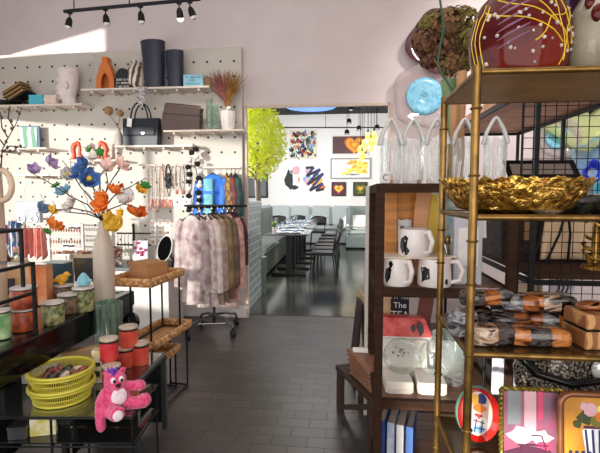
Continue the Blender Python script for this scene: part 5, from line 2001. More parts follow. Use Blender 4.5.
t = T('letter_block', 'small white block with a dark letter at front of leftmost glass bag vase', 'block', (xet(385.5, ezt, EY + .04), EY + .05, ezt + .001), 0)
B(WHITE).box((0, 0, .028), (.045, .03, .055), bev=.003).build('block', t)
lettering('C', .045, t, (0, -.0155, .028), mat('dark_blue_ink', (40, 50, 90), .6))
# dried hydrangeas in a green vase
y = EY + .42
gv = T('hydrangea_vase', 'tall green vase of brown and olive dried hydrangeas on the etagere', 'vase', (xet(447, ezt, y), y, ezt + .001))
zt_ = W(447, 70, y).z - ezt
B(mat('leaf_green_glaze', (112, 140, 92), .4, var=.15)).lathe([(0, 0), (.04, .0), (.055, .08), (.05, .3), (.04, zt_ - .14), (.05, zt_ - .06), (.044, zt_ - .06), (0, zt_ - .1)], seg=24).build('vase', gv, smooth=True)
hyc = [mat('olive_dried_bloom', (134, 124, 58), .9, rgb2=(84, 70, 36), scale=40), mat('brown_dried_bloom', (126, 86, 58), .9, rgb2=(80, 52, 40), scale=40), mat('russet_dried_bloom', (140, 96, 64), .9, rgb2=(94, 84, 44), scale=40)]
for i, (px, py, r) in enumerate(((434, 28, 17), (424, 42, 12), (447, 22, 15), (462, 24, 17), (441, 48, 17), (457, 46, 17), (470, 40, 12), (430, 58, 10), (450, 64, 12), (464, 62, 10))):
    dq = -SY * gv.location.x + CYW * gv.location.y + RND.uniform(-.06, .1)
    c = P(px, py, dq) - gv.location
    R_ = m_at(r, dq)
    st_ = B(stem).tube([(0, 0, zt_ - .12), (c.x * .4, c.y * .4, c.z * .5 + zt_ * .4), c], .004, seg=5)
    so = st_.build('flower_stem', gv)
    b = B(hyc[i % 3])
    for k in range(int(130 * (r / 13))):
        n = Vector((RND.gauss(0, 1), RND.gauss(0, 1), RND.gauss(0, 1))).normalized()
        q = c + n * R_ * RND.uniform(.7, 1.0)
        u = n.orthogonal().normalized()
        v = n.cross(u)
        a = RND.uniform(0, 6)
        u, v = u * math.cos(a) + v * math.sin(a), v * math.cos(a) - u * math.sin(a)
        s_ = .024
        b.face([q - u * s_, q - v * s_ * .7 + n * .006, q + u * s_, q + v * s_ * .7 + n * .006])
    b.build('bloom_head', gv)
for px, lab, hpy, r in ((459, 'turned pale wood candlestick left of the gold shelf post', 72, .026), (451, 'shorter tan wooden candlestick beside green vase on the etagere', 102, .022)):
    y = EY + .3
    t = T('wooden_candlestick', lab, 'candlestick', (xet(px, ezt, y) - (.0 if px > 455 else .01), y - (0 if px > 455 else .07), ezt + .001))
    h = W(px, hpy, y).z - ezt
    B(mat('tan_turned_wood', (190, 142, 96), .5, kind='wood', scale=4)).lathe([(0, 0), (r * 1.3, 0), (r * 1.3, .02), (r * .7, .05), (r, h * .3), (r * .75, h * .5), (r, h * .75), (r * 1.05, h), (r * .6, h), (0, h - .02)], seg=20).build('body', t, smooth=True)
    B(mat('tan_turned_wood', (0, 0, 0))).lathe([(r * 1.35, 0), (r * 1.45, .008), (r * 1.35, .016)], seg=20).build('foot_ring', t, smooth=True)
# long green stem hanging from the ceiling
q = P(438, -20, 2.2)
t = T('hanging_stem', 'thin dark green cord hanging from the ceiling in front of hydrangeas', 'cord', q)
pts = [Vector((0, 0, ZC - q.z))] + [P(x, y_, 2.2) - q for x, y_ in ((439, -20), (440, 0), (444, 28), (441, 42), (438, 60), (441, 72), (452, 90))]
B(mat('dark_green_cord', (44, 84, 62), .5)).tube(pts, .0055, seg=8).build('cord', t, smooth=True)
B(mat('dark_green_cord', (0, 0, 0))).ell(pts[-1], (.009, .009, .014), 8, 6).build('cord_tip', t, smooth=True)

# mugs on the second shelf
cow = bpy.data.materials.new('cow_patch_glaze')
cow.use_nodes = True
nt = cow.node_tree
nz = nt.nodes.new('ShaderNodeTexNoise')
tc = nt.nodes.new('ShaderNodeTexCoord')
rp = nt.nodes.new('ShaderNodeValToRGB')
nz.inputs['Scale'].default_value = 13
nz.inputs['Detail'].default_value = .5
rp.color_ramp.interpolation = 'CONSTANT'
rp.color_ramp.elements[0].color = lin((236, 230, 226))
rp.color_ramp.elements[1].color = lin((22, 20, 22))
rp.color_ramp.elements[1].position = .61
nt.links.new(tc.outputs['Object'], nz.inputs['Vector'])
nt.links.new(nz.outputs['Fac'], rp.inputs['Fac'])
nt.links.new(rp.outputs['Color'], nt.nodes['Principled BSDF'].inputs['Base Color'])
nt.nodes['Principled BSDF'].inputs['Roughness'].default_value = .25
MUGW = mat('white_mug_glaze', (238, 230, 226), .2, var=.03)
BLKG = mat('black_mug_glaze', (20, 18, 20), .25)


def mug(px, y, z0, wpx, hpx, lab, hdl, patch):
    d_ = y
    r = m_at(wpx, d_) / 2
    h = m_at(hpx, d_)
    t = T('cow_mug', lab, 'mug', (xet(px, z0, y), y, z0), 0, 'cow patterned mugs')
    B(MUGW).lathe([(0, 0), (r * .94, 0), (r, .008), (r * .95, h * .6), (r * .9, h), (r * .84, h), (r * .88, h * .5), (r * .9, .02), (0, .015)], seg=32).build('body', t, smooth=True)
    a0 = hdl
    c, s_ = math.cos(a0), math.sin(a0)
    pts = [(c * (r * .86), s_ * (r * .86), h * .88), (c * (r * 1.3), s_ * (r * 1.3), h * .92), (c * (r * 1.6), s_ * (r * 1.6), h * .62), (c * (r * 1.45), s_ * (r * 1.45), h * .25), (c * r * .93, s_ * r * .93, h * .14)]
    B(MUGW).tube(pts, [.012, .013, .012, .011, .011], seg=10).build('handle', t, smooth=True)
    for a, zc, sz in patch:
        b = B(BLKG)
        rr_ = random.Random(int(a * 100))
        poly = []
        for k in range(12):
            an = 2 * PI * k / 12
            q = sz * (1 + rr_.uniform(-.3, .35))
            poly.append((a + q * math.cos(an) / r * .8, zc * h + q * 1.25 * math.sin(an)))

        def rad(z):
            k = z / h
            return (r + (r * .95 - r) * k / .6 if k < .6 else r * .95 - r * .05 * (k - .6) / .4) + .0012
        cen = (math.cos(a) * rad(zc * h), math.sin(a) * rad(zc * h), zc * h)
        vs = [(math.cos(p_) * rad(z), math.sin(p_) * rad(z), z) for p_, z in poly]
        for k in range(12):
            b.face([cen, vs[k], vs[(k + 1) % 12]])
        b.build('black_patch', t)
    return h


hm = mug(397, EY + .095, ez2 + .001, 27, 27, 'cow patterned mug at lower left of the group of three', -1.0, [(-2.5, .45, .03), (-2.2, .8, .016)])
mug(434, EY + .1, ez2 + .001, 33, 27, 'larger cow patterned mug at lower right of the group of three', -.35, [(-2.35, .5, .036), (-1.0, .2, .012)])
t = T('serving_board', 'thin pale board laid across the two lower cow mugs', 'board', (xet(414, ez2, EY + .12), EY + .115, ez2 + hm + .002))
B(mat('pale_ash_board', (226, 208, 190), .5, kind='wood', scale=4)).box((0, 0, .005), (.34, .16, .01), bev=.003).build('board', t)
B(mat('pale_ash_board', (0, 0, 0))).box((.185, 0, .005), (.05, .05, .01), bev=.003).build('handle', t)
mug(414, EY + .11, ez2 + hm + .0125, 31, 26, 'cow patterned mug standing alone on top of the pale board', -1.0, [(-2.5, .5, .034), (-2.2, .22, .018)])

# boards and boxes behind the mugs
oak = mat('honey_oak', (206, 136, 66), .5, kind='wood', scale=4, var=.2)


def lean(nm, px, y, z0, wpx, hpx, mm, lab, cat_, rx=-.12, th=.018, extra=None, ry=0):
    w_, h = m_at(wpx, y), m_at(hpx, y)
    t = T(nm, lab, cat_, (xet(px, z0, y), y, z0 + .001))
    b = B(mm)
    c, s_ = math.cos(rx), math.sin(-rx)
    b.box((0, s_ * h / 2 + th / 2, h / 2 * c + th * abs(s_) / 2), (w_, th, h), rx=rx, ry=ry, bev=.003)
    b.build('panel', t)
    if extra:
        extra(t, w_, h, s_, c)
    return t


def handle_top(t, w_, h, s_, c):
    B(oak).box((0, s_ * (h + .03) + .009, (h + .03) * c), (w_ * .3, .018, .08), rx=-.12, bev=.004).build('handle', t)


def inner_frame(col):
    def f(t, w_, h, s_, c):
        b = B(col)
        for x in (-1, 1):
            b.box((x * w_ * .42, s_ * h / 2 - .004, h / 2 * c), (w_ * .12, .02, h), rx=-.12)
        for z in (.06, .94):
            b.box((0, s_ * h * z - .004, h * z * c), (w_, .02, h * .1), rx=-.12)
        b.build('frame', t)
    return f


lean('cutting_board', 402, EY + .40, ez2, 46, 88, mat('orange_stained_wood', (214, 140, 62), .5, kind='wood', scale=4, var=.2), 'wide orange wooden frame board behind the cow mugs', 'board', extra=inner_frame(oak))
lean('cutting_board', 391, EY + .32, ez2, 12, 90, oak, 'narrow dark oak board at left behind the cow mugs', 'board', extra=handle_top)
lean('small_print', 404.5, EY + .31, ez2, 13, 57, mat('gray_white_print', (214, 212, 210), .6, rgb2=(110, 112, 118), kind='wave', scale=6), 'gray and white card standing behind the top cow mug', 'card', extra=inner_frame(WHITE))
lean('cutting_board', 419, EY + .33, ez2, 14, 84, mat('peach_wood', (222, 160, 110), .5, kind='wood', scale=3), 'peach toned paddle board right of the gray card', 'board', extra=handle_top, ry=.12)
lean('cutting_board', 432, EY + .36, ez2, 15, 90, mat('sunny_yellow_enamel', (236, 196, 60), .4), 'bright yellow enamel board behind the gold rear post', 'board', extra=inner_frame(mat('cream_enamel', (240, 230, 196), .4)), ry=.12)
lean('boxed_print', 467, EY + .12, ez2, 27, 75, mat('pale_gray_box', (196, 198, 206), .6), 'pale gray upright box between the gold posts', 'box', rx=0, th=.06, extra=lambda t, w_, h, s_, c: B(WPAPER).box((0, -.001, h * .5), (w_ * .7, .003, h * .5)).build('label_panel', t))
y = EY + .2
t = T('spoon_rest', 'gilt filigree spoon set standing in a small jar by the gray box', 'utensils', (xet(450, ez2, y), y, ez2 + .001))
B(mat('amber_jar', (206, 140, 60), .3)).lathe([(0, 0), (.03, 0), (.036, .06), (.03, .09), (.026, .09), (0, .08)], seg=18).build('jar', t, smooth=True)
for k in range(4):
    x = -.02 + .013 * k
    B(BRASS if k % 2 else CHROME).tube([(x * .5, 0, .03), (x, .01, .16), (x * 1.6, .014, .2)], .004, seg=6).ell((x * 1.7, .014, .22), (.014, .006, .024), 8, 6).build('spoon', t, smooth=True)
lean('turquoise_print', 453, EY + .45, ez2, 17, 105, mat('turquoise_white_print', (90, 190, 206), .6, rgb2=(238, 238, 234), kind='noise', scale=14), 'turquoise and white print at the back of the etagere', 'picture', extra=inner_frame(WHITE))

# third shelf
slate = mat('chalk_black', (30, 27, 36), .8)
ty = EY + .52


def tea(t, w_, h, s_, c):
    for z, tx_, sz in ((.815, 'MY TEE', .034), (.715, 'The', .05), (.6, 'TEA', .062)):
        lettering(tx_, sz, t, (0, s_ * h * z - .0025, h * z * c), WPAPER, rx=PI / 2 - .12 * 0)


lean('chalk_sign', 399, ty - .02, ez3, 18, 84, slate, 'black chalk sign with white TEA lettering on third shelf', 'sign', extra=tea, rx=-.0, th=.012)
t = T('tea_box', 'red and white printed tea gift box standing tilted under the chalk sign', 'box', (xet(404, ez3, EY + .36), EY + .38, ez3 + .001), 0)
hb = W(404, 337, EY + .36).z - ez3
ht = W(404, 318, EY + .4).z - ez3
B(mat('red_white_print', (206, 34, 48), .5, rgb2=(236, 120, 110), kind='noise', scale=12)).rings([[(-.17, -.02, hb), (.16, -.02, hb), (.16, .08, hb), (-.17, .08, hb)], [(-.17, .02, ht), (.12, .02, ht), (.12, .1, ht), (-.17, .1, ht)]]).build('printed_lid', t)
B(WPAPER).box((0, .03, hb / 2), (.33, .1, hb)).build('box_base', t)
B(mat('green_gray_band', (150, 160, 150), .6)).box((-.06, -.022, hb - .03), (.2, .004, .03)).build('label_band', t)
b = B(BLKG)
b.prism(blobp(.09, 0, .02, .035, 10, .35, 4), (0, .0, (hb + ht) / 2), (1, 0, 0), (0, .25, .97), (0, -.01, 0)).prism(blobp(.05, -.005, .012, .02, 9, .3, 5), (0, .0, (hb + ht) / 2), (1, 0, 0), (0, .25, .97), (0, -.01, 0))
b.build('black_motif', t)
# glass platters on white boards
wb_ = mat('white_marble', (240, 234, 226), .3, rgb2=(226, 214, 200), scale=6)
for i, (px, lab) in enumerate(((398, 'white marble board at left on third shelf'), (431, 'white marble board at right on third shelf'))):
    t = T('marble_board', lab, 'board', (xet(px, ez3, EY + .14), EY + .16, ez3 + .001), .02 - .05 * i, 'white marble boards')
    B(wb_).box((0, .03, .03), (.148, .2, .06), bev=.005).build('board', t)
    B(mat('marble_foot', (206, 200, 190), .5)).box((0, -.07, .012), (.12, .01, .024)).build('foot_strip', t)
cg = glass('etched_glass', (246, 250, 248), .1, .06, .35)
for i, (px, lab) in enumerate(((401, 'oval clear glass platter leaning at left on the marble boards'), (436, 'oval clear glass platter leaning at right on the marble boards'))):
    y = EY + .2
    t = T('glass_platter', lab, 'platter', (xet(px, ez3, y), y, ez3 + .062), .1, 'clear glass platters')
    b = B(cg)

    def f(r, a, z):
        return (math.cos(a) * r * 1.0, .02 + z + math.sin(a) * r * .25, .1 + math.sin(a) * r * .92)
    rs = [[f(r, 2 * PI * j / 36, z) for j in range(36)] for r, z in ((.01, .02), (.05, .02), (.08, -.0), (.1, -.02), (.102, -.014), (.08, .008))]
    b.rings(rs, cap=False)
    b.build('dish', t, smooth=True)
    b = B(mat('dark_bead_decor', (70, 66, 70), .4, rgb2=(220, 220, 214), scale=80))
    for k in range(18):
        a = RND.uniform(0, 6.28)
        q = RND.uniform(0, .045)
        b.ell((math.cos(a) * q, .03 + .01 * math.sin(a) - .01, .12 + math.sin(a) * q * .7), (.008, .006, .008), 6, 5)
    b.build('raised_beads', t, smooth=True)
t = T('glass_bowl', 'large ribbed clear glass bowl behind the gold rear post', 'bowl', (xet(452, ez3, EY + .26), EY + .26, ez3 + .001))
B(cg).lathe([(0, .012), (.06, .0), (.085, .06), (.115, .2), (.12, .27), (.114, .27), (.11, .2), (.08, .07), (0, .02)], seg=48, rib=.02, nr=24).build('bowl', t, smooth=True)
B(cg).lathe([(.05, 0), (.06, .004), (.055, .012)], seg=24).build('foot_ring', t, smooth=True)
lean('wooden_plaque', 424, EY + .5, ez3, 14, 92, mat('red_brown_panel', (120, 52, 38), .5, kind='wood', scale=4), 'red brown wooden panel at the back of the third shelf', 'board', extra=handle_top, ry=.15)
lean('wooden_plaque', 383, EY + .5, ez3, 16, 86, mat('tan_panel', (206, 166, 122), .5, kind='wood', scale=4), 'tan wooden panel at back left of the third shelf', 'board', extra=handle_top)
lean('marble_tray', 402, EY + .3, ez3, 50, 37, wb_, 'large white marble slab leaning behind the left glass platter', 'board', rx=-.16, extra=lambda t, w_, h, s_, c: B(mat('marble_foot', (0, 0, 0))).box((0, .0, .006), (w_ * .8, .03, .012)).build('foot_strip', t))
# books standing at the bottom
for i, (px, mm, lab) in enumerate(((383, mat('blue_book_cloth', (52, 84, 156), .6), 'bright blue book leftmost on the bottom shelf'), (392, mat('white_blue_cloth', (214, 218, 226), .6, rgb2=(160, 176, 206), scale=12), 'pale blue and white book second on the bottom shelf'), (401, mat('cream_cloth', (206, 204, 206), .6), 'cream book third on the bottom shelf'), (410, mat('denim_cloth', (70, 104, 166), .6), 'denim blue book rightmost on the bottom shelf'))):
    y = EY + .16
    t = T('book', lab, 'book', (xet(px + 1, ez4, y), y, ez4 + .001), -.25, 'books on the bottom shelf')
    h = W(px, 412 + i * 2, y).z - ez4
    B(mm).box((-.0165, 0, h / 2), (.004, .2, h)).box((.0165, 0, h / 2), (.004, .2, h)).box((0, -.1, h / 2), (.036, .004, h)).build('cover', t)
    B(mat('cream_pages', (0, 0, 0))).box((0, .002, h / 2), (.028, .19, h - .01)).build('pages', t)

# ------------------------------------------------------------------ bench left of the etagere
bt = .29
q0, q1 = G(335, 365, bt), G(374, 402, bt)
d_ = (q1 - q0)
ba = math.atan2(d_.y, d_.x)
bn = T('bench', 'low rustic wooden bench with crossed brace beside the etagere', 'bench', (q0.x, q0.y, 0), ba)
ow = mat('old_brown_wood', (62, 43, 33), .8, kind='wood', scale=4, var=.3)
LB = d_.length
b = B(ow)
for k in range(2):
    b.box((LB / 2, .05 + .1 * k, bt - .018), (LB, .094, .036), bev=.003)
b.build('top_board', bn)
for x in (.05, LB - .05):
    for y in (.02, .18):
        B(ow).box((x, y, (bt - .036) / 2), (.06, .035, bt - .036), bev=.003).build('leg', bn)
b = B(ow)
b.box((LB / 2, .02, (bt - .04) / 2), (.03, .025, math.hypot(LB - .12, bt - .08)), ry=math.atan2(LB - .12, bt - .08))
b.build('cross_brace', bn)
t = T('leather_pouches', 'stack of folded brown leather pouches lying on the bench', 'pouches', tuple(q0.lerp(q1, .55) + Vector((.06, .0, .0005))), ba)
lt_ = mat('tan_leather', (136, 92, 68), .5, var=.15)
for i in range(6):
    b = B(mat('tan_leather_%d' % i if False else 'tan_leather', (0, 0, 0)))
    off = .008 * i
    b.grid(lambda u, v, i=i, off=off: (-.16 + .3 * u - off, -.03 + .15 * v, .012 + .018 * i + .03 * math.sin(u * PI) * (.2 + .12 * i) + .05 * (1 - u) ** 3 * (i / 5)), 10, 3)
    b.build('folded_pouch', t, smooth=True, thick=.009)
B(WPAPER).cyl((-.17, .0, .15), (-.13, .1, .15), .022, seg=12).build('paper_roll', t, smooth=True)
# dark tall folding board behind
q = P(360, 372, 3.1)
t = T('folding_board', 'tall dark brown folding sandwich board behind the bench', 'board', (q.x + .02, q.y + .1, 0), VW)
hz = P(362, 306, 3.15).z
db = mat('dark_maroon_board', (44, 24, 26), .6)
B(db).rings([[(-.07, -.03, .0), (-.05, -.03, 0), (-.05, .3, 0), (-.07, .3, 0)], [(-.012, -.0, hz), (.0, -.0, hz), (.0, .26, hz), (-.012, .26, hz)]]).build('front_leaf', t)
B(mat('tan_board', (0, 0, 0))).rings([[(.06, -.03, .0), (.08, -.03, 0), (.08, .3, 0), (.06, .3, 0)], [(.004, -.0, hz + .06), (.016, -.0, hz + .06), (.016, .26, hz + .06), (.004, .26, hz + .06)]]).build('rear_leaf', t)

# ------------------------------------------------------------------ gilded bamboo shelf
GYF, GYB = 1.25, 1.64
gx = W(472, 250, GYF).x
GW = .86
gz = [W(540, 212, GYF).z - 1.0, 0, 0, 0]
gzt, gz2, gz3 = W(540, 68, GYF).z, W(540, 215.5, GYF).z, W(540, 354.5, GYF).z
gz4 = gz3 - (gz2 - gz3)
gs_ = T('bamboo_shelf', 'gilded bamboo style etagere with brown glass shelves at far right', 'shelf', (0, 0, 0))
bam = mat('gilded_bamboo', (128, 98, 50), .3, .8, var=.3, scale=24)
for x in (gx, gx + GW):
    for y, r in ((GYF, .0118), (GYB, .0118)):
        b = B(bam)
        b.cyl((x, y, 0), (x, y, gzt + .01), r, seg=16)
        for z in (.2, .5, .78, 1.0, 1.2, 1.32, 1.5, 1.68):
            b.tube(arc((x, y, z), r + .001, 0, 2 * PI, 14, plane='xy')[:-1], .0035, seg=6, closed=True)
        b.build('post', gs_, smooth=True)
gl_ = mat('brown_mirror_glass', (74, 54, 32), .14, .2, var=.15, coat=.4)
gtop = mat('gilded_board', (168, 132, 76), .45, .2, var=.12)
for z in (gzt, gz2, gz3, gz4):
    b = B(bam)
    for y in (GYF, GYB):
        b.cyl((gx + .01, y, z - .006), (gx + GW - .01, y, z - .006), .009, seg=10)
    for x in (gx, gx + GW):
        b.cyl((x, GYF + .01, z - .006), (x, GYB - .01, z - .006), .009, seg=10)
    b.build('shelf_rail', gs_, smooth=True)
    B(gtop if z == gzt else gl_).box((gx + GW / 2, (GYF + GYB) / 2, z - .007), (GW - .012, GYB - GYF - .012, .012)).build('shelf_glass', gs_)


def xg(px, z, y):
    return xet(px, z, y)


GT = .0005
# vases on the top
rg = mat('oxblood_glass', (66, 8, 16), .1, rgb2=(112, 32, 18), scale=5, spec=.25)
y = 1.44
v = T('art_glass_vase', 'big oxblood art glass vase with yellow threads on top of the bamboo shelf', 'vase', (xg(517, gzt, y), y, gzt + GT))
R0 = m_at(44, 1.44)
prof = [(0, 0), (R0 * .8, .0), (R0 * .93, .05), (R0, .12), (R0 * .96, .18), (R0 * .8, .235), (R0 * .5, .28), (R0 * .38, .32), (R0 * .45, .35)]
B(rg).lathe(prof, seg=40, sy=.95).build('body', v, smooth=True)
ythr = mat('yellow_glass_thread', (226, 190, 40), .2)


def on_prof(a, z):
    for i in range(1, len(prof) - 1):
        r0, z0 = prof[i]
        r1, z1 = prof[i + 1]
        if z0 <= z <= z1:
            r = r0 + (r1 - r0) * (z - z0) / (z1 - z0)
            return Vector((math.cos(a) * r * 1.004, math.sin(a) * r * .955, z))
    return Vector((0, 0, z))


b = B(ythr)
for a0, a1, z0, z1 in ((-2.9, -2.75, .01, .23), (-2.75, -2.6, .0, .22), (-3.0, -2.95, .02, .2), (-2.65, -1.0, .2, .1), (-2.4, -.9, .23, .12), (-1.9, -.7, .25, .08), (-1.3, -.85, .27, .05), (-1.1, -.6, .24, .1), (-1.6, -.9, .1, .19), (-.95, -.75, .04, .2)):
    pts = []
    for k in range(12):
        f = k / 11
        pts.append(on_prof(a0 + (a1 - a0) * f + .05 * math.sin(f * 9), max(.002, z0 + (z1 - z0) * f + .01 * math.sin(f * 7 + a0))))
    b.tube(pts, .0016, seg=5)
b.build('yellow_threads', v)
mur = mat('pale_murrine', (230, 206, 180), .25, rgb2=(150, 150, 160), scale=50)
for k in range(38):
    a, z = RND.uniform(-2.6, -.5), RND.uniform(.02, .2)
    q = on_prof(a, z)
    s_ = RND.uniform(.003, .0065)
    B(mur).ell(q, (s_, s_, s_), 8, 5).build('murrine_dot', v, smooth=True)
b = B(mat('mauve_streak', (136, 96, 120), .2))
for k in range(7):
    z = .08 + .022 * k
    b.tube([on_prof(-2.3 + .2 * j + .06 * k * 0, z + .012 * j) for j in range(4)], [.001, .0035, .003, .001], seg=5)
b.build('mauve_streaks', v)
v = T('purple_vase', 'tall plum purple glass vase between oxblood vase and white vase', 'vase', (xg(563, gzt, 1.53), 1.56, gzt + GT))
B(mat('plum_glass', (62, 26, 56), .12, spec=.3)).lathe([(0, 0), (.05, 0), (.06, .06), (.07, .2), (.075, .34), (.07, .34), (0, .3)], seg=28).build('body', v, smooth=True)
B(mat('plum_glass', (0, 0, 0))).lathe([(.07, .335), (.08, .342), (.074, .35), (.068, .34)], seg=28).build('lip', v, smooth=True)
v = T('smoky_vase', 'smoky white glass vase with oxblood drips at upper right corner', 'vase', (xg(607, gzt, 1.4), 1.4, gzt + GT))
B(mat('smoky_pearl_glass', (168, 162, 144), .1, rgb2=(120, 112, 96), scale=6, coat=.6)).lathe([(0, 0), (.085, 0), (.11, .06), (.118, .14), (.1, .2), (.07, .25), (.06, .3)], seg=32, cap=True).build('body', v, smooth=True)
b = B(rg)
for a, z, s_ in ((-2.3, .16, .02), (-1.9, .2, .024), (-2.55, .2, .016), (-1.5, .17, .02), (-1.2, .21, .02)):
    rr_ = .118 - (z - .14) * .3
    b.ell((math.cos(a) * rr_, math.sin(a) * rr_, z), (s_, s_ * .6, s_ * 1.3), 10, 7)
b.build('oxblood_drips', v, smooth=True)

# gold leaf bowl on the second shelf
gold2 = mat('hammered_gold_leaf', (150, 100, 32), .25, .9, rgb2=(250, 206, 104), kind='noise', scale=60, bump=1)
y = 1.44
gb = T('gold_bowl', 'wide hammered gold leaf bowl with ragged rim on the second shelf', 'bowl', (xg(513, gz2, y), y, gz2 + GT))
RB = m_at(67, 1.44)
prof = [(.001, 0), (RB * .5, .0), (RB * .74, .012), (RB * .88, .045), (RB, .1), (RB * .985, .103), (RB * .86, .05), (RB * .7, .02), (.001, .012)]


def crumple(p, a):
    k = min(1, p.z / .06)
    n = noise.noise(Vector((math.cos(a) * 7, math.sin(a) * 7, p.z * 50)))
    n2 = noise.noise(Vector((math.cos(a) * 16, math.sin(a) * 16, p.z * 90 + 3)))
    return Vector((p.x * (1 + .05 * n + .05 * n2 * k), p.y * (1 + .05 * n + .05 * n2 * k) * .82, p.z + .016 * k * n2 + (.002 if p.z < .01 else 0) * 0))


prof2 = []
for i in range(len(prof) - 1):
    for k in range(4):
        prof2.append((prof[i][0] + (prof[i + 1][0] - prof[i][0]) * k / 4, prof[i][1] + (prof[i + 1][1] - prof[i][1]) * k / 4))
prof2.append(prof[-1])
B(gold2).lathe(prof2, seg=150, fn=crumple).build('bowl', gb, smooth=True, autosmooth=25)
for i, (px, w_, h, lab) in enumerate(((572, .075, .05, 'black stone bowl right of the gold leaf bowl'), (606, .08, .055, 'dark gray stone bowl at the right edge of the second shelf'))):
    y = 1.42
    t = T('stone_bowl', lab, 'bowl', (xg(px, gz2, y), y, gz2 + GT), 0, 'stone bowls')
    B(mat('black_stone', (26, 28, 24), .2, rgb2=(60, 60, 50), scale=40, bump=.5)).lathe([(0, 0), (w_ * .6, 0), (w_, h * .7), (w_ * .95, h), (w_ * .85, h * .95), (w_ * .5, .014), (0, .012)], seg=22).jitter(.004, 40).build('bowl', t, smooth=True)
    b = B(mat('clear_marble', (200, 206, 206), .1))
    for k in range(5):
        b.ell((math.cos(k * 1.26) * .03, math.sin(k * 1.26) * .03, h * .8), (.016,) * 3, 8, 6)
    b.build('glass_pebble', t, smooth=True)
t = T('crystal_dish', 'small flat crystal dish at the front of the second shelf', 'dish', (xg(545, gz2, 1.31), 1.295, gz2 + GT))
B(cg).lathe([(0, .003), (.03, .001), (.042, .012), (.039, .013), (.028, .005), (0, .006)], seg=24, rib=.04, nr=12).build('dish', t, smooth=True)

# horn and wood boxes on the third shelf
def horn(name, cols, scale, seed):
    m = bpy.data.materials.new(name)
    m.use_nodes = True
    nt = m.node_tree
    b = nt.nodes['Principled BSDF']
    b.inputs['Roughness'].default_value = .1
    b.inputs['Coat Weight'].default_value = .3
    tc = nt.nodes.new('ShaderNodeTexCoord')
    mp = nt.nodes.new('ShaderNodeMapping')
    mp.inputs['Location'].default_value = (seed, seed * 1.7, seed * .6)
    mp.inputs['Scale'].default_value = (1, 1.5, 3.5)
    nz = nt.nodes.new('ShaderNodeTexNoise')
    nz.inputs['Scale'].default_value = scale
    nz.inputs['Detail'].default_value = 2
    nz.inputs['Distortion'].default_value = 1.2
    rp = nt.nodes.new('ShaderNodeValToRGB')
    el = rp.color_ramp.elements
    for k, c in enumerate(cols):
        p_ = .34 + .32 * k / (len(cols) - 1)
        e = el[k] if k < 2 else el.new(p_)
        e.position = p_
        e.color = lin(c)
    nt.links.new(tc.outputs['Object'], mp.inputs['Vector'])
    nt.links.new(mp.outputs['Vector'], nz.inputs['Vector'])
    nt.links.new(nz.outputs['Fac'], rp.inputs['Fac'])
    nt.links.new(rp.outputs['Color'], b.inputs['Base Color'])
    return m


hm_ = [horn('amber_horn', [(60, 30, 16), (170, 100, 50), (196, 128, 70), (90, 50, 28)], 9, 1), horn('black_horn', [(10, 8, 8), (24, 20, 20), (90, 80, 78), (12, 10, 10)], 12, 2),
       horn('pale_horn', [(40, 28, 24), (160, 124, 96), (206, 184, 164), (70, 50, 40)], 11, 3), horn('chestnut_horn', [(34, 18, 12), (120, 62, 32), (168, 98, 50), (26, 16, 14)], 9, 4),
       horn('gray_horn', [(20, 18, 20), (96, 92, 96), (160, 156, 158), (30, 26, 28)], 12, 5)]


def horn_box(px, y, z0, l, w_, h, rz, ms, lab):
    t = T('horn_box', lab, 'box', (xg(px, z0, y), y, z0 + GT), rz, 'polished horn boxes')
    n = len(ms)
    for i, k in enumerate(ms):
        rs = []
        for j in range(7):
            x = -l / 2 + l * (i + j / 6) / n
            e = 1 - (abs(x) / (l / 2)) ** 6 * .35
            ring = []
            for q in range(16):
                a = 2 * PI * q / 16
                c, s_ = math.cos(a), math.sin(a)
                ring.append((x, math.copysign(abs(c) ** .55, c) * w_ / 2 * e, h / 2 + math.copysign(abs(s_) ** .6, s_) * h / 2 * (e if s_ > 0 else 1)))
            rs.append(ring)
        B(hm_[k]).rings(rs).build(('box_body', 'inlay_band', 'end_cap', 'inlay_panel', 'end_cap')[i % 5], t, smooth=True)
    return t


horn_box(492, 1.325, gz3, .12, .075, .062, .16, (2, 1), 'pale horn box with black end at the front left of third shelf')
horn_box(536, 1.335, gz3, .17, .085, .055, -.05, (0, 1, 0), 'long amber horn box with broad black band at the front of third shelf')
horn_box(470, 1.43, gz3, .15, .09, .085, .7, (4, 1, 1), 'gray and black rounded horn box at the left end of third shelf')
horn_box(508, 1.45, gz3, .12, .09, .068, .1, (1, 3), 'black and chestnut horn box at the back of third shelf')
horn_box(546, 1.47, gz3, .14, .09, .066, -.1, (3, 4, 0), 'chestnut striped horn box at the back right of third shelf')
horn_box(486, 1.455, gz3 + .087, .16, .08, .05, .25, (1, 0, 4), 'black and amber horn box stacked on top at the left')
horn_box(520, 1.465, gz3 + .07, .1, .08, .05, -.15, (4, 3), 'gray and chestnut horn box stacked on top in the middle')
horn_box(548, 1.47, gz3 + .068, .15, .085, .058, -.1, (0, 2, 1), 'amber and cream horn box stacked on top at the right')
for k, (px, z, lab) in enumerate(((590, 0, 'lower half pale wooden block box at right of third shelf'),)):
    t = T('wooden_box', 'two tiered striped wooden box at the right end of third shelf', 'box', (xg(601, gz3, 1.36), 1.36, gz3 + GT), .1)
    pw = mat('striped_olive_wood', (196, 146, 96), .4, rgb2=(140, 90, 54), kind='wave', scale=8)
    B(pw).box((0, 0, .026), (.17, .12, .052), bev=.005).build('box_base', t)
    B(pw).box((0, 0, .08), (.165, .115, .044), bev=.005).build('lid', t)
    B(BLACKG).box((0, 0, .055), (.16, .11, .006)).build('dark_seam', t)
    B(hm_[3]).ell((-.03, .0, .115), (.05, .03, .016)).build('grip', t, smooth=True)

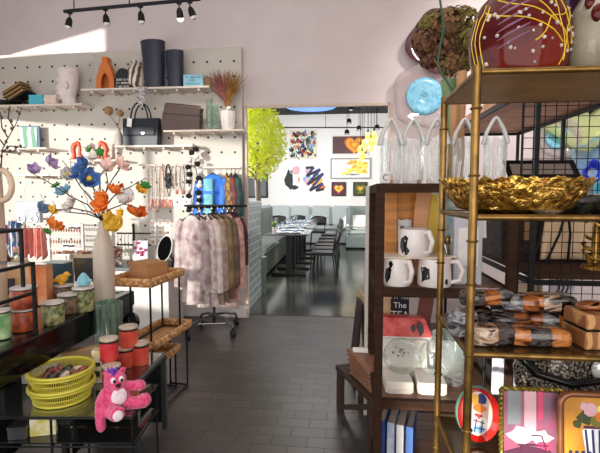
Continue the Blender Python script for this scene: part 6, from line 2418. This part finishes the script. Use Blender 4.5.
# trays on the bottom shelf in view
def tray_frame(b, w_, h, t_, rad, n=6, beads=0):
    pts = []
    for cx_, cz_, a0 in ((w_ / 2 - rad, h / 2 - rad, 0), (-w_ / 2 + rad, h / 2 - rad, PI / 2), (-w_ / 2 + rad, -h / 2 + rad, PI), (w_ / 2 - rad, -h / 2 + rad, 1.5 * PI)):
        for k in range(n + 1):
            a = a0 + PI / 2 * k / n
            pts.append(Vector((cx_ + rad * math.cos(a), 0, cz_ + rad * math.sin(a))))
    return pts


def leaning(name, px, y, wid, hei, lab, tilt=.14):
    zt = gz4
    t = T(name, lab, 'tray', (xg(px, gz4 + .2, y), y, gz4 + GT), 0, 'decorative trays')
    t.rotation_euler = (-tilt, 0, 0)
    return t


hT = W(480, 388, 1.47).z - gz4
t = leaning('oval_tray', 480.5, 1.45, .135, hT, 'red oval tray with abstract printed centre leaning at left', .1)
w_ = .068
ho = (hT - .012) / 2
co_ = Vector((0, 0, .012 + ho))
ell_pts = lambda k, dy=0, n=40: [co_ + Vector((w_ * k * math.cos(2 * PI * i / n), dy, ho * (1 - (1 - k) * .55) * math.sin(2 * PI * i / n))) for i in range(n)]
redl = mat('red_lacquer', (196, 34, 24), .12, coat=.7)
B(redl).rings([ell_pts(1, 0), ell_pts(.99, -.008), ell_pts(.72, .006), ell_pts(.68, .01), ell_pts(.95, .012)], cap=False).build('rim', t, smooth=True)
pc = B(mat('cream_print', (226, 206, 190), .3))
pc.prism([(p.x, p.z) for p in ell_pts(.7)], (0, .009, 0), (1, 0, 0), (0, 0, 1), (0, .004, 0))
pc.build('printed_centre', t)
b = B()
for i, (k, x, z, rx_, rz_) in enumerate((('navy', .012, .05, .014, .02), ('gold', -.01, .045, .014, .02), ('orange', .004, .02, .02, .014), ('red', .0, -.012, .018, .014), ('white', .018, -.03, .016, .02), ('pink', -.015, -.03, .018, .022), ('skyblue', .0, -.05, .022, .012))):
    b.m(cp[k]).prism(blobp(x, z + co_.z, rx_, rz_, 9, .25, i), (0, .0085, 0), (1, 0, 0), (0, 0, 1), (0, -.0012 - .0002 * i, 0))
for x, z, x1, z1 in ((-.015, -.02, .02, -.03), (.015, -.02, .01, -.06), (-.01, -.045, .02, -.05), (-.005, -.015, -.012, -.06)):
    b.m(cp['black']).prism(bar_(x, z + co_.z, x1, z1 + co_.z, .003), (0, .0085, 0), (1, 0, 0), (0, 0, 1), (0, -.003, 0))
b.build('abstract_print', t)
B(mat('sea_green_back', (120, 190, 170), .3)).rings([ell_pts(1.06, .013), ell_pts(1.05, .02), ell_pts(.9, .022)], cap=False).build('green_back_rim', t, smooth=True)

hT2 = W(533, 388, 1.40).z - gz4
t = leaning('ribbon_tray', 534, 1.37, .18, hT2, 'rectangular pink tray with twisted green gold rim in the middle', .1)
wt_, co2 = m_at(57, 1.4), Vector((0, 0, hT2 / 2))
B(mat('pink_tray_print', (166, 84, 112), .4, rgb2=(120, 92, 110), scale=14)).box((0, .006, hT2 / 2), (wt_ - .02, .006, hT2 - .02)).build('printed_panel', t)
b = B()
hh2 = hT2 / 2
for i, (k, poly) in enumerate((('gray', [(-.07, .0), (-.03, .0), (-.03, .11), (-.07, .11)]), ('pink', [(-.02, -.02), (.015, -.02), (.015, .11), (-.02, .11)]), ('red', [(.02, .02), (.035, .02), (.035, .11), (.02, .11)]),
                              ('pink', blobp(-.03, -.03, .04, .025, 10, .3, 1)), ('white', blobp(.03, -.035, .03, .02, 10, .3, 2)), ('plum', blobp(.0, -.085, .07, .02, 10, .2, 3)), ('red', blobp(.04, -.06, .025, .012, 9, .3, 4)))):
    b.m(cp[k] if k != 'red' else mat('rose_paint', (206, 70, 110), .5)).prism(poly, (0, .003, hh2), (1, 0, 0), (0, 0, 1), (0, -.001 - .0003 * i, 0))
for x, z, x1, z1 in ((-.04, -.06, .05, -.06), (-.03, -.06, -.035, -.1), (.04, -.06, .045, -.1), (.0, -.03, .03, -.03), (.03, -.03, .04, -.06)):
    b.m(cp['plum']).prism(bar_(x, z, x1, z1, .004), (0, .003, hh2), (1, 0, 0), (0, 0, 1), (0, -.0045, 0))
b.build('interior_print', t)
fr_ = tray_frame(None, wt_, hT2, 0, .006, 2)
for nm_, ph_, mm in (('twisted_rim', 0, mat('moss_gold_rim', (128, 128, 44), .35, .5, var=.3)), ('twisted_rim', PI, mat('dark_gold_rim', (150, 112, 50), .35, .6))):
    b = B(mm)
    pts = []
    full = fr_ + [fr_[0]]
    s_ = 0
    for i in range(len(full) - 1):
        a, c = full[i], full[i + 1]
        n = max(1, int((c - a).length / .004))
        for k in range(n):
            q = a.lerp(c, k / n)
            s_ += (c - a).length / n
            w2 = s_ * 210 + ph_
            nrm = Vector((q.x / wt_, 0, q.z / hT2)).normalized()
            pts.append(co2 + q + nrm * .0042 * math.cos(w2) + Vector((0, .0042 * math.sin(w2), 0)))
    b.tube(pts, .0042, seg=6, closed=True)
    b.build(nm_, t, smooth=True)

hT3 = W(590, 393, 1.38).z - gz4
t = leaning('flower_tray', 602, 1.35, .22, hT3, 'brown beaded tray printed with a flower vase at lower right', .1)
wt3 = m_at(70, 1.37)
co3 = Vector((0, 0, hT3 / 2))
fp3 = tray_frame(None, wt3, hT3, 0, .035, 6)
brz = mat('bronze_brown_rim', (132, 84, 54), .3, .4)
B(brz).tube([co3 + q for q in fp3], .011, seg=8, closed=True).build('rim', t, smooth=True)
b = B(brz)
for i in range(len(fp3)):
    a, c = fp3[i], fp3[(i + 1) % len(fp3)]
    n = max(1, int((c - a).length / .0085))
    for k in range(n):
        q = a.lerp(c, k / n) * 1.06
        b.ell(co3 + q, (.0042,) * 3, 6, 4)
b.build('beaded_edge', t, smooth=True)
b = B(mat('ochre_print', (204, 148, 46), .45, rgb2=(180, 120, 40), scale=10))
b.prism([(q.x * .97, q.z * .97) for q in fp3], co3 + Vector((0, .004, 0)), (1, 0, 0), (0, 0, 1), (0, .005, 0))
b.build('printed_panel', t)
b = B()
lay = [0]


def pr3(k, poly):
    lay[0] += 1
    b.m(k).prism(poly, co3 + Vector((0, .004, 0)), (1, 0, 0), (0, 0, 1), (0, -.001 - .0002 * lay[0], 0))


vz = -.03
pr3(cp['white'], [(-.03, vz - .06), (.045, vz - .06), (.056, vz + .03), (.04, vz + .045), (-.03, vz + .045), (-.044, vz + .03)])
for k in range(5):
    pr3(cp['navy'], bar_(-.035 + .02 * k, vz + .035, -.026 + .016 * k, vz - .055, .007))
pr3(cp['plum'], bar_(-.04, vz + .042, .052, vz + .042, .008))
for i, (k, x, z, r) in enumerate((('dkgreen', -.035, .04, .022), ('dkgreen', .04, .05, .02), ('olive', .0, .03, .02), ('pink', -.02, .065, .022), ('pink', -.04, .075, .014), ('orange', .01, .045, .02), ('gold', .03, .03, .018), ('lemon', .01, .07, .013), ('dkgreen', -.06, .02, .012), ('pink', .03, .075, .014))):
    pr3(cp[k], blobp(x, z, r, r * .9, 10, .22, i + 3))
for k in range(4):
    pr3(cp['navy'], bar_(-.085 + .018 * k, vz - .085, -.078 + .018 * k, vz - .03, .008))
b.build('flower_vase_print', t)

# ------------------------------------------------------------------ steel rack with wooden top, wire grid, wall glass
RX0, RX1, RZ = .93, 1.56, 2.0
RY0, RY1 = 2.30, 4.2
rk2 = T('steel_rack', 'black steel rack with wide wooden top board behind the bamboo shelf', 'rack', (0, 0, 0))
tw = mat('reddish_plank', (214, 150, 106), .5, kind='wood', scale=2.5, var=.25)
b = B(tw)
for i in range(4):
    x = RX0 + (RX1 - RX0) * (i + .5) / 4
    b.box((x, (RY0 + RY1) / 2, RZ + .03), ((RX1 - RX0) / 4 - .004, RY1 - RY0, .05))
b.build('top_board', rk2)
for x, y in ((RX0 + .015, RY0 + .015), (RX1 - .015, RY0 + .015), (RX1 - .015, 3.35), (RX0 + .015, RY1 - .02), (RX1 - .015, RY1 - .02)):
    B(BLACK).box((x, y, RZ / 2), (.022, .022, RZ)).build('post', rk2)
b = B(BLACK)
for z in (RZ - .012,):
    for y in (RY0 + .015, RY1 - .02):
        b.box(((RX0 + RX1) / 2, y, z), (RX1 - RX0 - .05, .024, .024))
    for x in (RX0 + .015, RX1 - .015):
        b.box((x, (RY0 + RY1) / 2, z), (.024, RY1 - RY0 - .06, .024))
b.build('top_frame', rk2)
mz = W(560, 268, 2.6).z
lz = W(560, 312, 2.6).z
for z in (mz, lz - .45):
    B(mat('dark_rack_board', (66, 46, 34), .8, kind='wood', scale=3, spec=.1)).box(((RX0 + RX1) / 2, (RY0 + RY1) / 2, z), (RX1 - RX0 - .07, RY1 - RY0 - .06, .03)).build('shelf_board', rk2)
b = B(BLACK)
for z in (mz - .03,):
    for x in (RX0 + .015, RX1 - .015):
        b.box((x, (RY0 + RY1) / 2, z), (.024, RY1 - RY0 - .06, .024))
    b.box(((RX0 + RX1) / 2, RY0 + .015, z), (RX1 - RX0 - .05, .024, .024))
b.build('shelf_frame', rk2)
# wire grid
gt_ = T('wire_grid', 'black wire display grid standing in front of the steel rack', 'grid', (0, RY0 - .03, 0))
b = B(BLACK)
X0, X1, Z0, Z1 = .86, 1.62, .35, RZ + .02
n = int((X1 - X0) / .0508)
for i in range(n + 1):
    b.cyl((X0 + .0508 * i, 0, Z0), (X0 + .0508 * i, 0, Z1), .0021, seg=5)
for i in range(int((Z1 - Z0) / .0508) + 1):
    b.cyl((X0, -.004, Z0 + .0508 * i), (X0 + .0508 * n, -.004, Z0 + .0508 * i), .0021, seg=5)
b.build('grid_wires', gt_)
for x in (X0, X0 + .0508 * n):
    B(BLACK).cyl((x, 0, 0), (x, 0, Z1), .006, seg=8).build('edge_post', gt_)
# on the mid shelf of the rack
sz_ = mz + .0155
t = T('canvas_sling', 'beige canvas sling bag with black straps leaning on the rack shelf', 'bag', (xet(560, sz_, 2.75), 2.68, sz_))
cv = mat('beige_canvas', (226, 196, 160), .85)
B(cv).grid(lambda u, v: (-.14 + .3 * u + .06 * v, .1 * v + .03 * math.sin(u * PI), .02 + .3 * v - .07 * u * v), 8, 8).build('canvas', t, smooth=True, thick=.02)
for x0, x1 in ((-.12, .02), (.0, .02), (.15, .19), (-.2, -.1)):
    B(BLACK).tube([(x0, -.02, .0), ((x0 + x1) / 2, -.015, .17), (x1, .05, .33)], .008, seg=6).build('strap', t)
t = T('framed_tray', 'black framed flat tray tilted on a stand above the gold bowl', 'tray', (xet(540, 1.3, 2.9), 2.9, sz_))
zt1 = W(540, 161, 2.9).z - sz_
zt0 = W(540, 177, 2.7).z - sz_
ww = m_at(66, 2.9)
for x in (-ww * .42, ww * .42):
    B(BLACK).cyl((x, 0, 0), (x, 0, zt0 + .01), .01, seg=8).build('stand_leg', t)
b = B(BLACK)
for (x0, x1, k0, k1) in ((-.5, .5, 0, .12), (-.5, .5, .88, 1), (-.5, -.42, .12, .88), (.42, .5, .12, .88)):
    p_ = lambda x, k: (x * ww + .01, -.02 + .1 * k, zt0 + (zt1 - zt0) * k)
    b.prism([(0, 0), (1, 0), (1, 1), (0, 1)], p_(x0, k0), Vector(p_(x1, k0)) - Vector(p_(x0, k0)), Vector(p_(x0, k1)) - Vector(p_(x0, k0)), (0, .01, .012))
b.build('frame', t)
B(mat('silver_gray_inset', (160, 150, 140), .3)).prism([(-.43, .1), (.43, .1), (.43, .9), (-.43, .9)], (.01, -.018, zt0), (ww, 0, 0), (0, .1, zt1 - zt0), (0, .008, .004)).build('inset', t)
t = T('gilt_ornament', 'ornate gilt scroll ornament at the right edge of the rack shelf', 'ornament', (xet(594, sz_, 2.5), 2.5, sz_))
b = B(BRASS)
for k in range(7):
    a0 = k * .9
    b.tube([Vector((.02 * math.cos(a0), 0, .04 * k)) + Vector(((.035 + .006 * j) * math.cos(a0 + j * .7), .02 * math.sin(j), .02 + (.012 * j) * math.sin(a0 + j * .7))) for j in range(7)], .009, seg=6)
b.build('scrolls', t, smooth=True)
B(BRASS).lathe([(0, 0), (.07, 0), (.06, .02), (.02, .03), (.015, .26), (0, .28)], seg=16).build('base', t, smooth=True)
dkw = mat('dark_brown_wicker', (52, 36, 28), .8, rgb2=(26, 18, 15), kind='voronoi', scale=40, bump=.6)
for i, (px, y, w_, d_, h, lab) in enumerate(((516, 2.95, .3, .3, .27, 'dark wicker hamper at left on the rack shelf behind the wire grid'), (552, 3.45, .5, .32, .27, 'dark wicker hamper in the middle of the rack shelf'), (594, 3.0, .26, .3, .27, 'dark wicker hamper at the far end of the rack shelf behind gilt ornament'))):
    t = T('wicker_hamper', lab, 'basket', (xet(px, sz_, y), y, sz_), 0, 'dark wicker hampers')
    B(dkw).rings([[(-w_ * .46, -d_ * .46, 0), (w_ * .46, -d_ * .46, 0), (w_ * .46, d_ * .46, 0), (-w_ * .46, d_ * .46, 0)], [(-w_ / 2, -d_ / 2, h), (w_ / 2, -d_ / 2, h), (w_ / 2, d_ / 2, h), (-w_ / 2, d_ / 2, h)]]).build('body', t)
    B(dkw).box((0, 0, h + .015), (w_ + .02, d_ + .02, .03), bev=.008).build('lid', t)
    B(mat('tan_strap', (150, 104, 66), .6)).box((0, -d_ / 2 - .003, h * .7), (.03, .012, h * .5)).build('strap', t)
# below the mid shelf
lz2 = lz - .45 + .0155
for px, py0, py1, wpx, mm, lab, y in ((530, 276, 300, 24, mat('cream_paper_stack', (206, 186, 160), .8), 'cream card standing on the lower rack shelf', 2.75), (563, 272, 300, 22, mat('lilac_white_print', (206, 200, 214), .7, rgb2=(226, 224, 228), scale=12), 'lilac white card with dark script on lower rack shelf', 2.6)):
    h = W(px, py0, y).z - lz2
    t = T('print_card', lab, 'card', (xet(px, lz2 + h, y), y, lz2))
    B(mm).box((0, .005, h / 2), (m_at(wpx, y), .01, h)).build('card', t)
    if px > 550:
        b = B(cp['plum'])
        for k in range(3):
            b.tube([(-.03 + .025 * k, -.003, h - .04), (-.02 + .025 * k, -.003, h - .09), (-.035 + .025 * k, -.003, h - .13)], .005, seg=5)
        b.build('script_mark', t)
    else:
        B(WPAPER).box((0, -.002, h - .12), (m_at(wpx, y) * 1.05, .004, .012)).build('paper_band', t)
for i, (px, y, w_, h, lab) in enumerate(((515, 3.1, .26, .3, 'black lidded storage box at left on lower rack shelf'), (545, 3.2, .28, .34, 'black lidded storage box in the middle of lower rack shelf'), (585, 3.0, .3, .3, 'black lidded storage box behind the lilac white card'))):
    t = T('storage_box', lab, 'box', (xet(px, lz2, y), y, lz2), 0, 'black storage boxes')
    B(mat('black_card', (22, 20, 20), .8, spec=.1)).box((0, 0, h / 2), (w_, .28, h), bev=.004).build('body', t)
    B(mat('black_card', (0, 0, 0))).box((0, 0, h + .012), (w_ + .012, .292, .03), bev=.004).build('lid', t)
    B(mat('brass_label_holder', (150, 120, 70), .4, .7)).box((0, -.142, h * .6), (.07, .006, .03)).build('label_holder', t)
# sparkling black bag and white cloth behind trays
y = 1.95
t = T('sequin_bag', 'black and silver sequined round bag behind the trays', 'bag', (xet(572, gz4, y), y + .12, .45))
sq = mat('silver_black_sequins', (150, 140, 124), .25, .4, rgb2=(30, 26, 24), kind='voronoi', scale=90)
zb = W(575, 358, y).z - .45
B(sq).lathe([(0, .0), (.14, .02), (.19, .12), (.2, zb * .7), (.16, zb), (0, zb)], seg=28, sy=.5).build('body', t, smooth=True)
B(BLACKG).tube([(-.2, -.06, zb * .95), (-.14, -.1, zb * .72), (0, -.115, zb * .6), (.14, -.1, zb * .66), (.2, -.06, zb * .95)], .018, seg=8).build('black_band', t, smooth=True)
B(mat('silver_beads', (226, 226, 222), .2, .5)).ell((.13, -.09, zb * .8), (.04, .02, .05), 10, 7).ell((.17, -.06, zb * .62), (.03, .02, .03), 10, 7).build('silver_flower', t, smooth=True)
o = T('plinth', 'dark wooden low plinth under the sequined bag', 'plinth', (t.location.x, t.location.y, 0))
B(dw).box((0, 0, .2), (.5, .3, .4)).build('body', o)
B(dw).box((0, 0, .424), (.54, .34, .048)).build('top', o)
t = T('white_cloth', 'white gridded cloth hanging behind the pink tray', 'cloth', (xet(530, .9, 2.05), 2.22, .0))
B(mat('white_check_linen', (214, 212, 220), .8, rgb2=(190, 190, 200), kind='checks', scale=16)).grid(lambda u, v: (-.1 + .22 * u, .012 * math.sin(u * 15), W(530, 352, 2.1).z - .55 * v), 14, 6).build('cloth', t, smooth=True, thick=.006)
B(BLACK).cyl((-.14, .0, W(530, 352, 2.1).z), (.14, .0, W(530, 352, 2.1).z), .008).cyl((-.14, 0, 0), (-.14, 0, W(530, 352, 2.1).z), .008).cyl((.14, 0, 0), (.14, 0, W(530, 352, 2.1).z), .008).build('stand', t)

# glass on the right part of the back wall
def wall_glass(px, py, rpx, mm, lab, rim=None, wav=.12, n=7, core=None):
    c = W(px, py, YB - .03)
    R_ = m_at(rpx, 4.95)
    t = T('glass_plate', lab, 'wall art', (c.x, YB - .03, c.z), 0, 'blown glass plates on the back wall')
    b = B(rim or mm)

    def ring(k, dy, wv):
        return [Vector((R_ * k * (1 + wv * math.sin(n * a + 1) + wv * .6 * math.sin(2 * a)) * math.cos(a), dy, R_ * k * (1 + wv * math.sin(n * a + 1)) * math.sin(a))) for a in [2 * PI * i / 48 for i in range(48)]]
    b.rings([ring(1, -.09, wav), ring(.75, -.05, wav * .5), ring(.5, -.025, 0), ring(.15, -.012, 0), ring(.02, -.012, 0)], cap=False)
    b.build('glass_rim', t, smooth=True, thick=.008)
    if core:
        q = B(core)
        q.rings([ring(.56, -.045, 0), ring(.4, -.035, 0), ring(.2, -.02, 0), ring(.01, -.02, 0)], cap=False)
        q.build('glass_centre', t, smooth=True, thick=.006)
    B(CHROME).cyl((0, -.03, 0), (0, .03, 0), .012).build('wall_mount', t)


bluec = mat('sky_blue_glass', (104, 176, 208), .2, rgb2=(132, 194, 220), kind='voronoi', scale=26)
wall_glass(424, 97, 31, None, 'wavy clear plate with sky blue centre on wall left of green vase', glass('pale_rose_glass', (242, 236, 236), .2, .05, .25), .06, 5, bluec)
wall_glass(436, 44, 28, glass('plum_clear_glass', (120, 84, 88), .55, .05, .2), 'big plum tinted wavy glass plate on wall behind the hydrangeas', None, .08, 4)
wall_glass(556, 138, 19, None, 'small round plate with sky blue centre seen through the grid', glass('pale_rose_glass', (0, 0, 0)), .04, 5, mat('sky_blue_glass', (0, 0, 0)))
wall_glass(578, 112, 34, glass('lime_tint_glass', (232, 240, 196), .3, .05, .2), 'lime tinted wavy glass plate near upper right', None, .1, 4)
wall_glass(588, 162, 20, glass('aqua_tint_glass', (176, 210, 230), .4, .05, .2), 'ruffled aqua glass plate on the right wall beside the gold bowl', None, .14, 5)
wall_glass(590, 171, 9, mat('cobalt_glass', (40, 60, 196), .15), 'small ruffled cobalt blue glass plate overlapping the aqua one', None, .16, 4)
wall_glass(603, 192, 13, mat('teal_tint_glass', (80, 170, 190), .1, coat=.5), 'small teal glass plate at the right edge', None, .08, 5)
q = W(593, 108, YB - .05)
t = T('wall_spotlight', 'small dark swivel spotlight on the right wall above glass plates', 'spotlight', (q.x, YB - .01, q.z))
B(BLACK).cyl((0, 0, 0), (0, -.05, 0), .03).build('wall_mount', t)
B(BLACK).cyl((.05, -.06, .04), (-.05, -.06, -.03), .035).build('lamp_housing', t)
